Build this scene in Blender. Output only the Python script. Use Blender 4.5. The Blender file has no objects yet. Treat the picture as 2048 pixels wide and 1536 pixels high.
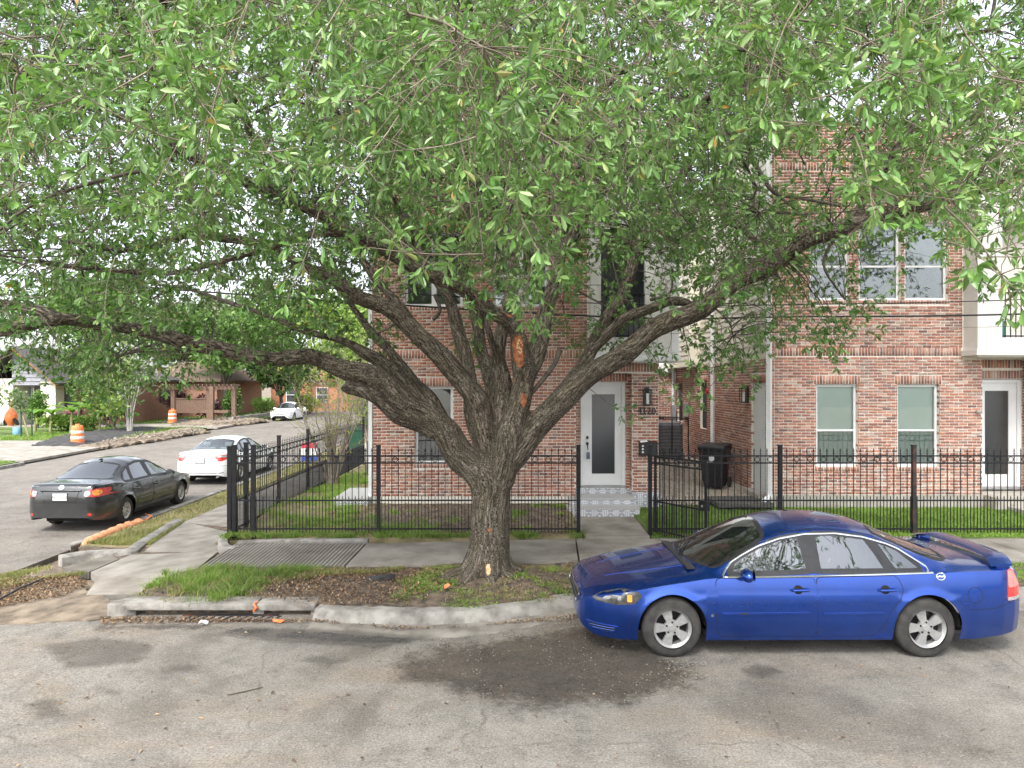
import bpy, bmesh, math, random
import numpy as np
from mathutils import Vector, Matrix
from mathutils.bvhtree import BVHTree
from mathutils.geometry import delaunay_2d_cdt

random.seed(7)
RNG = np.random.default_rng(7)
SC = bpy.context.scene
COL = SC.collection
R = math.radians

# ---------------------------------------------------------------- camera, sky, sun, exposure
F = 1365.0      # focal length in photo pixels (2048 wide)
H = 3.03        # eye height above the front road
cam_d = bpy.data.cameras.new('camera')
cam_d.sensor_width = 36.0
cam_d.lens = 36.0 * F / 2048.0
cam_d.clip_start = 0.05
cam_d.clip_end = 2000
cam = bpy.data.objects.new('camera', cam_d)
COL.objects.link(cam)
cam.location = (0, 0, H)
cam.rotation_euler = (R(90), 0, 0)
SC.camera = cam

SUN_EL, SUN_AZ = R(52), R(205)     # azimuth clockwise from +Y: behind the camera, to the left
world = bpy.data.worlds.new('World')
SC.world = world
world.use_nodes = True
wn = world.node_tree.nodes
wl = world.node_tree.links
wn.clear()
w_out = wn.new('ShaderNodeOutputWorld')
w_bg = wn.new('ShaderNodeBackground')
w_sky = wn.new('ShaderNodeTexSky')
w_sky.sky_type = 'NISHITA'
w_sky.sun_disc = False
w_sky.sun_elevation = SUN_EL
w_sky.sun_rotation = SUN_AZ
w_sky.air_density = 1.0
w_sky.dust_density = 3.0
w_sky.ozone_density = 1.0
w_hsv = wn.new('ShaderNodeHueSaturation')
w_hsv.inputs['Saturation'].default_value = 0.30
w_hsv.inputs['Value'].default_value = 1.15
w_bg.inputs['Strength'].default_value = 0.15
wl.new(w_sky.outputs[0], w_hsv.inputs['Color'])
wl.new(w_hsv.outputs[0], w_bg.inputs['Color'])
wl.new(w_bg.outputs[0], w_out.inputs['Surface'])

sun_d = bpy.data.lights.new('sun', 'SUN')
sun_d.energy = 1.4
sun_d.angle = R(14)
sun_d.color = (1.0, 0.96, 0.9)
sun = bpy.data.objects.new('sun', sun_d)
COL.objects.link(sun)
_sd = Vector((math.sin(SUN_AZ) * math.cos(SUN_EL), math.cos(SUN_AZ) * math.cos(SUN_EL), math.sin(SUN_EL)))
sun.rotation_euler = _sd.to_track_quat('Z', 'Y').to_euler()
sun.location = (0, 0, 30)

SC.view_settings.view_transform = 'Standard'
SC.view_settings.look = 'None'
SC.view_settings.gamma = 1.0
SC.view_settings.exposure = 1.62
SC.view_settings.use_curve_mapping = False
SC.render.engine = 'CYCLES'
SC.cycles.max_bounces = 6
SC.cycles.diffuse_bounces = 3
SC.cycles.transparent_max_bounces = 12
SC.cycles.use_adaptive_sampling = True
SC.cycles.adaptive_threshold = 0.02
SC.cycles.caustics_reflective = False
SC.cycles.caustics_refractive = False
try:
    SC.cycles.use_denoising = True
except Exception:
    pass

# ---------------------------------------------------------------- helpers
def sstep(a, b, x):
    t = np.clip((x - a) / (b - a), 0, 1)
    return t * t * (3 - 2 * t)

def gz(x, y):
    """level of the road surface: the side street lies a little lower and climbs away"""
    s = float(sstep(-4.5, -8.0, x))
    return s * (-0.2 + 0.0129 * min(max(0.0, y - 25.0), 50.0))

def P(px, py, Y):
    """photo pixel at distance Y -> point"""
    return Vector(((px - 1024) / F * Y, Y, H - (py - 768) / F * Y))

def G(px, py, off=0.0):
    """photo pixel -> point on the ground (road level + off)"""
    Y = 10.0
    for _ in range(30):
        X = (px - 1024) / F * Y
        z = gz(X, Y) + off
        Y = 0.5 * Y + 0.5 * F * (H - z) / (py - 768)
    X = (px - 1024) / F * Y
    return Vector((X, Y, gz(X, Y) + off))

def wloc(o):
    v = Vector((0, 0, 0))
    while o is not None:
        v += o.location
        o = o.parent
    return v

def tag(o, label=None, cat=None, group=None, kind=None):
    if label: o['label'] = label
    if cat: o['category'] = cat
    if group: o['group'] = group
    if kind: o['kind'] = kind
    return o

def thing(name, label, cat, loc=(0, 0, 0), rotz=0.0, group=None, kind=None):
    o = bpy.data.objects.new(name, None)
    COL.objects.link(o)
    o.empty_display_size = 0.2
    o.location = loc
    o.rotation_euler = (0, 0, rotz)
    return tag(o, label, cat, group, kind)

def struct_empty(name, loc=(0, 0, 0)):
    o = bpy.data.objects.new(name, None)
    COL.objects.link(o)
    o.location = loc
    o['kind'] = 'structure'
    return o

def copy_tree(o, parent=None):
    c = o.copy()
    COL.objects.link(c)
    c.parent = parent
    for ch in list(o.children):
        copy_tree(ch, c)
    return c

class MB:
    """collects verts and faces and builds ONE mesh object"""
    def __init__(s):
        s.v = []; s.f = []
    def add(s, vs, fs):
        b = len(s.v)
        s.v.extend([tuple(p) for p in vs])
        s.f.extend([tuple(i + b for i in f) for f in fs])
        return s
    def box(s, x0, x1, y0, y1, z0, z1):
        if x0 > x1: x0, x1 = x1, x0
        if y0 > y1: y0, y1 = y1, y0
        if z0 > z1: z0, z1 = z1, z0
        vs = [(x0,y0,z0),(x1,y0,z0),(x1,y1,z0),(x0,y1,z0),(x0,y0,z1),(x1,y0,z1),(x1,y1,z1),(x0,y1,z1)]
        return s.add(vs, [(0,3,2,1),(4,5,6,7),(0,1,5,4),(1,2,6,5),(2,3,7,6),(3,0,4,7)])
    def rbox(s, x0, x1, y0, y1, z0, z1, b=0.01):
        """box with chamfered edges"""
        if x0 > x1: x0, x1 = x1, x0
        if y0 > y1: y0, y1 = y1, y0
        if z0 > z1: z0, z1 = z1, z0
        bm = bmesh.new()
        bmesh.ops.create_cube(bm, size=1.0)
        for v in bm.verts:
            v.co = Vector((x0 + (v.co.x + .5) * (x1 - x0), y0 + (v.co.y + .5) * (y1 - y0), z0 + (v.co.z + .5) * (z1 - z0)))
        b = min(b, .49 * min(x1 - x0, y1 - y0, z1 - z0))
        bmesh.ops.bevel(bm, geom=list(bm.edges), offset=b, segments=2, affect='EDGES', profile=0.5)
        s.bm(bm); bm.free()
        return s
    def bm(s, bm, mat=None):
        bm.verts.index_update()
        vs = [(mat @ v.co if mat else v.co) for v in bm.verts]
        return s.add(vs, [[v.index for v in f.verts] for f in bm.faces])
    def tube(s, pts, rads, n=8, cap=True):
        pts = [Vector(p) for p in pts]
        if not hasattr(rads, '__len__'): rads = [rads] * len(pts)
        vs = []; fs = []
        prev = None
        for i, p in enumerate(pts):
            d = (pts[min(i + 1, len(pts) - 1)] - pts[max(i - 1, 0)])
            if d.length < 1e-9: d = Vector((0, 0, 1))
            d.normalize()
            if prev is None:
                a = Vector((0, 0, 1)) if abs(d.z) < .9 else Vector((1, 0, 0))
                u = d.cross(a).normalized()
            else:
                u = (prev - d * prev.dot(d))
                u = u.normalized() if u.length > 1e-6 else d.orthogonal().normalized()
            prev = u
            w = d.cross(u)
            for k in range(n):
                t = 2 * math.pi * k / n
                vs.append(p + (u * math.cos(t) + w * math.sin(t)) * rads[i])
        for i in range(len(pts) - 1):
            for k in range(n):
                a = i * n + k; b = i * n + (k + 1) % n
                fs.append((a, b, b + n, a + n))
        if cap:
            fs.append(tuple(range(n - 1, -1, -1)))
            fs.append(tuple(range((len(pts) - 1) * n, len(pts) * n)))
        return s.add(vs, fs)
    def lathe(s, prof, n=24, c=(0, 0, 0), axis='z'):
        """prof: (r, h) list; revolved about axis through c"""
        vs = []; fs = []
        m = len(prof)
        for k in range(n):
            t = 2 * math.pi * k / n
            for r, h in prof:
                a, b = r * math.cos(t), r * math.sin(t)
                if axis == 'z': q = (a, b, h)
                elif axis == 'y': q = (a, h, b)
                else: q = (h, a, b)
                vs.append((q[0] + c[0], q[1] + c[1], q[2] + c[2]))
        for k in range(n):
            k2 = (k + 1) % n
            for i in range(m - 1):
                f = (k * m + i, k2 * m + i, k2 * m + i + 1, k * m + i + 1)
                if axis == 'y': f = f[::-1]
                fs.append(f)
        return s.add(vs, fs)
    def prism(s, poly, axis, a0, a1):
        """2D polygon extruded along an axis; poly in the two other axes (x,z for 'y'; y,z for 'x'; x,y for 'z')"""
        n = len(poly)
        def mk(u, v, a):
            return (u, a, v) if axis == 'y' else ((a, u, v) if axis == 'x' else (u, v, a))
        vs = [mk(u, v, a0) for u, v in poly] + [mk(u, v, a1) for u, v in poly]
        fs = [tuple(range(n)), tuple(range(2 * n - 1, n - 1, -1))]
        for i in range(n):
            j = (i + 1) % n
            fs.append((i, i + n, j + n, j))
        return s.add(vs, fs)
    def torus(s, c, R_, r, axis='y', n=20, m=6):
        vs = []; fs = []
        for i in range(n):
            t = 2 * math.pi * i / n
            for j in range(m):
                q = 2 * math.pi * j / m
                rr = R_ + r * math.cos(q); h = r * math.sin(q)
                a, b = rr * math.cos(t), rr * math.sin(t)
                p = (a, h, b) if axis == 'y' else ((h, a, b) if axis == 'x' else (a, b, h))
                vs.append((p[0] + c[0], p[1] + c[1], p[2] + c[2]))
        for i in range(n):
            for j in range(m):
                fs.append((i * m + j, ((i + 1) % n) * m + j, ((i + 1) % n) * m + (j + 1) % m, i * m + (j + 1) % m))
        return s.add(vs, fs)
    def build(s, name, mat, parent=None, smooth=False, world=True, fix=True):
        off = wloc(parent) if (world and parent is not None) else Vector((0, 0, 0))
        me = bpy.data.meshes.new(name)
        me.from_pydata([(p[0] - off.x, p[1] - off.y, p[2] - off.z) for p in s.v], [], s.f)
        if fix:
            bm = bmesh.new(); bm.from_mesh(me)
            bmesh.ops.recalc_face_normals(bm, faces=bm.faces)
            bm.to_mesh(me); bm.free()
        if smooth:
            me.polygons.foreach_set('use_smooth', [True] * len(me.polygons))
            if smooth != 'all':
                try: me.set_sharp_from_angle(angle=R(35 if smooth is True else smooth))
                except Exception: pass
        me.materials.append(mat)
        me.update()
        o = bpy.data.objects.new(name, me)
        COL.objects.link(o)
        if parent is not None: o.parent = parent
        return o

def np_mesh(name, verts, faces, mat, parent=None, attrs=None, smooth=False, world=True):
    """verts (N,3); faces: list of int arrays (M,k)"""
    off = wloc(parent) if (world and parent is not None) else Vector((0, 0, 0))
    verts = np.asarray(verts, dtype=np.float32) - np.array(off, dtype=np.float32)
    me = bpy.data.meshes.new(name)
    me.vertices.add(len(verts))
    me.vertices.foreach_set('co', verts.ravel())
    loops = np.concatenate([np.asarray(f).ravel() for f in faces]).astype(np.int32)
    sizes = np.concatenate([np.full(len(f), f.shape[1]) for f in faces]).astype(np.int32)
    starts = np.concatenate([[0], np.cumsum(sizes)[:-1]]).astype(np.int32)
    me.loops.add(len(loops))
    me.loops.foreach_set('vertex_index', loops)
    me.polygons.add(len(sizes))
    me.polygons.foreach_set('loop_start', starts)
    try: me.polygons.foreach_set('loop_total', sizes)
    except Exception: pass
    me.update(calc_edges=True)
    if attrs:
        for k, a in attrs.items():
            a = np.asarray(a, dtype=np.float32)
            if a.ndim == 1:
                at = me.attributes.new(k, 'FLOAT', 'POINT'); at.data.foreach_set('value', a)
            else:
                at = me.attributes.new(k, 'FLOAT_VECTOR', 'POINT'); at.data.foreach_set('vector', a.ravel())
    if smooth:
        me.polygons.foreach_set('use_smooth', np.ones(len(sizes), dtype=bool))
    me.materials.append(mat)
    me.validate()
    o = bpy.data.objects.new(name, me)
    COL.objects.link(o)
    if parent is not None: o.parent = parent
    return o

def in_poly(pts, poly):
    pts = np.asarray(pts); x, y = pts[:, 0], pts[:, 1]
    ins = np.zeros(len(pts), bool)
    n = len(poly)
    for i in range(n):
        x0, y0 = poly[i][0], poly[i][1]; x1, y1 = poly[(i + 1) % n][0], poly[(i + 1) % n][1]
        if y0 == y1: continue
        c = ((y0 > y) != (y1 > y)) & (x < (x1 - x0) * (y - y0) / (y1 - y0) + x0)
        ins ^= c
    return ins

def densify(poly, step, closed=True):
    out = []
    n = len(poly)
    for i in range(n if closed else n - 1):
        a = Vector(poly[i][:2]); b = Vector(poly[(i + 1) % n][:2])
        k = max(1, int(math.ceil((b - a).length / step)))
        for j in range(k):
            out.append(a + (b - a) * (j / k))
    if not closed: out.append(Vector(poly[-1][:2]))
    return out

def fill2d(poly, step):
    """triangulated 2D polygon with interior grid points; returns points, faces, number of boundary points"""
    b = densify(poly, step)
    xs = [p[0] for p in b]; ys = [p[1] for p in b]
    gx = np.arange(min(xs) + step * .5, max(xs), step); gy = np.arange(min(ys) + step * .5, max(ys), step)
    pts = [Vector(p) for p in b]
    if len(gx) and len(gy):
        g = np.array([(x, y) for x in gx for y in gy])
        g = g[in_poly(g, b)]
        ba = np.array([(p[0], p[1]) for p in b])
        if len(g):
            d = np.min(np.hypot(g[:, None, 0] - ba[None, :, 0], g[:, None, 1] - ba[None, :, 1]), axis=1)
            pts += [Vector(p) for p in g[d > step * .45]]
    nb = len(b)
    edges = [(i, (i + 1) % nb) for i in range(nb)]
    r = delaunay_2d_cdt(pts, edges, [], 1, 1e-6)
    return r[0], r[2], nb

def sheet(name, poly, zf, mat, parent=None, step=0.5, skirt=0.12, label=None, cat=None, kind=None, jitter=0.0, soft=False):
    """ground sheet over a world XY polygon; zf(x,y) gives its height"""
    pts, tris, _ = fill2d(poly, step)
    mb = MB()
    mb.v = [(p[0], p[1], zf(p[0], p[1]) + (random.uniform(-jitter, jitter) if jitter else 0)) for p in pts]
    mb.f = [tuple(t) if (pts[t[1]] - pts[t[0]]).to_3d().cross((pts[t[2]] - pts[t[0]]).to_3d()).z > 0 else tuple(reversed(t)) for t in tris]
    if skirt:
        ec = {}
        for t in mb.f:
            for i in range(3):
                e = (t[i], t[(i + 1) % 3])
                ec[e] = ec.get(e, 0) + 1
        for (a, b) in [e for e in ec if (e[1], e[0]) not in ec]:
            va, vb = mb.v[a], mb.v[b]
            mb.add([va, vb, (vb[0], vb[1], vb[2] - skirt), (va[0], va[1], va[2] - skirt)], [(1, 0, 3, 2)])
    o = mb.build(name, mat, parent, smooth=True, fix=False)
    if soft:
        ba = np.array([(p[0], p[1]) for p in densify(poly, step * .5)]); va = np.array([(v[0], v[1]) for v in mb.v])
        d = np.min(np.hypot(va[:, None, 0] - ba[None, :, 0], va[:, None, 1] - ba[None, :, 1]), axis=1)
        at = o.data.attributes.new('edge', 'FLOAT', 'POINT'); at.data.foreach_set('value', d.astype(np.float32))
    return tag(o, label, cat, None, kind)

def sweep(mb, path, prof):
    """profile (d, z) swept along an XY(Z) path; d to the right-hand side of travel"""
    pts = [Vector(p) for p in path]
    n = len(prof); vs = []; fs = []
    for i, p in enumerate(pts):
        t0 = (pts[i] - pts[i - 1]).to_2d() if i > 0 else None
        t1 = (pts[i + 1] - pts[i]).to_2d() if i < len(pts) - 1 else None
        if t0 is not None: t0.normalize()
        if t1 is not None: t1.normalize()
        t = (t0 + t1) if (t0 is not None and t1 is not None) else (t0 if t0 is not None else t1)
        t.normalize()
        nr = Vector((t.y, -t.x))
        k = 1.0
        if t0 is not None and t1 is not None:
            k = 1 / max(.5, t.dot(t0))
        for d, z in prof:
            vs.append((p.x + nr.x * d * k, p.y + nr.y * d * k, p.z + z))
    for i in range(len(pts) - 1):
        for j in range(n):
            a = i * n + j; b = i * n + (j + 1) % n
            fs.append((a, b, b + n, a + n))
    fs.append(tuple(range(n))); fs.append(tuple(range(len(pts) * n - 1, (len(pts) - 1) * n - 1, -1)))
    return mb.add(vs, fs)

def smooth_path(pts, n=8):
    """Catmull-Rom through points (any dimension)"""
    p = [np.array(q, float) for q in pts]
    p = [2 * p[0] - p[1]] + p + [2 * p[-1] - p[-2]]
    out = []
    for i in range(1, len(p) - 2):
        for k in range(n):
            t = k / n
            a, b, c, d = p[i - 1], p[i], p[i + 1], p[i + 2]
            out.append(.5 * ((2 * b) + (c - a) * t + (2 * a - 5 * b + 4 * c - d) * t * t + (3 * b - a - 3 * c + d) * t ** 3))
    out.append(p[-2])
    return out

def text_mesh(txt, size, depth):
    """(verts, faces) of flat extruded lettering in the XZ plane, facing -Y, centred"""
    cu = bpy.data.curves.new('lettering', 'FONT')
    cu.body = txt; cu.size = size; cu.extrude = depth; cu.align_x = 'CENTER'; cu.align_y = 'CENTER'; cu.resolution_u = 2
    ob = bpy.data.objects.new('lettering', cu)
    COL.objects.link(ob)
    dg = bpy.context.evaluated_depsgraph_get()
    me = ob.evaluated_get(dg).to_mesh()
    vs = [(v.co.x, -v.co.z, v.co.y) for v in me.vertices]
    fs = [tuple(p.vertices) for p in me.polygons]
    ob.evaluated_get(dg).to_mesh_clear()
    bpy.data.objects.remove(ob); bpy.data.curves.remove(cu)
    return vs, fs

# ---------------------------------------------------------------- materials
def soft_edge(m, width=.25, amp=.6, scale=5.0, strength=1.0):
    """worn, crumbling outline: the sheet breaks up towards its own edge"""
    nt = m.node_tree; out = nt.nodes['Material Output']; b = nt.nodes['Principled BSDF']
    at = N(nt, 'ShaderNodeAttribute', attribute_name='edge')
    n = noise(nt, pos(nt), scale, 7, .7); n2 = noise(nt, pos(nt), scale * 7, 3, .6)
    ma = N(nt, 'ShaderNodeMath', operation='MULTIPLY_ADD'); nt.links.new(n.outputs[0], ma.inputs[0]); ma.inputs[1].default_value = amp; ma.inputs[2].default_value = -amp * .58
    mb_ = N(nt, 'ShaderNodeMath', operation='MULTIPLY_ADD'); nt.links.new(n2.outputs[0], mb_.inputs[0]); mb_.inputs[1].default_value = amp * .5; nt.links.new(ma.outputs[0], mb_.inputs[2])
    ad = N(nt, 'ShaderNodeMath', operation='ADD'); nt.links.new(at.outputs['Fac'], ad.inputs[0]); nt.links.new(mb_.outputs[0], ad.inputs[1])
    mr = N(nt, 'ShaderNodeMapRange', interpolation_type='SMOOTHSTEP'); mr.inputs[1].default_value = amp * .22; mr.inputs[2].default_value = amp * .22 + width; mr.inputs[4].default_value = strength
    nt.links.new(ad.outputs[0], mr.inputs[0])
    tr = N(nt, 'ShaderNodeBsdfTransparent'); mx = N(nt, 'ShaderNodeMixShader')
    nt.links.new(mr.outputs[0], mx.inputs[0]); nt.links.new(tr.outputs[0], mx.inputs[1]); nt.links.new(b.outputs[0], mx.inputs[2]); nt.links.new(mx.outputs[0], out.inputs[0])
    return m

def newmat(name):
    m = bpy.data.materials.new(name)
    m.use_nodes = True
    nt = m.node_tree
    b = nt.nodes.get('Principled BSDF')
    return m, nt, b

def N(nt, typ, **kw):
    n = nt.nodes.new(typ)
    for k, v in kw.items(): setattr(n, k, v)
    return n

def ramp(nt, stops, interp='LINEAR'):
    r = nt.nodes.new('ShaderNodeValToRGB')
    r.color_ramp.interpolation = interp
    e = r.color_ramp.elements
    while len(e) < len(stops): e.new(0.5)
    for i, (p, c) in enumerate(stops):
        e[i].position = p
        e[i].color = (c[0], c[1], c[2], 1) if hasattr(c, '__len__') else (c, c, c, 1)
    return r

def noise(nt, vec, scale, detail=4, rough=.55, dist=0.0):
    n = nt.nodes.new('ShaderNodeTexNoise')
    n.inputs['Scale'].default_value = scale
    n.inputs['Detail'].default_value = detail
    n.inputs['Roughness'].default_value = rough
    n.inputs['Distortion'].default_value = dist
    nt.links.new(vec, n.inputs['Vector'])
    return n

def mixc(nt, fac, a, b, mode='MIX'):
    m = nt.nodes.new('ShaderNodeMix')
    m.data_type = 'RGBA'; m.blend_type = mode
    for sock, val in ((m.inputs[0], fac), (m.inputs[6], a), (m.inputs[7], b)):
        if hasattr(val, 'is_linked') or hasattr(val, 'links'): nt.links.new(val, sock)
        elif hasattr(val, '__len__'): sock.default_value = (val[0], val[1], val[2], 1)
        else: sock.default_value = val
    return m.outputs[2]

def pos(nt, scale=None):
    g = nt.nodes.new('ShaderNodeNewGeometry')
    o = g.outputs['Position']
    if scale:
        mp = nt.nodes.new('ShaderNodeMapping')
        mp.inputs['Scale'].default_value = scale
        nt.links.new(o, mp.inputs['Vector'])
        o = mp.outputs[0]
    return o

def bumpn(nt, b, h, strength=.3, dist=.01):
    n = nt.nodes.new('ShaderNodeBump')
    n.inputs['Strength'].default_value = strength
    n.inputs['Distance'].default_value = dist
    nt.links.new(h, n.inputs['Height'])
    nt.links.new(n.outputs[0], b.inputs['Normal'])

_MC = {}
def mat(name, c1, c2=None, scale=6.0, rough=.7, metallic=0.0, spec=.5, bump=0.0, bscale=60.0, bdist=.004, detail=5, coat=0.0, stretch=None, lo=.35, hi=.65, emit=None):
    """general procedural material: two colours mixed by noise plus fine relief"""
    if name in _MC: return _MC[name]
    m, nt, b = newmat(name)
    b.inputs['Roughness'].default_value = rough
    b.inputs['Metallic'].default_value = metallic
    b.inputs['Specular IOR Level'].default_value = spec
    b.inputs['Coat Weight'].default_value = coat
    c2 = c2 or tuple(min(1, x * 1.18 + .004) for x in c1)
    v = pos(nt, stretch)
    n = noise(nt, v, scale, detail)
    r = ramp(nt, [(lo, c1), (hi, c2)])
    nt.links.new(n.outputs[0], r.inputs[0])
    nt.links.new(r.outputs[0], b.inputs['Base Color'])
    if bump:
        n2 = noise(nt, v, bscale, 4)
        bumpn(nt, b, n2.outputs[0], bump, bdist)
    _MC[name] = m
    return m

def glass(name, tint=(.6, .7, .68), refl=.12, rough=.02, dark=0.0, bump=0.0):
    """thin pane: tinted see-through plus mirror reflection rising at grazing angles"""
    m = bpy.data.materials.new(name); m.use_nodes = True
    nt = m.node_tree; nt.nodes.clear()
    o = N(nt, 'ShaderNodeOutputMaterial')
    tr = N(nt, 'ShaderNodeBsdfTransparent'); tr.inputs[0].default_value = (*tint, 1)
    gl = N(nt, 'ShaderNodeBsdfGlossy'); gl.inputs['Roughness'].default_value = rough
    gl.inputs[0].default_value = (.95, .97, 1, 1)
    fr = N(nt, 'ShaderNodeFresnel'); fr.inputs[0].default_value = 1.5
    ad = N(nt, 'ShaderNodeMath', operation='ADD', use_clamp=True); ad.inputs[1].default_value = refl
    nt.links.new(fr.outputs[0], ad.inputs[0])
    base = tr.outputs[0]
    if dark:
        df = N(nt, 'ShaderNodeBsdfDiffuse'); df.inputs[0].default_value = (.035, .040, .042, 1)
        m0 = N(nt, 'ShaderNodeMixShader'); m0.inputs[0].default_value = dark
        nt.links.new(tr.outputs[0], m0.inputs[1]); nt.links.new(df.outputs[0], m0.inputs[2]); base = m0.outputs[0]
    if bump:
        n = noise(nt, pos(nt), 90, 3)
        bp = N(nt, 'ShaderNodeBump'); bp.inputs['Strength'].default_value = bump; bp.inputs['Distance'].default_value = .004
        nt.links.new(n.outputs[0], bp.inputs['Height']); nt.links.new(bp.outputs[0], gl.inputs['Normal'])
    mx = N(nt, 'ShaderNodeMixShader')
    nt.links.new(ad.outputs[0], mx.inputs[0]); nt.links.new(base, mx.inputs[1]); nt.links.new(gl.outputs[0], mx.inputs[2])
    nt.links.new(mx.outputs[0], o.inputs[0])
    return m

def brick_mat(name, stops, rough=.85, wash=.45):
    m, nt, b = newmat(name)
    oi = N(nt, 'ShaderNodeObjectInfo'); ge = N(nt, 'ShaderNodeNewGeometry')
    ad = N(nt, 'ShaderNodeMath', operation='ADD'); fr = N(nt, 'ShaderNodeMath', operation='FRACT')
    nt.links.new(oi.outputs['Random'], ad.inputs[0]); nt.links.new(ge.outputs['Random Per Island'], ad.inputs[1])
    nt.links.new(ad.outputs[0], fr.inputs[0])
    r = ramp(nt, stops, 'CONSTANT'); nt.links.new(fr.outputs[0], r.inputs[0])
    p = pos(nt)
    n = noise(nt, p, 26, 6, .7); big = noise(nt, p, 1.1, 3)
    r2 = ramp(nt, [(.50, 0), (.78, 1)]); nt.links.new(n.outputs[0], r2.inputs[0])
    rb = ramp(nt, [(.35, .15), (.7, 1)]); nt.links.new(big.outputs[0], rb.inputs[0])
    mu = N(nt, 'ShaderNodeMath', operation='MULTIPLY'); nt.links.new(r2.outputs[0], mu.inputs[0]); nt.links.new(rb.outputs[0], mu.inputs[1])
    mu2 = N(nt, 'ShaderNodeMath', operation='MULTIPLY'); nt.links.new(mu.outputs[0], mu2.inputs[0]); mu2.inputs[1].default_value = wash
    c = mixc(nt, mu2.outputs[0], r.outputs[0], (.60, .52, .46))
    n3 = noise(nt, p, 9, 3)
    r3 = ramp(nt, [(.3, .84), (.7, 1.14)]); nt.links.new(n3.outputs[0], r3.inputs[0])
    c = mixc(nt, 1.0, c, r3.outputs[0], 'MULTIPLY')
    nt.links.new(c, b.inputs['Base Color'])
    b.inputs['Roughness'].default_value = rough
    b.inputs['Specular IOR Level'].default_value = .25
    bumpn(nt, b, n.outputs[0], .5, .006)
    return m

M_BRICK = brick_mat('tumbled_brick', [(0, (.23, .135, .115)), (.05, (.35, .165, .125)), (.24, (.44, .205, .145)), (.40, (.49, .235, .16)), (.54, (.40, .195, .15)), (.68, (.50, .30, .23)), (.80, (.34, .215, .185)), (.86, (.52, .385, .32)), (.94, (.42, .28, .235))], wash=.7)
M_BRICK2 = brick_mat('orange_brick', [(0, (.30, .12, .06)), (.3, (.36, .16, .08)), (.6, (.27, .11, .06)), (.85, (.40, .20, .11))], wash=.2)
M_MORTAR = mat('mortar', (.70, .64, .57), (.82, .77, .70), 14, .95, bump=.3, bscale=150)
M_WHITE = mat('white_trim_paint', (.72, .73, .74), (.80, .80, .80), 3, .45)
M_STUCCO = mat('pale_stucco', (.66, .65, .62), (.76, .75, .72), 2.2, .9, bump=.25, bscale=220, bdist=.002)
M_CREAM = mat('cream_siding_paint', (.58, .54, .44), (.66, .62, .52), 4, .6, bump=.1, bscale=40)
M_CONC = mat('foundation_concrete', (.34, .31, .27), (.47, .44, .39), 5, .9, bump=.3, bscale=80)
M_IRON = mat('black_iron_paint', (.006, .0065, .009), (.015, .015, .019), 8, .5, spec=.3, bump=.1, bscale=90)
M_RUST = mat('rusty_iron_paint', (.016, .014, .015), (.12, .045, .03), 5, .6, lo=.5, hi=.72)
M_BLACKP = mat('black_plastic', (.012, .012, .014), (.022, .022, .025), 10, .5, bump=.15, bscale=200, bdist=.001)
M_RUBBER = mat('tyre_rubber', (.022, .021, .02), (.05, .046, .042), 9, .85, bump=.3, bscale=120, bdist=.003)
M_DARK = mat('dark_void', (.006, .006, .006), (.012, .012, .012), 10, .9)
M_CHROME = mat('chrome', (.62, .63, .65), (.72, .73, .75), 5, .16, metallic=1.0)
M_ALLOY = mat('alloy_wheel', (.42, .42, .43), (.55, .55, .56), 14, .34, metallic=.85)
M_GLASS = glass('window_glass', (.93, .96, .95), .05)
M_CARGLASS = glass('car_glass', (.40, .50, .48), .20, dark=.22)
M_CARGLASSD = glass('car_glass_dark', (.20, .21, .21), .16, dark=.35)
M_DOORGLASS = glass('frosted_door_glass', (.16, .19, .20), .05, rough=.06, dark=.75, bump=.5)
M_SCREEN = mat('insect_screen', (.10, .11, .10), (.14, .15, .14), 60, .6)
M_BLIND = mat('blind_slats', (.74, .90, .80), (.80, .93, .85), 3, .6)
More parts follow.
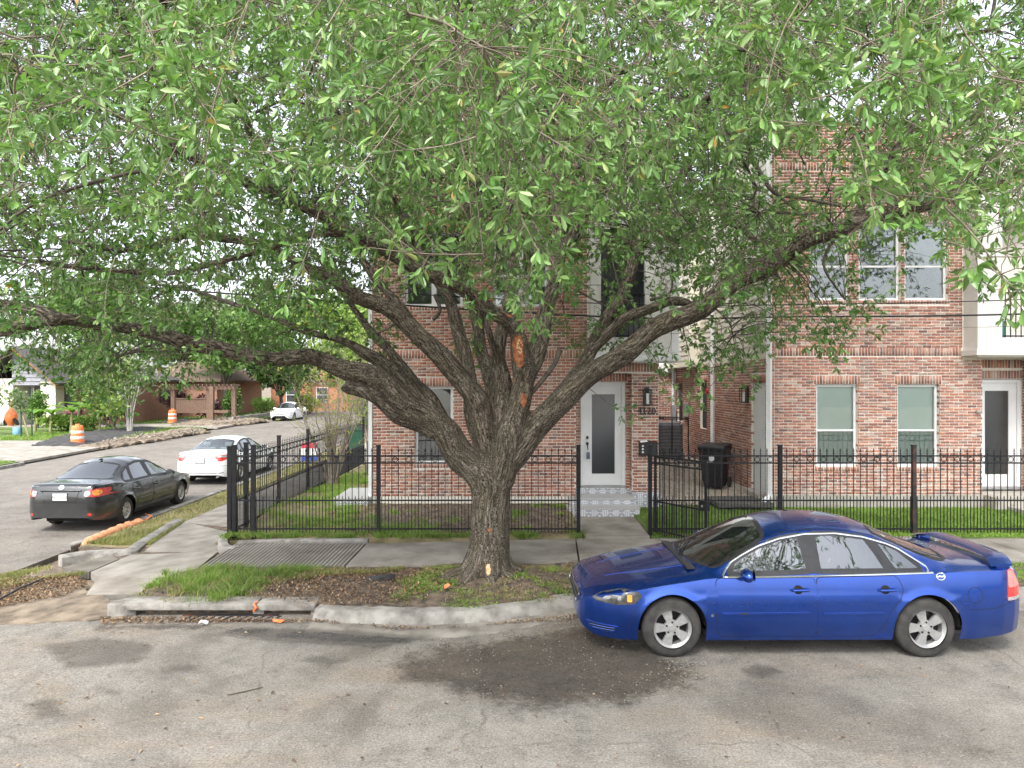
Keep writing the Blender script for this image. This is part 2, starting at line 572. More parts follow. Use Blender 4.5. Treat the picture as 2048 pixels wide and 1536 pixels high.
# ================================================================= THE GROUND
def road_mat(name, base, dark, tan, bump=.5, grit_amt=.6):
    m, nt, b = newmat(name)
    p = pos(nt)
    fine = noise(nt, p, 48, 4, .8)
    grit = noise(nt, p, 17, 6, .8)
    big = noise(nt, p, .5, 6, .62, .8)
    mid = noise(nt, p, 2.6, 7, .7, .3)
    tn = noise(nt, pos(nt, (.45, 1.2, 1)), .8, 7, .68, .5)
    r = ramp(nt, [(.32, tuple(x * .66 for x in base)), (.52, base), (.72, tuple(x * 1.18 for x in base))]); nt.links.new(mid.outputs[0], r.inputs[0])
    rt = ramp(nt, [(.48, 0), (.66, .75)]); nt.links.new(tn.outputs[0], rt.inputs[0])
    c = mixc(nt, rt.outputs[0], r.outputs[0], tan)
    rb = ramp(nt, [(.52, 0), (.66, .75)]); nt.links.new(big.outputs[0], rb.inputs[0])
    c = mixc(nt, rb.outputs[0], c, dark)
    rs = ramp(nt, [(.57, 0), (.63, grit_amt)]); nt.links.new(grit.outputs[0], rs.inputs[0])
    c = mixc(nt, rs.outputs[0], c, tuple(x * .42 for x in base))
    rs2 = ramp(nt, [(.36, .6), (.42, 0)]); nt.links.new(grit.outputs[0], rs2.inputs[0])
    c = mixc(nt, rs2.outputs[0], c, tuple(min(.8, x * 1.55) for x in base))
    rf = ramp(nt, [(.32, .45), (.70, 1.5)]); nt.links.new(fine.outputs[0], rf.inputs[0])
    c = mixc(nt, 1.0, c, rf.outputs[0], 'MULTIPLY')
    vo = N(nt, 'ShaderNodeTexVoronoi', feature='DISTANCE_TO_EDGE'); vo.inputs['Scale'].default_value = .42
    wv = noise(nt, p, 1.6, 6)
    mp = mixc(nt, .30, p, wv.outputs['Color'])
    nt.links.new(mp, vo.inputs['Vector'])
    rc = ramp(nt, [(.0, .6), (.006, 0)]); nt.links.new(vo.outputs['Distance'], rc.inputs[0])
    rg = ramp(nt, [(.45, 0), (.58, 1)]); nt.links.new(mid.outputs[0], rg.inputs[0])
    mu = N(nt, 'ShaderNodeMath', operation='MULTIPLY'); nt.links.new(rc.outputs[0], mu.inputs[0]); nt.links.new(rg.outputs[0], mu.inputs[1])
    c = mixc(nt, mu.outputs[0], c, (.05, .045, .04))
    nt.links.new(c, b.inputs['Base Color'])
    b.inputs['Roughness'].default_value = .88
    b.inputs['Specular IOR Level'].default_value = .3
    ad = N(nt, 'ShaderNodeMath', operation='ADD'); nt.links.new(fine.outputs[0], ad.inputs[0]); nt.links.new(grit.outputs[0], ad.inputs[1])
    bumpn(nt, b, ad.outputs[0], bump, .010)
    return m

M_ROAD = road_mat('worn_asphalt', (.212, .197, .176), (.118, .106, .093), (.215, .176, .134), .7)
M_ROAD2 = road_mat('side_street_asphalt', (.185, .168, .148), (.12, .108, .095), (.225, .20, .172))
M_PATCH = soft_edge(road_mat('dark_patch_asphalt', (.082, .071, .060), (.046, .042, .038), (.135, .108, .082), 1.0), .42, .95, 2.2, .84)
M_TARS = soft_edge(road_mat('tar_edge_asphalt', (.10, .095, .09), (.07, .066, .062), (.15, .13, .11), .8), .14, .35, 4.0, .85)
M_TAR = mat('fresh_black_asphalt', (.028, .028, .03), (.06, .058, .056), 5, .9, bump=.8, bscale=60, bdist=.02)
M_WALK = mat('sidewalk_concrete', (.17, .15, .125), (.32, .295, .258), 1.9, .9, bump=.4, bscale=110, bdist=.004, detail=10, lo=.32, hi=.64)
M_GROOVE = mat('grooved_concrete', (.11, .10, .085), (.18, .165, .145), 3, .95, detail=8)
M_KERB = mat('kerb_concrete', (.11, .10, .088), (.30, .285, .26), 4.5, .92, bump=.8, bscale=38, bdist=.012, detail=10, lo=.30, hi=.62)
M_GUTTER = mat('gutter_concrete', (.15, .135, .115), (.30, .275, .24), 3.0, .9, bump=.5, bscale=60, bdist=.006, detail=8)
M_SOIL = mat('dark_soil', (.05, .038, .028), (.175, .13, .093), 9, .95, bump=.9, bscale=28, bdist=.03, detail=9)
M_DIRT = mat('pale_dirt', (.10, .078, .055), (.245, .195, .145), 4, .95, bump=.7, bscale=40, bdist=.02, detail=9)
M_TURF = mat('grass_soil', (.15, .14, .06), (.31, .25, .15), 3.2, .95, bump=.8, bscale=50, bdist=.02, detail=9)
M_LAWN = mat('lawn', (.06, .12, .02), (.14, .19, .05), 1.3, .95, bump=.9, bscale=40, bdist=.03, detail=8)
M_GRAVEL = mat('pale_gravel_bed', (.32, .27, .21), (.55, .48, .40), 30, .95, bump=1.0, bscale=45, bdist=.03)

def gnd(off): return lambda x, y: gz(x, y) + off

# base sheet to the horizon
xs = np.concatenate([np.linspace(-320, -30, 6), np.linspace(-22, 0, 30), np.linspace(6, 320, 8)])
ys = np.concatenate([np.linspace(-60, 8, 4), np.linspace(12, 90, 20), np.linspace(130, 520, 4)])
vv = np.array([(x, y, gz(x, y) - .10) for y in ys for x in xs])
nx = len(xs)
ff = np.array([(j * nx + i, j * nx + i + 1, (j + 1) * nx + i + 1, (j + 1) * nx + i) for j in range(len(ys) - 1) for i in range(nx - 1)])
tag(np_mesh('ground', vv, [ff], M_DIRT), kind='structure')

sheet('road', [(-60, -9), (60, -9), (60, 9.75), (-3, 9.75), (-8.62, 9.75), (-19.4, 9.75), (-60, 9.75)], gnd(0), M_ROAD, step=1.3, skirt=.1, kind='structure')
sheet('side_road', [(-19.4, 9.75), (-8.55, 9.75), (-8.62, 14), (-8.62, 150), (-19.4, 150)], gnd(0), M_ROAD2, step=1.6, skirt=.1, kind='structure')

# kerb along the front street
def GP(lst, off): return [G(x, y, off) for x, y in lst]
kp = GP([(632, 1214), (700, 1219), (800, 1222), (900, 1221), (990, 1215), (1070, 1205), (1150, 1191)], .135)
kp += [Vector((2.2, 9.52, .135)), Vector((4, 9.6, .135)), Vector((8, 9.62, .135)), Vector((30, 9.62, .135)), Vector((60, 9.62, .135))]
kps = [Vector(p) for p in smooth_path(kp[:-2], 5)] + kp[-2:]
KPROF = [(-.16, -.25), (-.16, 0), (.0, 0), (.035, -.012), (.07, -.05), (.12, -.125), (.14, -.25)]
mb = MB(); sweep(mb, [p + Vector((0, random.uniform(-.012, .012), random.uniform(-.008, .006))) for p in kps], KPROF)
tag(mb.build('kerb', M_KERB, smooth=True), kind='structure')
gut = [(p.x, p.y - .10) for p in kps] + [(p.x, p.y - .52 + .06 * math.sin(p.x * 2.1)) for p in reversed(kps)]
sheet('gutter', gut, lambda x, y: gz(x, y) + .004, M_GUTTER, step=.4, skirt=.02, kind='structure')

# lower block soil under everything
blk = [(p.x, p.y + .1) for p in kps] + [(60, 70), (-8.4, 70), (-8.45, 13.3), (-7.4, 12.6), (-5.3, 10.6), (-4.95, 9.25), (-2.7, 9.1)]
sheet('earth_bed', blk, gnd(.05), M_SOIL, step=1.6, skirt=.2, kind='structure')

# verge with the tree
SWN = [(420, 1134), (560, 1133), (690, 1132), (900, 1127), (1157, 1121)]
swn = GP(SWN, .15)
def verge_z(x, y):
    t = max(0, min(1, (y - 8.8) / 2.0))
    r = math.hypot(x + .37, y - 10.25)
    return gz(x, y) + .12 + .05 * math.sin(t * math.pi) + .10 * math.exp(-(r / .75) ** 2) + .02 * math.sin(x * 3.1 + y * 2) * math.sin(y * 4.7)
vpoly = [(p.x, p.y + .14) for p in kps[:-1]] + [(30, 11.12), (3, 11.12)] + [(p.x, p.y) for p in reversed(swn)]
vl = GP([(330, 1160), (283, 1192), (262, 1206)], .12)
vpoly += [(p.x, p.y) for p in vl] + [(-4.75, 9.02), (-2.75, 9.05)]
sheet('verge', vpoly, verge_z, M_SOIL, step=.16, skirt=.15, kind='structure', jitter=.012)

# sidewalk: slabs are pieces of it
walk = struct_empty('sidewalk')
def slab(pts, off, z2=None, name='slab', m=None):
    w = [(p.x, p.y) for p in pts]
    # small joint gap
    c = Vector((sum(p[0] for p in w) / len(w), sum(p[1] for p in w) / len(w)))
    w = [tuple(c + (Vector(p) - c) * (1 - .012 / max(.3, (Vector(p) - c).length))) for p in w]
    return sheet(name, w, gnd(off), m or M_WALK, walk, step=.5, skirt=.12)
def ribs(pts, off, along, n):
    """grooved tactile slab: raised ridges between two opposite edges"""
    a, b, c, d = [Vector((p.x, p.y)) for p in pts]
    mb = MB()
    for i in range(n):
        t0 = (i + .25) / n; t1 = (i + .75) / n
        if along == 'v': q = [a.lerp(b, t0), a.lerp(b, t1), d.lerp(c, t1), d.lerp(c, t0)]
        else: q = [a.lerp(d, t0), b.lerp(c, t0), b.lerp(c, t1), a.lerp(d, t1)]
        mb.add([(p.x, p.y, gz(p.x, p.y) + off) for p in q] + [(p.x, p.y, gz(p.x, p.y) + off + .011) for p in q],
               [(4, 5, 6, 7), (0, 1, 5, 4), (1, 2, 6, 5), (2, 3, 7, 6), (3, 0, 4, 7)])
    o = mb.build('ridges', M_WALK, walk)
    o['kind'] = 'stuff'
s1 = GP([(398, 1136), (690, 1132), (733, 1087), (470, 1088)], .145)
slab(s1, .145, m=M_GROOVE); ribs(s1, .145, 'v', 34)
slab(GP([(690, 1132), (925, 1127), (945, 1082), (733, 1087)], .15), .15)
slab(GP([(925, 1127), (1157, 1121), (1151, 1077), (945, 1082)], .15), .15)
sx = [1.10, 2.75, 4.25, 5.75, 7.25, 8.75, 10.3, 12, 14, 18, 26]
for i in range(len(sx) - 1):
    slab([Vector((sx[i], 11.12, 0)), Vector((sx[i + 1], 11.12, 0)), Vector((sx[i + 1], 12.72, 0)), Vector((sx[i] + (.09 if i == 0 else 0), 12.74, 0))], .15)
slab(GP([(180, 1144), (196, 1157), (312, 1157), (396, 1137), (437, 1103), (262, 1109)], .06), .06)
sb = GP([(125, 1136), (178, 1145), (260, 1109), (219, 1110)], .04)
slab(sb, .04, m=M_GROOVE); ribs([sb[0], sb[1], sb[2], sb[3]], .04, 'v', 11)
sc_ = GP([(172, 1190), (277, 1190), (312, 1158), (196, 1158)], .02)
slab(sc_, .02, m=M_GROOVE); ribs(sc_, .02, 'h', 12)
slab(GP([(287, 1103), (441, 1103), (447, 1088), (450, 1062), (362, 1040)], .07), .07)
wy = [15.6, 18.5, 21.5, 24.5, 28, 32, 37, 43, 50]
slab([Vector((-7.45, 15.5, 0)), Vector((-5.75, 14.4, 0)), Vector((-5.75, 18.5, 0)), Vector((-7.45, 18.5, 0))], .09)
for i in range(1, len(wy) - 1):
    slab([Vector((-7.45, wy[i], 0)), Vector((-5.75, wy[i], 0)), Vector((-5.75, wy[i + 1], 0)), Vector((-7.45, wy[i + 1], 0))], .09)
slab([Vector((1.36, 12.74, 0)), Vector((2.58, 12.74, 0)), Vector((2.62, 14.62, 0)), Vector((1.30, 14.62, 0))], .19, name='front_walk')

# kerb lips beside the ramp, round the fence corner and along the side street
mb = MB()
sweep(mb, [Vector(p) for p in smooth_path(GP([(122, 1112), (175, 1104), (262, 1099), (285, 1085), (363, 1037)], .14), 4)], [(-.14, -.2), (-.14, 0), (.0, 0), (.05, -.03), (.07, -.2)])
sweep(mb, [Vector(p) for p in smooth_path(GP([(450, 1062), (441, 1078), (446, 1092), (470, 1095)], .17), 4)], [(-.12, -.2), (-.12, 0), (.0, 0), (.04, -.03), (.06, -.2)])
sweep(mb, [Vector(p) for p in smooth_path(GP([(474, 1084), (560, 1080), (735, 1079)], .19), 4)], [(-.12, -.2), (-.12, 0), (.0, 0), (.02, -.02), (.03, -.2)])
sweep(mb, [Vector((-8.62, y, gz(-8.62, y) + .075)) for y in (70, 50, 40, 30, 25, 20, 16, 14.2, 13.3)], [(-.02, -.3), (-.02, -.02), (.0, 0), (.14, 0), (.15, -.3)])
sweep(mb, [Vector((-19.35, y, gz(-19.35, y) + .12)) for y in (26.9, 25, 20, 10)], [(-.15, 0), (.0, 0), (.03, -.3), (-.15, -.3)])
tag(mb.build('low_kerb', M_KERB, smooth=True), kind='structure')

# grass strip between the side street and its footpath
strip = [(-8.48, 13.4), (-8.48, 60), (-7.5, 60), (-7.5, 15.6), (-6.95, 13.1)]
sheet('grass_strip', strip, gnd(.07), M_TURF, step=.6, skirt=.15, kind='structure', jitter=.01)

# yards
def yardl_z(x, y): return .17 + .16 * float(sstep(13.0, 15.3, y)) - .10 * float(sstep(-3.2, -5.5, x)) - .12 * float(sstep(16, 22, y)) * float(sstep(-3.2, -5.2, x))
sheet('yard', [(-5.55, 12.76), (1.3, 12.76), (1.28, 15.5), (-3.0, 15.5), (-3.0, 27), (-5.6, 27)], yardl_z, M_TURF, step=.35, skirt=.15, kind='structure', jitter=.012)
M_BED = soft_edge(mat('bare_yard_soil', (.12, .094, .073), (.27, .215, .165), 6, .95, bump=.8, bscale=35, bdist=.02, detail=9), .3, .8, 2.0)
sheet('bare_bed', [(-3.3, 12.9), (1.28, 12.9), (1.28, 15.45), (-3.0, 15.45), (-3.4, 14.2)], lambda x, y: yardl_z(x, y) + .014, M_BED, step=.2, skirt=0, kind='structure', soft=True)
def yardr_z(x, y): return .16 + .07 * float(sstep(13, 15.2, y))
sheet('side_yard', [(2.62, 12.74), (14, 12.74), (14, 15.5), (5.7, 15.5), (5.7, 16.0), (3.3, 16.0), (3.3, 15.5), (2.62, 15.5)], yardr_z, M_LAWN, step=.4, skirt=.15, kind='structure', jitter=.01)
def grav_z(x, y): return .24 + .42 * float(sstep(16.5, 21, y))
sheet('gravel_bed', [(3.28, 15.9), (5.85, 15.9), (5.85, 24.6), (3.28, 24.6)], grav_z, M_GRAVEL, step=.5, skirt=.15, kind='structure', jitter=.015)

# debris-covered corner at road level and the dark repair patch
def rough_poly(px, amp, off, step=.12):
    w = densify([(p.x, p.y) for p in GP(px, off)], step)
    return [(p.x + random.uniform(-amp, amp), p.y + random.uniform(-amp, amp)) for p in w]
sheet('corner_dirt', rough_poly([(-260, 1250), (60, 1246), (250, 1238), (238, 1214), (205, 1192), (170, 1178), (150, 1150), (110, 1136), (60, 1150), (-60, 1158), (-260, 1175)], .03, .01), lambda x, y: gz(x, y) + .012 + .02 * max(0, math.sin(x * 2.2) * math.sin(y * 3.1)), M_DIRT, step=.15, skirt=.02, kind='structure', jitter=.006)
sheet('asphalt_patch', rough_poly([(752, 1335), (790, 1305), (850, 1292), (930, 1272), (1040, 1262), (1130, 1246), (1200, 1244), (1320, 1290), (1410, 1325), (1425, 1372), (1380, 1402), (1290, 1412), (1200, 1432), (1060, 1432), (960, 1425), (900, 1402), (850, 1385), (775, 1372)], .035, .006), lambda x, y: gz(x, y) + .012 + .006 * math.sin(x * 4) * math.sin(y * 5), M_PATCH, step=.12, skirt=0, kind='structure', jitter=.002, soft=True)
sheet('tar_strip', rough_poly([(640, 1262), (760, 1268), (900, 1282), (900, 1296), (770, 1290), (640, 1284), (380, 1262), (180, 1262), (180, 1246), (400, 1247)], .03, .005), gnd(.006), M_TARS, step=.15, skirt=0, kind='structure', soft=True)
M_STAIN = soft_edge(mat('oily_stain', (.075, .065, .055), (.13, .115, .10), 9, .8, bump=.4, bscale=90), .14, .22, 7.0, .45)
for i, px in enumerate([[(1462, 1338), (1500, 1322), (1550, 1328), (1582, 1346), (1552, 1364), (1495, 1362)],
                        [(480, 1250), (700, 1255), (900, 1275), (760, 1300), (560, 1290), (420, 1270)], [(60, 1290), (200, 1270), (330, 1285), (280, 1330), (120, 1345)], [(560, 1320), (640, 1305), (720, 1318), (660, 1340)],
                        [(300, 1330), (420, 1320), (400, 1345), (320, 1352)], [(180, 1380), (250, 1370), (280, 1385), (210, 1398)], [(20, 1400), (120, 1390), (160, 1430), (60, 1450)],
                        [(1700, 1500), (1780, 1492), (1860, 1500), (1960, 1490), (2048, 1486), (2048, 1512), (1900, 1514), (1780, 1510)],
                        [(1330, 1494), (1400, 1490), (1470, 1496), (1520, 1500), (1440, 1504), (1350, 1503)],
                        [(870, 1484), (920, 1480), (965, 1484), (925, 1494), (880, 1494)]]):
    o = sheet('stain', rough_poly(px, .018, .004, .06), gnd(.0045), M_STAIN, step=.07, skirt=0, kind='structure', soft=True)

# opposite side of the side street: lawns, drives, broken-up kerb
def far_z(x, y): return gz(x, y) + .13
sheet('lawn', [(-19.5, 20), (-19.5, 27), (-19.9, 27), (-19.9, 130), (-120, 130), (-120, 20)], far_z, M_LAWN, step=4, skirt=.2, kind='structure')
sheet('driveway', [(-19.45, 27.2), (-19.45, 34.5), (-23, 35.5), (-60, 36), (-60, 27.8), (-22.5, 28.0)], gnd(.145), M_WALK, step=1.5, skirt=.1, kind='structure')
sheet('drive_apron', [(-19.2, 44.5), (-19.2, 47.5), (-40, 48.3), (-40, 45.2)], gnd(.15), M_WALK, step=1.5, skirt=.1, kind='structure')
sheet('footpath', [(-24.2, 36), (-22.8, 36), (-22.8, 44.6), (-24.2, 44.6)], gnd(.15), M_WALK, step=1.5, skirt=.1, kind='structure')
def mound(name, px, off, h, m, amp=.12, jit=.05):
    pl = rough_poly(px, amp, off, .5)
    c = Vector((sum(p[0] for p in pl) / len(pl), sum(p[1] for p in pl) / len(pl)))
    pa = np.array(pl)
    def z(x, y):
        d = np.min(np.hypot(pa[:, 0] - x, pa[:, 1] - y))
        return gz(x, y) + off + h * min(1, d / .9)
    return sheet(name, pl, z, m, step=.3, skirt=.1, kind='structure', jitter=jit)
mound('tar_heap', [(62, 892), (150, 893), (240, 880), (300, 865), (340, 858), (290, 856), (200, 862), (120, 872)], .14, .18, M_TAR)
mound('rubble_bed', [(150, 896), (200, 897), (290, 884), (420, 863), (400, 858), (330, 864), (240, 882)], .1, .22, M_DIRT, .15, .08)
mound('rubble_heap', [(330, 852), (450, 852), (540, 842), (500, 836), (420, 838)], .12, .2, M_DIRT, .15, .08)
mound('tar_heap', [(310, 846), (400, 846), (440, 840), (350, 838)], .15, .12, M_TAR, .1, .04)

# grass as blades: one mass per patch
def leafy_mat(name, stops, transl=.35, rough=.55, under=None, spec=.4, by_object=False):
    m = bpy.data.materials.new(name); m.use_nodes = True
    nt = m.node_tree; b = nt.nodes['Principled BSDF']; o = nt.nodes['Material Output']
    at = N(nt, 'ShaderNodeAttribute', attribute_name='rnd')
    oi = N(nt, 'ShaderNodeObjectInfo')
    ad = N(nt, 'ShaderNodeMath', operation='ADD'); fr = N(nt, 'ShaderNodeMath', operation='FRACT')
    nt.links.new(at.outputs['Fac'], ad.inputs[0])
    if by_object: nt.links.new(oi.outputs['Random'], ad.inputs[1])
    else: ad.inputs[1].default_value = 0.0
    fr.operation = 'MINIMUM'; fr.inputs[1].default_value = 1.0
    nt.links.new(ad.outputs[0], fr.inputs[0])
    r = ramp(nt, stops); nt.links.new(fr.outputs[0], r.inputs[0])
    c = r.outputs[0]
    n = noise(nt, pos(nt), 1.3, 2)
    r2 = ramp(nt, [(.3, .8), (.7, 1.2)]); nt.links.new(n.outputs[0], r2.inputs[0])
    c = mixc(nt, 1.0, c, r2.outputs[0], 'MULTIPLY')
    if under:
        ge = N(nt, 'ShaderNodeNewGeometry')
        mu = N(nt, 'ShaderNodeMath', operation='MULTIPLY'); mu.inputs[1].default_value = .55
        nt.links.new(ge.outputs['Backfacing'], mu.inputs[0])
        c = mixc(nt, mu.outputs[0], c, under)
    nt.links.new(c, b.inputs['Base Color'])
    b.inputs['Roughness'].default_value = rough
    b.inputs['Specular IOR Level'].default_value = spec
    tr = N(nt, 'ShaderNodeBsdfTranslucent')
    c2 = mixc(nt, 1.0, c, (1.08, 1.32, .60), 'MULTIPLY')
    nt.links.new(c2, tr.inputs[0])
    mx = N(nt, 'ShaderNodeMixShader'); mx.inputs[0].default_value = transl
    nt.links.new(b.outputs[0], mx.inputs[1]); nt.links.new(tr.outputs[0], mx.inputs[2])
    nt.links.new(mx.outputs[0], o.inputs[0])
    return m
M_GRASS = leafy_mat('grass_blades', [(0, (.12, .21, .035)), (.5, (.19, .31, .06)), (.85, (.27, .36, .10)), (.93, (.34, .29, .14)), (1, (.30, .24, .12))])
M_GRASSD = leafy_mat('dry_grass_blades', [(0, (.14, .20, .05)), (.4, (.26, .28, .09)), (.7, (.36, .30, .16)), (1, (.30, .23, .13))])
M_COVER = leafy_mat('ground_cover', [(0, (.15, .27, .04)), (.5, (.25, .40, .07)), (1, (.38, .48, .14))])
M_LITTER = leafy_mat('dead_leaves', [(0, (.06, .036, .021)), (.45, (.14, .085, .05)), (.75, (.24, .155, .092)), (.93, (.38, .27, .17)), (1, (.34, .16, .06))], .1, .8)

def sample_poly(poly, n, clump=None):
    a = np.array([(p[0], p[1]) for p in poly]); lo, hi = a.min(0), a.max(0)
    out = []
    tot = 0
    while tot < n:
        q = RNG.uniform(lo, hi, (n * 2, 2))
        q = q[in_poly(q, a)]
        if clump:
            sc, th = clump
            v = np.sin(q[:, 0] * sc + 1.3 * np.sin(q[:, 1] * sc * .7)) * np.sin(q[:, 1] * sc * 1.1 + 1.7 * np.sin(q[:, 0] * sc * .6)) + .35 * np.sin(q[:, 0] * sc * 3.1) * np.sin(q[:, 1] * sc * 2.7)
            q = q[v + RNG.uniform(-.35, .35, len(q)) > th]
        out.append(q); tot += len(q)
    return np.concatenate(out)[:n]

def blades(name, label, polys, n, h, w, zf, m, lean=.5, clump=None, cat='grass', tuft=None):
    V = []; A = []
    tot_area = 0
    for poly in polys:
        if tuft:
            cq = sample_poly(poly, tuft[0], clump); wi = RNG.integers(0, len(cq), n // len(polys)); rad = RNG.normal(0, tuft[1], (len(wi), 2)) * RNG.uniform(.4, 1.6, len(cq))[wi][:, None]
            q = cq[wi] + rad; hm = RNG.uniform(.45, 1.35, len(cq))[wi]
        else:
            q = sample_poly(poly, n // len(polys), clump); hm = 1.0
        k = len(q)
        z = np.array([zf(x, y) for x, y in q]) - .006
        hh = RNG.uniform(h * .45, h * 1.2, k) * hm; ang = RNG.uniform(0, 2 * np.pi, k); la = RNG.uniform(0, lean, k) * hh
        b = np.stack([np.cos(ang), np.sin(ang), np.zeros(k)], 1) * (w * .5 * RNG.uniform(.7, 1.3, k))[:, None]
        ld = RNG.uniform(0, 2 * np.pi, k)
        if tuft: ld = np.arctan2(rad[:, 1], rad[:, 0]) + RNG.normal(0, .7, k)
        base = np.concatenate([q, z[:, None]], 1)
        tip = base + np.stack([np.cos(ld) * la, np.sin(ld) * la, hh], 1)
        mid = base * .5 + tip * .5 + np.stack([-np.cos(ld) * la * .15, -np.sin(ld) * la * .15, hh * .1], 1)
        V.append(np.stack([base - b, base + b, mid + b * .8, mid - b * .8, tip], 1).reshape(-1, 3))
        A.append(np.repeat(RNG.random(k), 5))
    V = np.concatenate(V); A = np.concatenate(A)
    i = np.arange(len(V) // 5)[:, None] * 5
    o = np_mesh(name, V, [i + np.array([[0, 1, 2, 3]]), i + np.array([[3, 2, 4]])], m, attrs={'rnd': A})
    return tag(o, label, cat, None, 'stuff')

def wpoly(px, off): return [(p.x, p.y) for p in GP(px, off)]
blades('grass', 'long lush grass on the mound beside the storm drain', [wpoly([(285, 1190), (335, 1150), (430, 1136), (540, 1136), (640, 1134), (625, 1150), (540, 1165), (520, 1190), (460, 1202), (360, 1206), (290, 1204)], .15)], 6200, .13, .007, verge_z, M_GRASS, 1.6, (2.4, -.35), tuft=(120, .06))
blades('grass', 'yellowing tufts through the lush grass by the storm drain', [wpoly([(270, 1200), (335, 1150), (430, 1132), (640, 1130), (700, 1140), (560, 1172), (540, 1204), (360, 1210)], .15)], 2600, .09, .008, verge_z, M_GRASSD, 1.8, tuft=(70, .06))
blades('grass', 'sparse low weeds round the foot of the big tree', [wpoly([(800, 1165), (860, 1130), (940, 1140), (1060, 1140), (1170, 1125), (1165, 1180), (1080, 1200), (940, 1215), (800, 1205), (790, 1190)], .15)], 6500, .036, .015, verge_z, M_GRASS, 2.0, (2.6, .0), tuft=(260, .05))
blades('grass', 'dull dry grass patches between the roots of the big tree', [wpoly([(790, 1195), (860, 1130), (1060, 1135), (1170, 1125), (1165, 1180), (1080, 1200), (940, 1215), (800, 1208)], .15)], 4200, .045, .008, verge_z, M_GRASSD, 2.0, (2.1, -.1), tuft=(160, .05))
blades('grass', 'thin grass edging the pavement beside the dark mulch', [wpoly([(560, 1150), (700, 1140), (860, 1132), (860, 1140), (700, 1150), (560, 1165)], .15)], 1200, .08, .008, verge_z, M_GRASSD, .9, (3.1, .2))
blades('grass', 'trimmed bright grass on the verge behind the blue sedan', [[(5.2, 9.85), (16, 9.85), (16, 11.08), (5.2, 11.08)]], 16000, .06, .012, verge_z, M_COVER, 1.2)
blades('grass', 'short grass on the verge in front of the blue bonnet', [[(1.0, 9.7), (5.2, 9.85), (5.2, 11.05), (1.0, 11.0)]], 7000, .05, .012, verge_z, M_GRASSD, 1.2, (1.7, -.15), tuft=(160, .07))
blades('grass', 'patchy yard grass behind the iron fence by the corner post', [[(-5.5, 12.9), (-1.8, 12.85), (-2.2, 14.2), (-3.2, 14.7), (-3.2, 22), (-5.3, 22)]], 20000, .10, .009, yardl_z, M_COVER, 1.3, (1.9, -.05), tuft=(330, .09))
blades('grass', 'dry straw grass in the yard beside the brick wall', [[(-5.4, 12.9), (-1.0, 12.85), (-3.2, 15), (-3.2, 24), (-5.4, 24)]], 12000, .06, .008, yardl_z, M_GRASSD, 1.5)
blades('grass', 'weeds along the foot of the iron fence', [[(-5.4, 12.72), (1.25, 12.70), (1.25, 12.95), (-5.4, 13.0)]], 5500, .09, .012, lambda x, y: .17, M_GRASS, 1.4, (3.3, -.3), tuft=(150, .05))
blades('grass', 'scattered weeds in the bare soil under the front window', [[(-3.0, 13.0), (1.2, 13.0), (1.2, 15.2), (-3.0, 15.2)]], 2600, .09, .013, yardl_z, M_COVER, 1.4, (2.3, .2), tuft=(50, .07))
blades('grass', 'dense bright ground cover in the yard behind the right fence', [[(5.9, 12.8), (13, 12.8), (13, 15.3), (5.9, 15.3)]], 38000, .07, .020, yardr_z, M_COVER, 1.6)
blades('grass', 'clover and grass in the yard beside the open gate', [[(2.7, 12.8), (5.9, 12.8), (5.9, 15.6), (2.7, 15.6)]], 15000, .06, .016, yardr_z, M_GRASS, 1.5)
blades('grass', 'mown grass strip beside the parked dark sedan', [[(-8.42, 13.5), (-7.5, 15.7), (-7.5, 30), (-8.42, 30)], [(-8.42, 13.5), (-7.0, 13.2), (-7.5, 15.7)]], 18000, .07, .012, gnd(.07), M_GRASSD, 1.1)
blades('grass', 'roadside grass and weeds at the dirt corner', [wpoly([(0, 1150), (110, 1130), (190, 1120), (170, 1150), (60, 1165), (0, 1180)], .02)], 2200, .06, .010, gnd(.02), M_GRASSD, 1.2, (2.2, .1))
blades('grass', 'lawn island at the end of the driveway across the street', [[(-19.7, 24.5), (-19.7, 26.8), (-26, 26.8), (-26, 24.5)]], 6000, .10, .02, far_z, M_GRASS, 1.0)
blades('grass', 'lawn across the street in front of the brick houses', [[(-20.0, 36), (-20.0, 44.3), (-28, 44.3), (-28, 36)], [(-20, 48.5), (-20, 75), (-30, 75), (-30, 48.5)]], 22000, .13, .035, far_z, M_GRASS, 1.0)

# fallen leaves, twigs and pebbles
def litter(name, label, polys, n, size, zf, m=None, flat=.5, cat='leaf litter'):
    V = []; A = []
    for poly in polys:
        q = sample_poly(poly, n // len(polys)); k = len(q)
        z = np.array([zf(x, y) for x, y in q]) + .004
        L = RNG.uniform(.6, 1.3, k) * size
        a = RNG.uniform(0, 2 * np.pi, k); t = RNG.uniform(-flat, flat, k); rl = RNG.uniform(-flat, flat, k)
        d = np.stack([np.cos(a), np.sin(a), t], 1) * L[:, None]
        s = np.stack([-np.sin(a), np.cos(a), rl], 1) * (L * .22)[:, None]
        c = np.concatenate([q, z[:, None]], 1) + np.array([0, 0, 1.0]) * (np.abs(t) * L * .5)[:, None]
        up = np.array([0, 0, 1.0]) * (L * .12)[:, None]
        V.append(np.stack([c - d * .5, c + s + up, c + d * .5, c - s + up * .4], 1).reshape(-1, 3)); A.append(np.repeat(RNG.random(k), 4))
    V = np.concatenate(V); A = np.concatenate(A); i = np.arange(len(V) // 4)[:, None] * 4
    o = np_mesh(name, V, [i + np.array([[0, 1, 2]]), i + np.array([[0, 2, 3]])], m or M_LITTER, attrs={'rnd': A})
    return tag(o, label, cat, None, 'stuff')
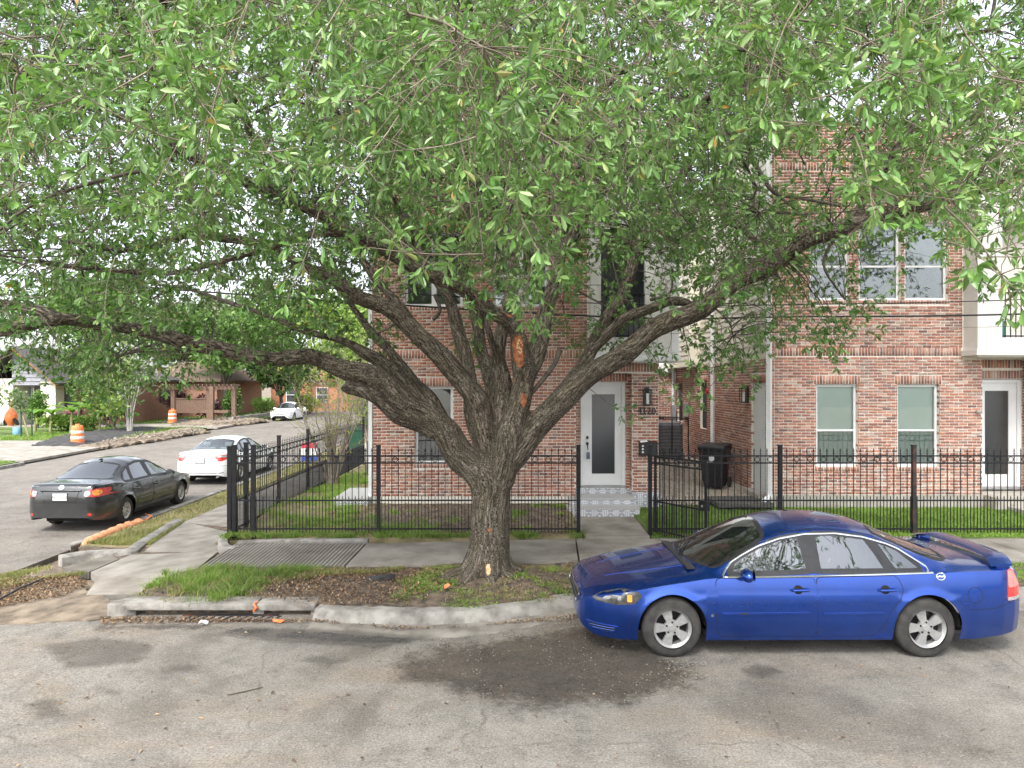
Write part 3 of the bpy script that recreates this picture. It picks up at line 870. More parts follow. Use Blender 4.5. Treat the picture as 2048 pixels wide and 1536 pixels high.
litter('leaf_litter', 'brown fallen leaves and bark over the dark mulch by the tree', [wpoly([(440, 1195), (520, 1160), (640, 1140), (860, 1140), (900, 1165), (820, 1205), (640, 1212), (440, 1205)], .15)], 3600, .036, lambda x, y: verge_z(x, y) + .01, None, .9)
litter('leaf_litter', 'thin scatter of dead leaves round the tree foot', [wpoly([(300, 1200), (1170, 1200), (1160, 1125), (860, 1130), (420, 1140)], .15)], 2400, .035, lambda x, y: verge_z(x, y) + .01, None, .7)
litter('leaf_litter', 'straw and dead leaves heaped on the dirt corner', [wpoly([(-200, 1190), (-50, 1165), (60, 1155), (150, 1152), (180, 1170), (120, 1195), (0, 1215), (-200, 1225)], .02)], 5200, .04, gnd(.03), None, .9)
litter('leaf_litter', 'dead leaves caught along the gutter and storm drain', [wpoly([(200, 1236), (640, 1240), (800, 1262), (1150, 1240), (1160, 1228), (900, 1258), (640, 1246), (200, 1250)], .01)], 1500, .035, gnd(.012), None, .7)
litter('leaf_litter', 'dead leaves lying along the fence on bare soil', [[(-5.3, 12.78), (1.3, 12.78), (1.3, 15.3), (-3.0, 15.3), (-5.3, 13.6)]], 4200, .05, lambda x, y: yardl_z(x, y) + .005, None, .7)
litter('leaf_litter', 'few dry leaves blown over the front road', [[(-6, 4.5), (9, 4.5), (9, 9.0), (-6, 8.4)]], 420, .045, gnd(.006), None, .3)

def pebbles(name, label, polys, n, smin, smax, zf, m, clump=None):
    octv = np.array([(1, 0, 0), (-1, 0, 0), (0, 1, 0), (0, -1, 0), (0, 0, 1), (0, 0, -.6)])
    octf = np.array([(0, 2, 4), (2, 1, 4), (1, 3, 4), (3, 0, 4), (2, 0, 5), (1, 2, 5), (3, 1, 5), (0, 3, 5)])
    V = []; 
    for poly in polys:
        q = sample_poly(poly, n // len(polys), clump); k = len(q)
        z = np.array([zf(x, y) for x, y in q])
        s = smin + (smax - smin) * RNG.random(k) ** 3
        sc3 = s[:, None] * RNG.uniform(.6, 1.2, (k, 3)) * np.array([1, 1, .7])
        a = RNG.uniform(0, 6.28, k); ca, sa = np.cos(a), np.sin(a)
        pv = octv[None] * sc3[:, None, :] * RNG.uniform(.7, 1.2, (k, 6, 1))
        x = pv[..., 0] * ca[:, None] - pv[..., 1] * sa[:, None]; y = pv[..., 0] * sa[:, None] + pv[..., 1] * ca[:, None]
        V.append((np.stack([x, y, pv[..., 2]], -1) + np.concatenate([q, z[:, None] + s[:, None] * .25], 1)[:, None]).reshape(-1, 3))
    V = np.concatenate(V); i = np.arange(len(V) // 6)[:, None, None] * 6
    o = np_mesh(name, V, [(i + octf[None]).reshape(-1, 3)], m)
    return tag(o, label, 'gravel', None, 'stuff')
M_STONE = mat('pale_stones', (.10, .088, .073), (.30, .27, .235), 20, .9)
pebbles('gravel', 'small stone chips scattered over the dark asphalt patch', [wpoly([(760, 1345), (900, 1300), (1100, 1262), (1300, 1292), (1420, 1330), (1400, 1385), (1250, 1415), (980, 1415), (860, 1390)], 0)], 850, .003, .014, gnd(.014), M_STONE, (3.0, .0))
pebbles('gravel', 'loose stone chips along the edge of the gutter', [wpoly([(780, 1305), (900, 1278), (1150, 1242), (1160, 1256), (960, 1285), (800, 1320)], 0)], 600, .004, .016, gnd(.012), M_STONE)
pebbles('gravel', 'crumbled stones by the front wheel of the blue sedan', [wpoly([(1330, 1320), (1420, 1325), (1440, 1365), (1370, 1375), (1320, 1350)], 0)], 220, .005, .018, gnd(.012), M_STONE)
pebbles('gravel', 'fine grit scattered over the front road', [[(-7, 4.6), (9, 4.6), (9, 8.8), (-7, 8.4)]], 3200, .002, .007, gnd(.002), mat('dark_grit', (.08, .07, .06), (.3, .27, .24), 40, .9))
pebbles('gravel', 'pale river gravel filling the alley between the brick houses', [[(3.3, 15.7), (5.8, 15.7), (5.8, 24), (3.3, 24)]], 9000, .015, .04, grav_z, mat('river_gravel', (.42, .33, .25), (.78, .71, .61), 18, .9))
pebbles('gravel', 'broken concrete rubble along the far side of the side street', [wpoly([(170, 893), (300, 880), (420, 863), (390, 858), (250, 876)], .2), wpoly([(420, 850), (530, 842), (500, 837), (430, 840)], .2)], 900, .03, .13, gnd(.28), mat('rubble', (.13, .105, .08), (.30, .26, .21), 6, .95))

# black irrigation hose lying on the dirt corner, stick on the road
mb = MB(); mb.tube([p + Vector((0, 0, .03)) for p in GP([(-40, 1222), (0, 1202), (40, 1180), (88, 1160)], .03)], .014, 6)
tag(mb.build('hose', M_BLACKP, smooth=True), 'black hose end lying on the dead straw at the dirt corner', 'hose')
mb = MB(); mb.tube([p for p in GP([(455, 1390), (490, 1383), (526, 1374)], .008)], [.006, .008, .004], 5)
tag(mb.build('stick', mat('twig_bark', (.05, .04, .03), (.10, .08, .06), 20, .9), smooth=True), 'thin dry stick lying on the front road', 'stick')
# lump of old asphalt
mb = MB(); c = G(850, 1366, 0)
bm = bmesh.new(); bmesh.ops.create_icosphere(bm, subdivisions=4, radius=1)
for v in bm.verts:
    k = 1 + .12 * math.sin(v.co.x * 5 + v.co.y * 3) + .08 * math.sin(v.co.y * 9 + v.co.z * 4) + .05 * math.sin(v.co.x * 17) * math.sin(v.co.y * 13)
    v.co = Vector((v.co.x * .19 * k, v.co.y * .17 * k, max(-.02, v.co.z * .085 * k))) + c
mb.bm(bm); bm.free()
tag(mb.build('asphalt_lump', M_PATCH, smooth='all'), 'rounded lump of black asphalt at the edge of the road patch', 'asphalt lump')

# storm drain inlet
si = thing('storm_drain', 'concrete kerb inlet of a storm drain with iron grate beneath', 'storm drain', (-3.85, 8.95, -.06))
xl, xr, yy = -5.0, -2.62, 8.93
mb = MB(); mb.rbox(xl - .1, -3.36, yy - .04, yy + .30, .075, .165, .02); mb.build('beam', M_KERB, si, smooth=True)
mb = MB(); mb.rbox(-3.35, xr + .05, yy - .02, yy + .30, .065, .16, .02); mb.build('beam', M_KERB, si, smooth=True)
for x in (xl - .08, -3.40, xr - .02):
    mb = MB(); mb.box(x, x + .14, yy + .03, yy + .28, -.3, .07); mb.build('support', M_KERB, si)
mb = MB(); mb.box(xl, xr, yy + .28, yy + .33, -.5, .07); mb.build('back_wall', M_GUTTER, si)
mb = MB(); mb.box(xl, xr, yy - .16, yy + .28, -.52, -.45); mb.build('pit_floor', M_DARK, si)
g = MB(); g.box(-4.3, -3.05, yy - .24, yy - .20, -.03, .012); g.box(-4.3, -3.05, yy - .02, yy + .02, -.03, .012); go = g.build('grate_frame', M_RUST, si)
for i in range(12):
    x = -4.26 + i * .105
    mb = MB(); mb.add([(x, yy - .2, .006), (x + .03, yy - .2, .006), (x + .10, yy - .02, .006), (x + .07, yy - .02, .006), (x, yy - .2, -.03), (x + .03, yy - .2, -.03), (x + .10, yy - .02, -.03), (x + .07, yy - .02, -.03)], [(0, 1, 2, 3), (0, 1, 5, 4), (1, 2, 6, 5), (2, 3, 7, 6), (3, 0, 4, 7)])
    mb.build('bar', M_RUST, go)
kl = [Vector(p) for p in smooth_path([(xl + .02, yy + .1, .15), (xl - .14, yy + .02, .14), (xl - .26, yy + .16, .12), (xl - .10, yy + .55, .09), (xl + .12, yy + .85, .05)], 5)]
mb = MB(); mb2 = [(-.09, -.3), (-.09, 0), (.07, 0), (.09, -.3)]; sweep(mb, kl, mb2); mb.build('return_kerb', M_KERB, si, smooth=True)

# black plastic meter box lid
mc = thing('meter_lid', 'black plastic meter box lid tilted in the dark mulch', 'meter lid', P(762, 1160, 9.9))
mc.rotation_euler = (R(8), R(-4), R(6))
mb = MB(); mb.rbox(-.22, .20, -.12, .14, -.05, .02, .012); lo = mb.build('lid', M_BLACKP, mc, world=False, smooth=True)
mb = MB(); mb.lathe([(.001, .034), (.03, .032), (.035, .022)], 14, (-.03, .0, 0)); mb.build('knob', M_BLACKP, lo, world=False)
mb = MB(); mb.lathe([(.001, .03), (.022, .028), (.03, .022)], 14, (.10, -.05, 0)); mb.build('knob', M_BLACKP, lo, world=False)

# orange scraps and pale litter
M_ORANGE = mat('orange_plastic', (.75, .16, .04), (.85, .24, .09), 8, .55)
def scrap(label, px, off, s, m, tall=.0):
    c = G(px[0], px[1], off)
    mb = MB()
    k = 7
    ring = [(c.x + s * math.cos(t * 6.283 / k) * random.uniform(.6, 1.2), c.y + .6 * s * math.sin(t * 6.283 / k) * random.uniform(.6, 1.2), c.z + random.uniform(.004, .03 + tall)) for t in range(k)]
    mb.add(ring + [(c.x, c.y, c.z + .03 + tall)] + [(p[0], p[1], p[2] - .004) for p in ring], [(i, (i + 1) % k, k) for i in range(k)] + [(i, (i + 1) % k, (i + 1) % k + k + 1, i + k + 1) for i in range(k)])
    return tag(mb.build('scrap', m), label, 'litter')
scrap('orange marker scrap among the roots of the big tree', (896, 1178), .2, .055, M_ORANGE, .05)
scrap('orange marker scrap on the grass right of the trunk', (1057, 1146), .15, .06, M_ORANGE, .02)
scrap('flat orange scrap in the mouth of the storm drain', (556, 1244), .01, .09, M_ORANGE, .0)
scrap('crumpled white paper lying by the storm drain grate', (408, 1250), .01, .08, mat('white_paper', (.62, .64, .66), (.75, .76, .78), 6, .7), .03)
tag(MB().tube([p + Vector((0, 0, .0)) for p in (Vector((-3.37, 8.90, .06)), Vector((-3.33, 8.88, .12)), Vector((-3.36, 8.89, .17)), Vector((-3.32, 8.93, .19)))], [.012, .022, .016, .006], 6).build('ribbon', M_ORANGE, smooth=True), 'short orange ribbon hanging over the storm drain beam', 'ribbon')
# ================================================================= THE BRICK HOUSES
BC, BL, MJ = .0677, .203, .0135       # course height, brick module, joint
BDEEP = .09

def lay(u0, u1, z0, z1, openings=(), soldiers=()):
    """running-bond bricks in a wall rectangle, cut round openings; soldier rectangles get upright bricks"""
    out = []
    block = list(openings) + list(soldiers)
    row = 0
    z = z0
    while z + BC * .6 < z1:
        a, b = z + MJ / 2, min(z1, z + BC) - MJ / 2
        off = (BL / 2 if row % 2 else 0) + random.uniform(-.006, .006)
        x = u0 - off
        while x < u1:
            s, e = max(x, u0), min(x + BL, u1)
            segs = [(s, e)]
            for (ou0, ou1, oz0, oz1) in block:
                if oz0 < b - .012 and oz1 > a + .012:
                    ns = []
                    for (p, q) in segs:
                        if ou1 <= p or ou0 >= q: ns.append((p, q)); continue
                        if ou0 > p: ns.append((p, ou0))
                        if ou1 < q: ns.append((ou1, q))
                    segs = ns
            for (p, q) in segs:
                if q - p > .03: out.append((p + MJ / 2, q - MJ / 2, a, b, abs(q - p - BL) < .004))
            x += BL
        z += BC; row += 1
    for (su0, su1, sz0, sz1) in soldiers:
        n = max(1, round((su1 - su0) / BC)); w = (su1 - su0) / n
        for i in range(n):
            out.append((su0 + i * w + MJ / 2, su0 + (i + 1) * w - MJ / 2, sz0 + MJ / 2, sz1 - MJ / 2, False))
    return out

_cube_f = np.array([(0, 3, 2, 1), (4, 5, 6, 7), (0, 1, 5, 4), (1, 2, 6, 5), (2, 3, 7, 6), (3, 0, 4, 7)])
def brickwork(parent, bricks, face, m=M_BRICK, axis='y', single=0, pick=None, depth=BDEEP):
    """face: coordinate of the wall plane; axis 'y' faces -Y (u = X), axis 'x' faces -X (u = Y)"""
    off = wloc(parent)
    rest = bricks
    if single:
        full = [b for b in bricks if b[4] and (pick is None or pick(b))]
        full = full[:single]
        chosen = set(id(b) for b in full)
        rest = [b for b in bricks if id(b) not in chosen]
        w, h = BL - MJ, BC - MJ
        mbk = MB(); mbk.rbox(-w / 2, w / 2, 0, depth, -h / 2, h / 2, .004)
        proto = None
        for b in full:
            loc = Vector(((b[0] + b[1]) / 2, face + random.uniform(-.002, .002), (b[2] + b[3]) / 2)) - off
            if proto is None:
                # light chamfer only: plain 5-sided box keeps it cheap
                mbk = MB(); mbk.add([(-w/2+.003,0,-h/2+.003),(w/2-.003,0,-h/2+.003),(w/2-.003,0,h/2-.003),(-w/2+.003,0,h/2-.003),(-w/2,.004,-h/2),(w/2,.004,-h/2),(w/2,.004,h/2),(-w/2,.004,h/2),(-w/2,depth,-h/2),(w/2,depth,-h/2),(w/2,depth,h/2),(-w/2,depth,h/2)],
                    [(0,1,2,3),(0,4,5,1),(1,5,6,2),(2,6,7,3),(3,7,4,0),(4,8,9,5),(5,9,10,6),(6,10,11,7),(7,11,8,4)])
                proto = mbk.build('brick', m, None); proto.parent = parent; o = proto
            else:
                o = proto.copy(); COL.objects.link(o); o.parent = parent
            o.location = loc
            o.rotation_euler = (0, 0, 0)
    if not rest: return
    a = np.array([(b[0], b[1], b[2], b[3]) for b in rest])
    n = len(a)
    j = RNG.uniform(-.0025, .0025, n); e = RNG.uniform(-.0015, .0015, (n, 4))
    a = a + e
    f0 = np.full(n, face) + j; f1 = np.full(n, face + depth)
    u0, u1, z0, z1 = a.T
    c = np.stack([np.stack([u0, f0, z0], 1), np.stack([u1, f0, z0], 1), np.stack([u1, f1, z0], 1), np.stack([u0, f1, z0], 1),
                  np.stack([u0, f0, z1], 1), np.stack([u1, f0, z1], 1), np.stack([u1, f1, z1], 1), np.stack([u0, f1, z1], 1)], 1)
    if axis == 'x': c = c[..., [1, 0, 2]]
    fc = (np.arange(n)[:, None, None] * 8 + _cube_f[None]).reshape(-1, 4)
    if axis == 'x': fc = fc[:, ::-1]
    o = np_mesh('brickwork', c.reshape(-1, 3), [fc], m, parent)
    o['kind'] = 'stuff'
    return o

def backing(parent, name, u0, u1, z0, z1, openings, f0, f1, m, axis='y', grow=.006):
    ops = [(a - grow, b + grow, c - grow, d + grow) for a, b, c, d in openings]
    us = sorted(set([u0, u1] + [min(max(v, u0), u1) for o in ops for v in o[:2]]))
    zs = sorted(set([z0, z1] + [min(max(v, z0), z1) for o in ops for v in o[2:]]))
    mb = MB()
    for i in range(len(us) - 1):
        for k in range(len(zs) - 1):
            cu, cz = (us[i] + us[i + 1]) / 2, (zs[k] + zs[k + 1]) / 2
            if any(o[0] < cu < o[1] and o[2] < cz < o[3] for o in ops): continue
            if axis == 'y': mb.box(us[i], us[i + 1], f0, f1, zs[k], zs[k + 1])
            else: mb.box(f0, f1, us[i], us[i + 1], zs[k], zs[k + 1])
    return mb.build(name, m, parent)

def window(parent, x0, x1, z0, z1, y, fill, split=.45, fr=.055, slats=0):
    """sash window in the XZ plane, outside face at y"""
    mb = MB()
    mb.box(x0, x0 + fr, y, y + .07, z0, z1); mb.box(x1 - fr, x1, y, y + .07, z0, z1)
    mb.box(x0 + fr, x1 - fr, y, y + .07, z0, z0 + fr); mb.box(x0 + fr, x1 - fr, y, y + .07, z1 - fr, z1)
    w = mb.build('window', M_WHITE, parent)
    zm = z0 + (z1 - z0) * split
    if split:
        MB().box(x0 + fr, x1 - fr, y + .012, y + .06, zm - .022, zm + .022).build('sash_rail', M_WHITE, w)
    if split:
        MB().box(x0 + fr, x1 - fr, y + .026, y + .030, z0 + fr, zm - .022).build('pane', M_GLASS, w)
        MB().box(x0 + fr, x1 - fr, y + .040, y + .044, zm + .022, z1 - fr).build('pane', M_GLASS, w)
    else:
        MB().box(x0 + fr, x1 - fr, y + .03, y + .034, z0 + fr, z1 - fr).build('pane', M_GLASS, w)
    if slats:
        n = int((z1 - z0 - 2 * fr) / .05)
        for i in range(n):
            z = z0 + fr + (i + .5) * (z1 - z0 - 2 * fr) / n
            s_ = MB().add([(x0 + fr, y + .085, z + .026), (x1 - fr, y + .085, z + .026), (x1 - fr, y + .068, z - .026), (x0 + fr, y + .068, z - .026)], [(0, 1, 2, 3)]).build('slat', fill, w)
    else:
        MB().box(x0 + fr, x1 - fr, y + .075, y + .09, z0 + fr, z1 - fr).build('blind', fill, w)
    return w

M_SCREENA = mat('grey_green_shade', (.17, .18, .15), (.23, .24, .20), 3, .7)
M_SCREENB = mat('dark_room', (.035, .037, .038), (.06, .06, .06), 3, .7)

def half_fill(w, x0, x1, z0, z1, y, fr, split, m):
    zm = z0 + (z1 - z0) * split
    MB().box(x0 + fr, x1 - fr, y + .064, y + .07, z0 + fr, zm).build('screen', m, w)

def door_leaf(parent, x0, x1, z0, z1, y, fr=.075, gl=(.20, .17, .26, .20), hinge=1, knob=True):
    """white door with one tall frosted pane, in its frame; returns the door"""
    MBf = MB()
    MBf.box(x0, x0 + fr, y, y + .10, z0, z1); MBf.box(x1 - fr, x1, y, y + .10, z0, z1); MBf.box(x0 + fr, x1 - fr, y, y + .10, z1 - fr, z1)
    MBf.box(x0 - .012, x0, y - .015, y + .1, z0, z1); MBf.box(x1, x1 + .012, y - .015, y + .1, z0, z1)
    d0, d1, e0, e1 = x0 + fr + .004, x1 - fr - .004, z0 + .03, z1 - fr - .004
    mb = MB(); gx0, gx1, gz0, gz1 = d0 + gl[0] * (d1 - d0), d1 - gl[1] * (d1 - d0), e0 + gl[2], e1 - gl[3]
    yd = y + .035
    mb.box(d0, gx0, yd, yd + .045, e0, e1); mb.box(gx1, d1, yd, yd + .045, e0, e1)
    mb.box(gx0, gx1, yd, yd + .045, e0, gz0); mb.box(gx0, gx1, yd, yd + .045, gz1, e1)
    d = mb.build('door', M_WHITE, parent)
    MBf.build('door_frame', M_WHITE, d)
    MB().box(gx0, gx1, yd + .02, yd + .026, gz0, gz1).build('pane', M_DOORGLASS, d)
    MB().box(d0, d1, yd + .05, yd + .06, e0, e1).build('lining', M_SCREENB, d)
    MB().box(x0 - .01, x1 + .01, y - .05, y + .1, z0 - .03, z0 + .028).build('threshold', mat('grey_threshold', (.25, .25, .25), (.33, .33, .33), 9, .5), d)
    if knob:
        kx = d0 + .065
        h = MB(); h.prism([(kx + .032 * math.cos(t * math.pi / 3 + .52), z0 + 1.13 + .042 * math.sin(t * math.pi / 3 + .52)) for t in range(6)], 'y', yd - .03, yd); h.build('deadbolt', M_BLACKP, d)
        h = MB(); h.prism([(kx + .032 * math.cos(t * math.pi / 3 + .52), z0 + .99 + .042 * math.sin(t * math.pi / 3 + .52)) for t in range(6)], 'y', yd - .03, yd)
        h.tube([(kx, yd - .02, z0 + .99), (kx, yd - .06, z0 + .97), (kx + .004, yd - .065, z0 + .85)], .011, 8); h.build('handle', M_BLACKP, d, smooth=True)
    return d

def tile_mat():
    m, nt, b = newmat('patterned_tile')
    p = pos(nt); s = N(nt, 'ShaderNodeSeparateXYZ'); nt.links.new(p, s.inputs[0])
    def M1(op, a, bv=None, c=None):
        n = N(nt, 'ShaderNodeMath', operation=op)
        for i, v in enumerate((a, bv, c)):
            if v is None: continue
            if hasattr(v, 'links') or hasattr(v, 'is_linked'): nt.links.new(v, n.inputs[i])
            else: n.inputs[i].default_value = v
        return n.outputs[0]
    def cell(src, per, off): return M1('SUBTRACT', M1('FRACT', M1('DIVIDE', M1('ADD', src, off), per)), .5)
    x, z = s.outputs[0], s.outputs[2]
    xx = M1('ADD', x, M1('MULTIPLY', s.outputs[1], .37))
    u = M1('MULTIPLY', cell(xx, .235, .1), .235); v = M1('MULTIPLY', cell(z, .145, .02), .145)
    r = M1('SQRT', M1('ADD', M1('MULTIPLY', u, u), M1('MULTIPLY', v, v)))
    th = M1('ARCTAN2', v, u)
    ray = M1('GREATER_THAN', M1('SINE', M1('MULTIPLY', th, 12.0)), -.15)
    ring = M1('MULTIPLY', M1('GREATER_THAN', r, .024), M1('LESS_THAN', r, .068))
    burst = M1('MULTIPLY', ray, ring)
    u2 = M1('MULTIPLY', cell(xx, .045, 0), .045); v2 = M1('MULTIPLY', cell(z, .045, .01), .045)
    r2 = M1('SQRT', M1('ADD', M1('MULTIPLY', u2, u2), M1('MULTIPLY', v2, v2)))
    dot = M1('MULTIPLY', M1('LESS_THAN', r2, .0115), M1('GREATER_THAN', r, .074))
    fac = M1('MAXIMUM', burst, dot)
    ns = noise(nt, p, 7, 3); rr = ramp(nt, [(.3, (.62, .63, .64)), (.7, (.75, .75, .74))]); nt.links.new(ns.outputs[0], rr.inputs[0])
    c = mixc(nt, fac, rr.outputs[0], (.05, .06, .16))
    nt.links.new(c, b.inputs['Base Color']); b.inputs['Roughness'].default_value = .35
    return m
M_TILE = tile_mat()
M_GRANITE = mat('speckled_granite', (.30, .29, .28), (.58, .57, .55), 120, .5)

# ---------------- number 4120
HF = 15.42                       # front brick plane
hl = thing('brick_townhouse', 'three-storey red brick townhouse with white front door and house number 4120', 'house', (0.1, HF, .2))
wins = [(-2.19, -1.34, 1.23, 2.97), (-.55, .30, 1.23, 2.97)]
wins2 = [(-2.42, -1.12, 4.79, 6.45), (-.42, .82, 4.79, 6.45)]
wins3 = [(-2.42, -1.12, 7.9, 9.4), (-.42, .82, 7.9, 9.4)]
recess = (1.446, 2.72, .2, 3.27)
sold = [(w[0] - .07, w[1] + .07, w[3] + .005, w[3] + .208) for w in wins] + [(w[0] - .05, w[1] + .05, w[3] + .005, w[3] + .208) for w in wins2 + wins3]
sold += [(-3.15, 1.70, 3.60, 3.803)]
sills = [(w[0] - .04, w[1] + .04, w[2] - .10, w[2] - .004) for w in wins + wins2 + wins3]
low = [(1.70, 3.31, 3.27, 3.52)]
ops = wins + wins2 + wins3 + [recess, (1.70, 3.40, 3.27, 12)]
br = lay(-3.15, 3.31, .49, 10.8, ops, sold + sills)
br += lay(1.70, 3.31, 3.27, 3.31, (), [(1.70, 3.31, 3.30, 3.503)])
def pickl(b): return .5 < b[2] < 3.55 and (b[0] < -2.2 or -1.34 < b[0] < -.6 or .3 < b[0] < 1.4 or b[0] > 2.7)
random.shuffle(br)
brickwork(hl, br, HF, single=300, pick=pickl)
backing(hl, 'wall', -3.15, 3.31, .2, 10.8, wins + wins2 + wins3 + [recess, (1.75, 3.40, 3.5, 12)], HF + .0055, HF + .24, M_MORTAR)
MB().box(-3.14, 1.40, HF + .24, 24.0, .2, 3.4).box(1.40, 3.0, 16.1, 24.0, .2, 3.4).box(3.0, 3.30, HF + .24, 24.0, .2, 3.4).box(-3.14, 1.69, HF + .24, 24.0, 3.4, 8.4).box(1.69, 3.30, 16.6, 24.0, 3.4, 8.4).build('house_body', M_STUCCO, hl)
MB().box(1.75, 3.4, 16.2, 16.55, 3.7, 8.4).build('balcony_back', mat('shaded_interior', (.10, .11, .12), (.16, .17, .18), 2, .3), hl)  # dark-coloured slab stands in for the shade inside the balcony
MB().box(-3.14, 1.69, HF + .24, 24.0, 8.4, 10.75).build('upper_body', M_STUCCO, hl)
MB().box(-3.19, 1.74, HF - .05, 24.1, 10.8, 10.92).build('coping', M_WHITE, hl)
for (x0, x1, z0, z1) in wins:
    w = window(hl, x0, x1, z0, z1, HF + .085, M_SCREENA, .42)
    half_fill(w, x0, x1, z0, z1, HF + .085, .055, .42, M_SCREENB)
for (x0, x1, z0, z1) in wins2 + wins3:
    xm = (x0 + x1) / 2
    window(hl, x0, xm, z0, z1, HF + .085, M_SCREENA, .42)
    window(hl, xm, x1, z0, z1, HF + .085, M_SCREENA, .42)
MB().box(-3.15, 1.42, HF + .02, HF + .2, .1, .485).build('foundation', M_CONC, hl)
MB().box(2.72, 3.31, HF - .015, HF + .2, .1, .585).build('tiled_plinth', M_TILE, hl)
# entry recess: its own brick planes and reveals
DF = 15.75
brr = lay(1.30, 2.95, .62, 3.30, [(1.585, 2.62, .2, 3.075)], [(1.55, 2.66, 3.08, 3.283)])
brickwork(hl, brr, DF)
backing(hl, 'recess_wall', 1.30, 2.95, .2, 3.40, [(1.585, 2.62, .2, 3.075)], DF + .0055, DF + .13, M_MORTAR)
MB().box(2.726, 3.0, HF + .245, DF + .005, .2, 3.27).build('recess_side', M_MORTAR, hl)
mbr = [(HF + .085, DF - .005, b[2], b[3], False) for b in lay(0, .3, .62, 3.25)]
brickwork(hl, [(HF + .10, DF - .004, .62 + i * BC + MJ / 2, .62 + (i + 1) * BC - MJ / 2, False) for i in range(39)], 2.719, axis='x', depth=.05)
MB().box(1.446, 2.72, HF + .01, DF + .1, 3.275, 3.295).build('recess_ceiling', M_STUCCO, hl)
door_leaf(hl, 1.60, 2.605, .66, 3.07, DF + .03)
# steps with patterned tile risers
for (z0, z1, y0, y1, x0, x1) in ((.15, .365, 14.65, 15.10, 1.20, 2.74), (.15, .505, 15.08, HF - .02, 1.30, 2.74), (.15, .505, HF - .02, DF + .1, 1.452, 2.714)):
    MB().box(x0, x1, y0, y1, z0, z1 - .03).build('step', M_TILE, hl)
    MB().box(x0 - .01, x1 + .012, y0 - .012, y1, z1 - .03, z1).build('tread', M_GRANITE, hl)
MB().box(1.452, 2.714, 15.69, DF + .12, .505, .635).build('top_riser', M_TILE, hl)
MB().box(-3.95, -3.19, 15.2, 16.7, .22, .46).build('side_stoop', M_TILE, hl)
MB().box(-3.97, -3.18, 15.18, 16.72, .46, .49).build('stoop_slab', M_GRANITE, hl)
# white corner trim and balcony bay
MB().box(-3.24, -3.155, HF - .03, HF + .12, .3, 10.8).build('corner_trim', M_WHITE, hl)
BF = 14.95
bx0, bx1 = 1.72, 3.62
backing(hl, 'bay_front', bx0, bx1, 3.66, 8.7, [(1.95, 2.92, 4.05, 6.4)], BF, BF + .16, M_STUCCO, grow=0)
mb = MB(); mb.box(bx0, bx0 + .16, BF + .16, HF + .3, 3.66, 8.7); mb.box(bx1 - .16, bx1, BF + .16, 16.2, 3.66, 8.7); mb.box(bx0 + .16, bx1 - .16, BF + .16, HF + .2, 3.66, 3.95)
mb.build('bay_sides', M_STUCCO, hl)
MB().box(bx0 - .06, bx1 + .06, BF - .06, HF + .02, 3.54, 3.66).box(bx0 + .02, bx1 - .02, BF + .04, HF + .02, 3.505, 3.54).build('bay_moulding', M_WHITE, hl)
MB().box(bx1 - .12, bx1 + .03, BF - .02, BF + .05, 3.67, 8.6).build('bay_trim', M_WHITE, hl)
def railing(parent, x0, x1, y, z0, z1):
    r_ = MB().box(x0, x1, y - .02, y + .02, z1 - .03, z1).box(x0, x1, y - .015, y + .015, z0 + .05, z0 + .08).build('railing', M_IRON, parent)
    n = int((x1 - x0) / .11)
    for i in range(1, n):
        x = x0 + (x1 - x0) * i / n
        MB().box(x - .008, x + .008, y - .008, y + .008, z0, z1 - .03).build('baluster', M_IRON, r_)
railing(hl, 1.95, 2.92, BF + .06, 4.02, 5.0)
# the far link wall that closes the alley
brickwork(hl, lay(3.31, 5.80, .5, 3.44), 24.4)
backing(hl, 'link_wall', 3.31, 5.82, .2, 7.2, [], 24.4055, 24.6, M_MORTAR)
MB().box(5.15, 5.80, 24.25, 24.41, 3.44, 4.05).box(3.31, 5.80, 24.32, 24.40, 4.05, 7.3).build('fascia', M_WHITE, hl)

# ---------------- its neighbour on the right
hr = thing('brick_townhouse', 'red brick townhouse with pale blinds in two front windows and cream siding on its flank', 'house', (9, HF, .2))
rw = [(6.88, 7.81, 1.16, 3.02), (8.71, 9.65, 1.16, 3.02)]
rw2 = [(6.73, 7.62, 4.93, 6.68), (7.84, 8.78, 4.93, 6.68), (8.88, 9.85, 4.93, 6.68)]
rrec = (10.63, 11.93, .2, 3.62)
sold = [(w[0] - .06, w[1] + .06, w[3] + .005, w[3] + .208) for w in rw] + [(5.93, 10.15, 3.66, 3.863), (5.93, 10.15, 7.85, 8.053)]
sold += [(6.68, 9.9, 6.69, 6.893)]
sills = [(w[0] - .04, w[1] + .04, w[2] - .10, w[2] - .004) for w in rw] + [(6.68, 9.9, 4.83, 4.926)]
ops = rw + rw2 + [rrec, (10.18, 13.2, 3.62, 12)]
br = lay(5.93, 12.9, .53, 8.95, ops, sold + sills)
random.shuffle(br)
brickwork(hr, br, HF, single=300, pick=lambda b: .6 < b[2] < 4.8 and b[0] < 10.6)
backing(hr, 'wall', 5.93, 12.9, .2, 8.95, rw + rw2 + [rrec], HF + .0055, HF + .24, M_MORTAR)
MB().box(5.94, 12.9, 16.20, 24.4, .2, 8.6).box(5.94, 10.55, HF + .24, 16.2, .2, 8.6).box(10.55, 12.9, HF + .24, 16.2, 3.62, 8.6).build('house_body', M_STUCCO, hr)
MB().box(5.86, 12.95, HF - .05, 24.5, 8.95, 9.06).build('coping', M_WHITE, hr)
for (x0, x1, z0, z1) in rw:
    w = window(hr, x0, x1, z0, z1, HF + .085, M_BLIND, .44, slats=1)
    half_fill(w, x0, x1, z0, z1, HF + .082, .055, .44, glass('insect_mesh', (.88, .91, .89), .0, .3, .12))
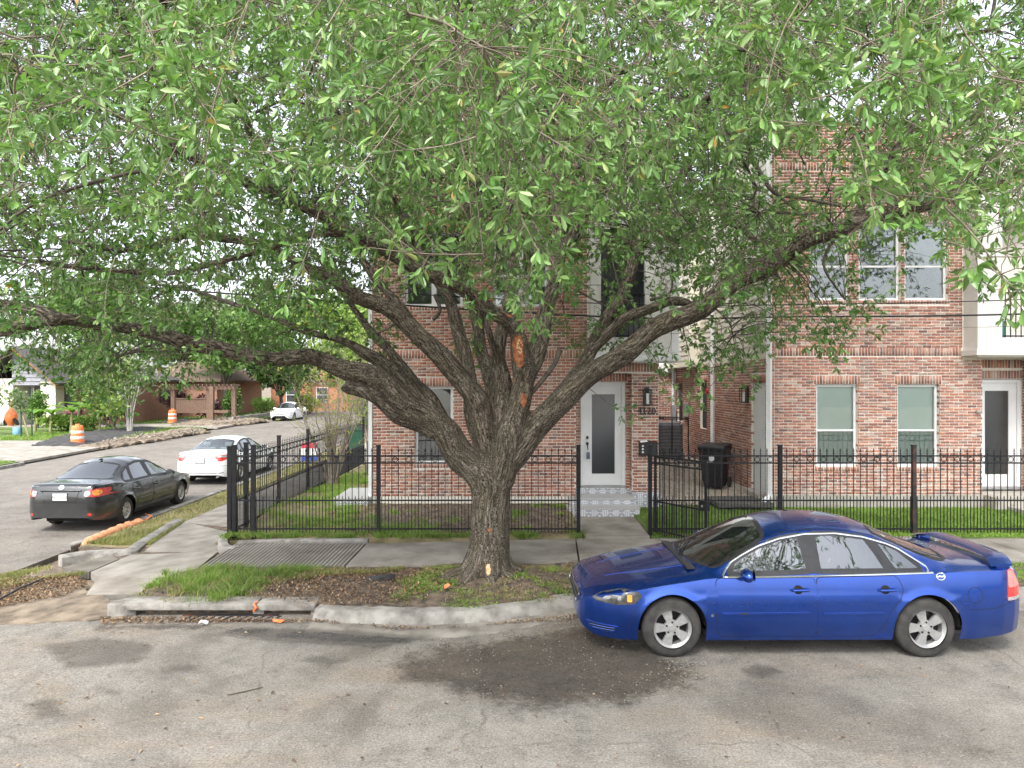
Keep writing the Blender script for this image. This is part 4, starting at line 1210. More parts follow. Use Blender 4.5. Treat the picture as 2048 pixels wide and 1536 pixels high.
for (x0, x1, z0, z1) in rw2:
    w = window(hr, x0, x1, z0, z1, HF + .085, M_SCREENA, .44)
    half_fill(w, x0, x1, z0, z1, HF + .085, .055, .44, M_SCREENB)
MB().box(5.92, 10.63, HF - .03, HF + .2, .1, .525).box(11.93, 12.9, HF - .03, HF + .2, .1, .525).build('foundation', M_CONC, hr)
# side wall facing the alley
SF = 5.83
sops = [(15.72, 16.62, .3, 3.05), (20.45, 21.15, 1.68, 3.06), (23.35, 24.1, 1.75, 3.06)]
ssold = [(15.66, 16.68, 3.055, 3.258), (20.40, 21.2, 3.065, 3.268), (23.3, 24.15, 3.065, 3.268)]
brickwork(hr, lay(HF + .09, 24.4, .45, 3.62, sops, ssold), SF, axis='x')
backing(hr, 'side_wall', HF + .02, 24.4, .2, 3.62, sops, SF + .0055, SF + .105, M_MORTAR, axis='x')
brickwork(hr, lay(SF, 5.93, .53, 8.95), HF)
d = MB().box(SF + .06, SF + .10, 15.73, 16.61, .5, 3.04).build('side_door', M_WHITE, hr)
MB().box(SF + .045, SF + .06, 15.80, 16.54, .62, 2.95).build('door_panel', M_WHITE, d)
MB().box(SF - .2, SF + .05, 15.7, 16.65, .38, .5).build('door_step', M_CONC, hr)
for (a, b, c, e) in sops[1:]:
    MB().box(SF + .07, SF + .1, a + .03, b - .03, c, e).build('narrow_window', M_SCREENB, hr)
    MB().box(SF + .02, SF + .06, a, a + .04, c, e).build('side_frame', M_CREAM, hr)
# cream lap siding, one board after another
zb = 3.62; k = 0
while zb < 8.8:
    z1 = zb + .162
    MB().add([(SF + .05, HF + .12, zb), (SF + .05, 24.4, zb), (SF + .02, 24.4, zb), (SF + .02, HF + .12, zb), (SF + .05, HF + .12, z1), (SF + .05, 24.4, z1), (SF + .038, 24.4, z1), (SF + .038, HF + .12, z1)],
             [(0, 1, 2, 3), (7, 6, 5, 4), (3, 2, 6, 7), (0, 3, 7, 4), (1, 0, 4, 5), (2, 1, 5, 6)]).build('siding_board', M_CREAM, hr)
    if zb < 7.0:
        MB().add([(SF + .0, 21.4, zb), (SF + .0, 24.35, zb), (SF - .30, 24.35, zb), (SF - .30, 21.4, zb), (SF, 21.4, z1), (SF, 24.35, z1), (SF - .282, 24.35, z1), (SF - .282, 21.4, z1)],
                 [(0, 1, 2, 3), (7, 6, 5, 4), (3, 2, 6, 7), (0, 3, 7, 4), (1, 0, 4, 5), (2, 1, 5, 6)]).build('siding_board', M_CREAM, hr)
    zb += .162
MB().box(SF - .31, SF + .06, 21.28, 21.4, 3.60, 7.05).box(SF - .32, SF + .02, 21.3, 24.38, 3.57, 3.615).build('bump_trim', M_CREAM, hr)
MB().box(SF + .0, SF + .05, HF + .12, 21.28, 3.56, 3.64).build('skirt_board', M_CREAM, hr)
MB().box(SF - .01, SF + .09, HF + .095, HF + .2, 3.64, 8.9).build('corner_board', M_WHITE, hr)
# bay with balcony above the right-hand door
backing(hr, 'bay_front', 10.2, 13.1, 3.78, 8.9, [(10.74, 12.6, 4.05, 6.6)], BF, BF + .18, M_STUCCO, grow=0)
mb = MB(); mb.box(10.2, 10.38, BF + .18, HF + .0, 3.78, 8.9); mb.box(10.38, 12.9, BF + .18, HF - .005, 3.78, 3.98); mb.build('bay_sides', M_STUCCO, hr)
MB().box(10.14, 13.16, BF - .06, HF + .0, 3.66, 3.78).box(10.24, 13.1, BF + .05, HF + .0, 3.625, 3.66).build('bay_moulding', M_STUCCO, hr)
railing(hr, 10.74, 12.6, BF + .07, 4.02, 5.05)
MB().rbox(10.80, 11.05, BF + .3, BF + .55, 4.0, 4.45, .03).build('planter', mat('teal_pot', (.02, .16, .13), (.04, .22, .18), 6, .5), hr)
# right-hand entry
DF2 = 15.95
brickwork(hr, lay(10.5, 12.2, .53, 3.62, [(10.86, 11.92, .2, 3.14)], [(10.5, 12.2, 3.15, 3.35), (10.5, 12.2, 3.40, 3.60)]), DF2)
backing(hr, 'recess_wall', 10.5, 12.2, .2, 3.64, [(10.86, 11.92, .2, 3.14)], DF2 + .0055, DF2 + .13, M_MORTAR)
brickwork(hr, [(HF + .10, DF2 - .004, .53 + i * BC + MJ / 2, .53 + (i + 1) * BC - MJ / 2, False) for i in range(45)], 11.929, axis='x', depth=.05)
MB().box(11.936, 12.1, HF + .245, DF2, .2, 3.62).build('recess_side', M_MORTAR, hr)
door_leaf(hr, 10.875, 11.905, .60, 3.13, DF2 + .03, gl=(.16, .20, .28, .18), knob=False)
MB().box(10.64, 11.92, 15.0, DF2 + .1, .15, .53).build('stoop', M_CONC, hr)
MB().box(10.9, 12.1, 14.3, 14.995, .1, .34).build('step', M_CONC, hr)
MB().rbox(11.99, 12.05, HF - .03, HF, 1.82, 1.98, .008).build('doorbell', M_BLACKP, hr)
# downspouts and small fittings
def spout(parent, pts, r=.045):
    mb = MB()
    for a, b in zip(pts[:-1], pts[1:]):
        a = Vector(a); b = Vector(b)
        mb.tube([a, b], r * 1.25, 4)
    return mb.build('downspout', M_WHITE, parent)
spout(hr, [(5.80, HF - .02, 8.9), (5.80, HF - .02, .62), (5.80, HF - .05, .50), (5.60, HF - .18, .40)], .055)
spout(hr, [(SF - .07, 19.6, 7.0), (SF - .07, 19.6, .8)], .05)
spout(hr, [(5.72, 24.2, 5.0), (5.72, 24.2, 1.6)], .045)
MB().lathe([(.001, .02), (.05, .02), (.075, .0), (.075, -.05)], 16, (SF - .02, 20.3, 2.82), 'x').build('alarm_bell', mat('red_paint', (.55, .03, .03), (.65, .05, .04), 8, .4), hr, smooth=True)
MB().rbox(SF - .12, SF - .005, 22.5, 22.75, 1.95, 2.4, .01).build('meter_box', mat('grey_metal', (.22, .23, .24), (.3, .31, .32), 8, .5), hr)
MB().rbox(5.62, 5.75, 23.9, 24.2, 1.7, 2.3, .01).build('meter_box', mat('grey_metal', (.22, .23, .24)), hr)
for (px, py, par) in ((1560, 822, hr), (1957, 823, hr), (1277, 808, hl)):
    p = P(px, py, HF - .03)
    MB().rbox(p.x - .05, p.x + .05, HF - .07, HF - .004, p.z - .03, p.z + .03, .02).build('vent_cap', M_CONC, par, smooth=True)

# lanterns
def lantern(label, loc, rotz):
    t = thing('wall_lantern', label, 'wall lamp', loc, rotz, 'black box lanterns on the brick walls')
    MB().box(-.055, .055, -.025, -.002, -.20, .20).build('back_plate', M_BLACKP, t, world=False)
    mb = MB()
    for x in (-.085, .07):
        for y in (-.19, -.045): mb.box(x, x + .015, y, y + .015, -.17, .15)
    mb.box(-.09, .09, -.195, -.026, .15, .175); mb.box(-.09, .09, -.195, -.026, -.19, -.17); mb.box(-.03, .03, -.14, -.08, .175, .215)
    mb.build('frame', M_BLACKP, t, world=False)
    MB().lathe([(.001, .08), (.036, .08), (.036, -.16), (.001, -.16)], 14, (0, -.11, 0)).build('frosted_tube', mat('frosted_white', (.7, .7, .68), (.78, .78, .76), 5, .4), t, world=False, smooth=True)
    return t
lantern('black box lantern above the house number 4120', (3.04, HF, 2.74), 0)
lantern('black box lantern on the alley wall by the narrow white door', (SF, 16.85, 2.76), R(-90))
# house number
vs, fs = text_mesh('4120', .21, .014)
mb = MB(); mb.add([(x + 3.04, y + HF - .013, z + 2.415) for x, y, z in vs], fs)
tag(mb.build('house_number', M_BLACKP), 'black metal house number 4120 on the brick pillar', 'house number')
# mailbox
mbx = thing('mailbox', 'black wall mailbox with white panels below the house number', 'mailbox', (3.06, HF, 1.58))
MB().rbox(2.86, 3.26, HF - .17, HF - .002, 1.43, 1.70, .012).build('box', M_BLACKP, mbx)
MB().add([(2.85, HF - .18, 1.70), (3.27, HF - .18, 1.70), (3.27, HF, 1.745), (2.85, HF, 1.745), (2.85, HF - .18, 1.685), (3.27, HF - .18, 1.685), (3.27, HF, 1.73), (2.85, HF, 1.73)], [(0, 1, 2, 3), (4, 5, 6, 7), (0, 1, 5, 4), (1, 2, 6, 5), (3, 0, 4, 7)]).build('lid', M_BLACKP, mbx)
for i in range(3): MB().box(2.905, 2.94, HF - .174, HF - .1725, 1.49 + i * .068, 1.525 + i * .068).build('reflector', M_WHITE, mbx)
MB().add([(2.88, HF - .15, 1.72), (3.05, HF - .1, 1.735), (3.03, HF - .06, 1.765), (2.87, HF - .1, 1.755)], [(0, 1, 2, 3)]).build('letter', M_WHITE, mbx)
# lock box hanging on the door handle
lb = thing('lock_box', 'grey key lock box hanging from the white door handle', 'lock box', (1.76, DF + .0, 1.39))
MB().rbox(1.715, 1.795, DF - .04, DF + .005, 1.30, 1.46, .012).build('body', mat('blue_grey_metal', (.06, .09, .13), (.10, .13, .18), 9, .45), lb, smooth=True)
MB().tube([(1.73, DF - .02, 1.45), (1.735, DF - .02, 1.51), (1.755, DF - .02, 1.53), (1.775, DF - .02, 1.51), (1.78, DF - .02, 1.45)], .006, 6).build('shackle', M_CHROME, lb, smooth=True)

# AC condenser
ac = thing('air_conditioner', 'round-topped grey air conditioning condenser in the alley', 'air conditioner', (4.92, 21.5, .65))
def rsq(r, k=4): return [(r * (abs(math.cos(t)) ** (2 / k)) * (1 if math.cos(t) >= 0 else -1), r * (abs(math.sin(t)) ** (2 / k)) * (1 if math.sin(t) >= 0 else -1)) for t in [2 * math.pi * i / 32 for i in range(32)]]
M_ACG = mat('grey_ac_metal', (.20, .20, .21), (.27, .27, .28), 8, .5)
MB().prism([(4.92 + x, 21.5 + y) for x, y in rsq(.40)], 'z', .72, 1.72).build('core', M_DARK, ac)
for i in range(22):
    z = .75 + i * .044
    MB().prism([(4.92 + x, 21.5 + y) for x, y in rsq(.425)], 'z', z, z + .022).build('louvre', M_ACG, ac)
MB().prism([(4.92 + x, 21.5 + y) for x, y in rsq(.435)], 'z', 1.72, 1.78).prism([(4.92 + x, 21.5 + y) for x, y in rsq(.34)], 'z', 1.78, 1.83).build('top_cover', mat('pale_grey_metal', (.2, .21, .23), (.28, .29, .31), 7, .4), ac)
MB().box(4.45, 5.39, 21.0, 21.98, .55, .72).build('pad', M_CONC, ac)
cage = thing('iron_cage', 'thin black iron cage frame round the condenser', 'cage', (4.92, 21.5, .6))
for x, y in ((4.42, 20.98), (5.42, 20.98), (4.92, 20.98), (4.42, 22.02), (5.42, 22.02)):
    MB().box(x - .015, x + .015, y - .015, y + .015, .6, 1.97).build('upright', M_IRON, cage)
for a in ((4.435, 5.405, 20.965, 20.995), (4.435, 5.405, 22.005, 22.035)):
    MB().box(a[0], a[1], a[2], a[3], 1.94, 1.972).build('top_bar', M_IRON, cage)

# wheelie bins
def bin_(name, label, loc, rotz, m, h=1.1, w=.62, emblem=True):
    t = thing(name, label, 'trash bin', loc, rotz)
    mb = MB()
    def ring(z, wx, wy): return [(-wx, -wy, z), (wx, -wy, z), (wx, wy, z), (-wx, wy, z)]
    lv = [ring(.04, w * .34, w * .34), ring(.3, w * .40, w * .42), ring(h * .86, w * .5, w * .56), ring(h * .9, w * .53, w * .6), ring(h * .93, w * .53, w * .6)]
    vs = [p for r_ in lv for p in r_]
    fs = [(0, 3, 2, 1)] + [(i * 4 + k, i * 4 + (k + 1) % 4, i * 4 + 4 + (k + 1) % 4, i * 4 + 4 + k) for i in range(4) for k in range(4)] + [(16, 17, 18, 19)]
    mb.add(vs, fs); b = mb.build('body', m, t, world=False)
    bv = b.modifiers.new('bevel', 'BEVEL'); bv.width = .03; bv.segments = 3
    l = MB(); l.add([(-w * .55, -w * .64, h * .93), (w * .55, -w * .64, h * .93), (w * .55, w * .62, h * .95), (-w * .55, w * .62, h * .95), (-w * .5, -w * .55, h * .985), (w * .5, -w * .55, h * .985), (w * .5, w * .55, h * 1.01), (-w * .5, w * .55, h * 1.01)], [(0, 3, 2, 1), (4, 5, 6, 7), (0, 1, 5, 4), (1, 2, 6, 5), (2, 3, 7, 6), (3, 0, 4, 7)])
    lo_ = l.build('lid', m, t, world=False); bv = lo_.modifiers.new('bevel', 'BEVEL'); bv.width = .02; bv.segments = 2
    MB().tube([(-w * .42, w * .70, h * .93), (w * .42, w * .70, h * .93)], .018, 8).box(-w * .44, -w * .38, w * .55, w * .72, h * .90, h * .95).box(w * .38, w * .44, w * .55, w * .72, h * .90, h * .95).build('handle', m, t, world=False)
    for s in (-1, 1):
        wh = MB().lathe([(.02, -.03), (.125, -.03), (.14, -.015), (.14, .015), (.125, .03), (.02, .03)], 20, (s * w * .44, w * .44, .14), 'x').build('wheel', M_RUBBER, t, world=False, smooth=True)
        MB().lathe([(.001, s * .036), (.05, s * .036), (.07, s * .02)], 14, (s * w * .44, w * .44, .14), 'x').build('hub', M_BLACKP, wh, world=False)
    MB().tube([(-w * .44, w * .44, .14), (w * .44, w * .44, .14)], .012, 6).build('axle', M_CHROME, t, world=False)
    if emblem:
        f = -w * .53
        e = MB().lathe([(.001, f - .012), (.075, f - .012), (.078, f - .002)], 24, (0, 0, h * .70), 'y')
        e.build('emblem', mat('emblem_white', (.6, .63, .66), (.7, .72, .74), 30, .6), t, world=False)
        MB().box(-.13, .13, f + .0, f + .012, h * .585, h * .60).box(-.10, .10, f - .003, f + .01, h * .608, h * .618).build('lettering_strip', mat('emblem_white', (.6, .63, .66)), t, world=False)
    return t
bin_('trash_bin', 'black wheeled trash bin with white round emblem on the alley gravel', (5.28, 17.75, .33), R(-32), M_BLACKP, 1.14, .66)
bin_('trash_bin', 'green wheeled trash bin standing in the driveway behind the side fence', (-7.0, 30.5, -.02), R(20), mat('green_plastic', (.02, .13, .07), (.03, .17, .09), 8, .45), 1.1, .64, False)
ts = thing('timber_step', 'dark weathered timber platform in front of the alley door', 'platform', (5.1, 15.6, .2))
for i in range(5):
    MB().rbox(4.55, 5.78, 15.05 + i * .2, 15.235 + i * .2, .30, .40, .01).build('plank', mat('dark_wet_timber', (.06, .055, .05), (.13, .12, .105), 6, .7, bump=.4, bscale=30, stretch=(1, 8, 8)), ts)
MB().box(4.6, 5.74, 15.08, 16.0, .18, .298).build('base', M_DARK, ts)
# ================================================================= IRON FENCES AND GATE
def picket_mesh(h, spear):
    mb = MB()
    a = .0062
    mb.box(-a, a, -a, a, 0, h)
    if spear:
        # collar and spear head
        mb.box(-.013, .013, -.013, .013, h, h + .012)
        mb.add([(0, 0, h + .012), (.016, 0, h + .045), (0, .010, h + .045), (-.016, 0, h + .045), (0, -.010, h + .045), (0, 0, h + .115)],
               [(0, 1, 2), (0, 2, 3), (0, 3, 4), (0, 4, 1), (5, 2, 1), (5, 3, 2), (5, 4, 3), (5, 1, 4)])
    else:
        mb.add([(-a, -a, h), (a, -a, h), (a, a, h), (-a, a, h), (0, 0, h + .018)], [(0, 1, 4), (1, 2, 4), (2, 3, 4), (3, 0, 4)])
    return mb
_pk = {}
def part_copy(key, maker, name, m, parent, loc, rot=0.0):
    if key not in _pk:
        o = maker().build(name, m, None, fix=True)
        _pk[key] = o
    else:
        o = _pk[key].copy(); COL.objects.link(o)
    o.parent = parent
    o.location = loc
    o.rotation_euler = (0, 0, rot)
    return o

def fence_run(root, p0, p1, posts, z0=.0, top=1.49, spacing=.126, rust=(), zslope=0.0, post_h=1.66, post_w=.035):
    """iron fence between p0 and p1 (XY, local to root); posts: distances along the run"""
    p0 = Vector(p0); p1 = Vector(p1); L = (p1 - p0).length; d = (p1 - p0) / L
    ang = math.atan2(d.y, d.x)
    def at(s): return p0 + d * s
    def zz(s): return z0 + zslope * s
    posts = sorted(posts)
    for i, s in enumerate(posts):
        q = at(s)
        def mk():
            return MB().box(-post_w, post_w, -post_w, post_w, -.15, post_h).box(-post_w - .006, post_w + .006, -post_w - .006, post_w + .006, post_h, post_h + .025)
        part_copy(('post', post_h, post_w, i in rust), mk, 'post', M_RUST if i in rust else M_IRON, root, (q.x, q.y, zz(s)), ang)
    for a, b in zip(posts[:-1], posts[1:]):
        ln = b - a - 2 * post_w
        for h in (.09, .63, 1.34, 1.475):
            mb = MB(); s0, s1 = a + post_w, b - post_w
            q0, q1 = at(s0), at(s1); n_ = Vector((-d.y, d.x))
            t = .013; vs = []
            for q, s in ((q0, s0), (q1, s1)):
                for o_ in (-t, t):
                    for v_ in (-t, t):
                        vs.append((q.x + n_.x * o_, q.y + n_.y * o_, zz(s) + h + v_))
            mb.add(vs, [(0, 1, 3, 2), (4, 6, 7, 5), (0, 4, 5, 1), (2, 3, 7, 6), (0, 2, 6, 4), (1, 5, 7, 3)])
            mb.build('rail', M_IRON, root, world=False)
        n = max(2, round((b - a) / spacing)); st = (b - a) / n
        for k in range(1, n):
            s = a + k * st; q = at(s)
            part_copy('full', lambda: picket_mesh(1.50, True), 'picket', M_IRON, root, (q.x, q.y, zz(s) + .02), ang)
        for k in range(n):
            s = a + (k + .5) * st; q = at(s)
            part_copy('short', lambda: picket_mesh(.68, False), 'short_picket', M_IRON, root, (q.x, q.y, zz(s) + .02), ang)
            if k % 2 == 0 and k > 0:
                part_copy('ring', lambda: MB().torus((0, 0, 0), .047, .007, 'y', 16, 5), 'ring', M_IRON, root, (q.x, q.y, zz(s) + 1.408), ang)

FY = 12.96
f1 = thing('iron_fence', 'black iron picket fence with rings and spearheads in front of the door number 4120 house', 'fence', (-5.33, FY, .19))
fence_run(f1, (0, 0), (6.59, 0), [0.06, .42, 2.795, 4.69, 6.59])
f2 = thing('iron_fence', 'black iron picket fence before the ground cover lawn and pale blinds', 'fence', (2.62, FY, .19))
fence_run(f2, (0, 0), (12.6, 0), [0, 2.47, 5.01, 7.55, 10.1, 12.6], rust=(2,))
f3 = thing('iron_fence', 'iron picket fence with rusty posts running back along the footpath', 'fence', (-5.4, FY + .05, .12))
fence_run(f3, (0, 0), (0, 11.8), [0.04, .85, 2.8, 5.05, 7.3, 9.5, 11.8], rust=(2, 3), post_w=.036, post_h=1.70)
gt = thing('iron_gate', 'black iron picket gate swung open towards the pavement', 'gate', (2.66, FY - .03, .19))
ga = math.atan2(-1.0, .72)
gd = Vector((math.cos(ga), math.sin(ga)))
GLn = 1.22
def gbar(h0, h1, s0, s1, name):
    mb = MB(); n_ = Vector((-gd.y, gd.x)); t = .014; vs = []
    for s in (s0, s1):
        for o_ in (-t, t):
            for h in (h0, h1): vs.append((gd.x * s + n_.x * o_, gd.y * s + n_.y * o_, h))
    mb.add(vs, [(0, 1, 3, 2), (4, 6, 7, 5), (0, 4, 5, 1), (2, 3, 7, 6), (0, 2, 6, 4), (1, 5, 7, 3)])
    return mb.build(name, M_IRON, gt, world=False)
for h in (.09, .63, 1.34, 1.475): gbar(h - .014, h + .014, .05, GLn, 'rail')
gbar(.05, 1.50, .05, .085, 'stile'); gbar(.05, 1.50, GLn, GLn + .045, 'stile')
for k in range(1, 10):
    s = .07 + k * (GLn - .07) / 10
    part_copy('full', None, 'picket', M_IRON, gt, (gd.x * s, gd.y * s, .02), ga)
for k in range(10):
    s = .07 + (k + .5) * (GLn - .07) / 10
    part_copy('short', None, 'short_picket', M_IRON, gt, (gd.x * s, gd.y * s, .02), ga)
    if k % 2 == 0: part_copy('ring', None, 'ring', M_IRON, gt, (gd.x * s, gd.y * s, 1.408), ga)
lk = MB().rbox(-.075, .075, -.05, .05, .62, .80, .012).build('latch_box', M_IRON, gt, world=False)
lk.location = (gd.x * GLn, gd.y * GLn, 0); lk.rotation_euler = (0, 0, ga)
MB().lathe([(.001, -.075), (.025, -.075), (.025, -.05)], 12, (0, 0, .71), 'y').build('knob', M_CHROME, lk, world=False)
# ================================================================= CARS
def pl(tab, x):
    t = np.array(tab, float)
    return np.interp(x, t[:, 0], t[:, 1])

def smooth1(a, k):
    if k < 1: return a
    w = np.hanning(2 * k + 3)[1:-1]; w /= w.sum()
    p = np.pad(a, (k, k), mode='reflect', reflect_type='odd')
    return np.convolve(p, w, mode='valid')

# reference sedan tables (x from the nose, metres)
REF = dict(
    L=5.05, fw=1.02, rw=3.83, W=.925,
    zt=[(0, .56), (.03, .62), (.10, .685), (.22, .73), (.45, .79), (.9, .87), (1.22, .925), (1.30, .945), (1.6, 1.09), (1.95, 1.265), (2.18, 1.365), (2.45, 1.425), (2.8, 1.447), (3.15, 1.43), (3.42, 1.375), (3.8, 1.215), (4.15, 1.075), (4.32, 1.03), (4.6, 1.015), (4.88, 1.005), (4.97, .97), (5.02, .88), (5.05, .74)],
    zs=[(0, .52), (.05, .60), (.15, .655), (.4, .71), (.9, .80), (1.4, .875), (1.7, .895), (2.6, .905), (3.8, .925), (4.3, .95), (4.85, .955), (4.97, .91), (5.05, .72)],
    zr=[(0, .55), (.05, .63), (.15, .69), (.4, .755), (.9, .845), (1.3, .90), (1.52, .925), (1.8, 1.075), (2.15, 1.245), (2.45, 1.325), (2.8, 1.355), (3.15, 1.33), (3.45, 1.25), (3.85, 1.08), (4.15, .995), (4.4, .985), (4.88, .985), (4.97, .94), (5.05, .73)],
    wr=[(0, .42), (.15, .56), (.4, .66), (.9, .72), (1.3, .755), (1.55, .765), (1.8, .70), (2.15, .62), (2.5, .585), (2.9, .575), (3.3, .60), (3.7, .665), (4.1, .72), (4.5, .74), (4.9, .70), (5.05, .52)],
    zb=[(0, .36), (.06, .27), (.2, .20), (.5, .185), (4.4, .20), (4.7, .235), (4.95, .27), (5.05, .33)],
    pw=[(0, .50), (.03, .60), (.08, .68), (.16, .755), (.28, .825), (.45, .88), (.7, .91), (1.2, .922), (2.6, .925), (3.9, .922), (4.4, .905), (4.7, .87), (4.85, .82), (4.95, .75), (5.02, .66), (5.05, .58)],
)

class Car:
    def __init__(s, L, fw, rw, W, dz=0.0, arch=.375, wheel_r=.33, hood=0.0, deck=0.0, roofsq=0.0):
        s.L, s.fw, s.rw, s.W = L, fw, rw, W
        s.arch, s.wr_ = arch, wheel_r
        kx = [0, fw, (fw + rw) / 2, rw, L]; rx = [0, REF['fw'], (REF['fw'] + REF['rw']) / 2, REF['rw'], REF['L']]
        s.kx, s.rx = kx, rx
        xs = np.concatenate([np.linspace(0, .3, 22), np.linspace(.3, L - .35, 160), np.linspace(L - .35, L, 22)])
        for c in (fw, rw):
            xs = np.concatenate([xs, c + arch * np.cos(np.linspace(0, np.pi, 25)), [c - arch - .0008, c + arch + .0008]])
        xs = np.unique(np.round(xs, 4))
        s.xs = xs
        rr = np.interp(xs, kx, rx)
        f = lambda k: pl(REF[k], rr)
        sc = W / REF['W']
        body = np.clip((rr - 1.2) / .8, 0, 1) * np.clip((4.3 - rr) / .6, 0, 1)
        dk = np.clip((rr - 3.6) / .7, 0, 1)
        hd = np.clip((1.7 - rr) / .6, 0, 1)
        dense = np.linspace(0, L, 600)
        def sm(arr, k=9):
            d = np.interp(dense, xs, arr); d2 = smooth1(d, k)
            e = np.clip(np.minimum(dense, L - dense) / .12, 0, 1)
            return np.interp(xs, dense, d * (1 - e) + d2 * e)
        s.zt = sm(f('zt') + dz * body + deck * dk + hood * hd); s.zs = sm(f('zs') + dz * .4 * body + deck * dk + hood * hd)
        s.zr = sm(f('zr') + dz * body + deck * dk + hood * hd)
        s.wrl = sm(f('wr') * sc + roofsq * body); s.zb = sm(f('zb')); s.pw = f('pw') * sc
        s.zr = np.minimum(np.maximum(s.zr, s.zs + .012), s.zt - .006)
        s.zs = np.minimum(s.zs, s.zr - .010)
        # build half sections
        rows = []
        nl, ng, nt_ = 16, 13, 13
        for i, x in enumerate(xs):
            zb = s.zb[i]
            for c in (fw, rw):
                if abs(x - c) < arch: zb = max(zb, s.wr_ + .01 + math.sqrt(max(0, arch ** 2 - (x - c) ** 2)))
            zs, zr, zt, w = s.zs[i], s.zr[i], s.zt[i], s.pw[i]
            zb = min(zb, zs - .05)
            sec = []
            ws = w * (.955 if True else 1)
            for k in range(nl):
                t = k / (nl - 1); z = zb + (zs - zb) * t
                q = (z - .56)
                wd = w * (1 - (.55 if q < 0 else .30) * q * q - (.05 if z > .62 else 0) * max(0, z - .62))
                # crease line along the doors
                wd += .006 * math.exp(-((z - .66) / .03) ** 2) * min(1, max(0, (x - .6) / .5)) * min(1, max(0, (L - .5 - x) / .5))
                # flare round the arches
                for c in (fw, rw):
                    rd = math.hypot(x - c, z - s.wr_)
                    wd += .014 * math.exp(-((rd - arch) / .05) ** 2)
                sec.append((wd, z))
            ws = sec[-1][0]; wr = min(s.wrl[i], ws - .012)
            for k in range(1, ng):
                t = k / (ng - 1)
                tt = t
                y = ws + (wr - ws) * (t ** .92); z = zs + (zr - zs) * (t ** 1.0)
                # rounded shoulder
                sec.append((y, z))
            for k in range(1, nt_):
                t = k / (nt_ - 1)
                y = wr * (1 - t); z = zr + (zt - zr) * (1 - (1 - t) ** 2.4)
                sec.append((y, z))
            rows.append(sec)
        A = np.array(rows)                                # (n, m, 2)
        s.A = A
        n, m, _ = A.shape
        s.n, s.m = n, m
        V = np.zeros((n, 2 * m - 1, 3))
        V[..., 0] = xs[:, None]
        V[:, :m, 1] = -A[..., 0]; V[:, :m, 2] = A[..., 1]
        V[:, m:, 1] = A[:, -2::-1, 0]; V[:, m:, 2] = A[:, -2::-1, 1]
        M_ = 2 * m - 1
        s.verts = V.reshape(-1, 3)
        i, j = np.meshgrid(np.arange(n - 1), np.arange(M_ - 1), indexing='ij')
        a = (i * M_ + j).ravel()
        s.faces = np.stack([a, a + 1, a + M_ + 1, a + M_], 1)
        caps = [list(range(M_)), list(range((n - 1) * M_, n * M_))[::-1]]
        polys = [tuple(q) for q in s.faces] + [tuple(c) for c in caps]
        s.caps = caps
        s.bvh = BVHTree.FromPolygons([tuple(p) for p in s.verts], [tuple(q) for q in s.faces] + [tuple(c) for c in caps])
        s.cut = np.zeros(len(s.faces), bool)
        s.cent = s.verts[s.faces].mean(1)

    def X(s, r): return float(np.interp(r, s.rx, s.kx))
    def ray(s, view, u, v):
        if view == 'L': o, d = Vector((u, -3, v)), Vector((0, 1, 0))
        elif view == 'R': o, d = Vector((u, 3, v)), Vector((0, -1, 0))
        elif view == 'B': o, d = Vector((s.L + 3, u, v)), Vector((-1, 0, 0))
        elif view == 'F': o, d = Vector((-3, u, v)), Vector((1, 0, 0))
        else: o, d = Vector((u, v, 4)), Vector((0, 0, -1))
        h = s.bvh.ray_cast(o, d)
        if h[0] is None: return None
        nrm = h[1]
        if nrm.dot(d) > 0: nrm = -nrm
        return h[0], nrm
    def decal(s, view, poly, off=.004, step=.05, skirt=.006, fit=False):
        """raised skin patch: 2D outline in a view projected on the body"""
        pts, tris, _ = fill2d(poly, step)
        vs = []
        inn = []
        ok = True
        for p in pts:
            h = s.ray(view, p[0], p[1])
            if h is None:
                vs.append(None); continue
            vs.append(h[0] + h[1] * off); inn.append(h[0] - h[1] * .004)
        if fit:
            # one smooth curved pane instead of following every facet
            ax_ = {'L': 1, 'R': 1, 'T': 2, 'B': 0, 'F': 0}[view]
            ok_ = [i for i, q in enumerate(vs) if q is not None]
            u_ = np.array([(pts[i][0], pts[i][1]) for i in ok_]); d_ = np.array([vs[i][ax_] for i in ok_])
            c0 = u_.mean(0); sp_ = u_.std(0) + 1e-6
            def basis(q):
                a, b = ((q - c0) / sp_).T
                return np.stack([np.ones(len(a)), a, b, a * a, a * b, b * b, a ** 3, a * a * b, a * b * b, b ** 3], 1)
            cf, *_ = np.linalg.lstsq(basis(u_), d_, rcond=None)
            fd_ = basis(u_) @ cf
            for i, f_ in zip(ok_, fd_):
                vs[i][ax_] = f_
        mb = MB()
        keep = [t for t in tris if all(vs[i] is not None for i in t)]
        idx = {}
        def vi(i):
            if i not in idx: idx[i] = len(mb.v); mb.v.append(tuple(vs[i]))
            return idx[i]
        for t in keep: mb.f.append(tuple(vi(i) for i in t))
        if skirt:
            ec = {}
            for t in keep:
                for k in range(3): ec[(t[k], t[(k + 1) % 3])] = 1
            for (a, b) in list(ec):
                if (b, a) in ec: continue
                ha, hb = s.ray(view, pts[a][0], pts[a][1]), s.ray(view, pts[b][0], pts[b][1])
                mb.add([vs[a], vs[b], hb[0] - hb[1] * skirt, ha[0] - ha[1] * skirt], [(0, 1, 2, 3)])
        return mb
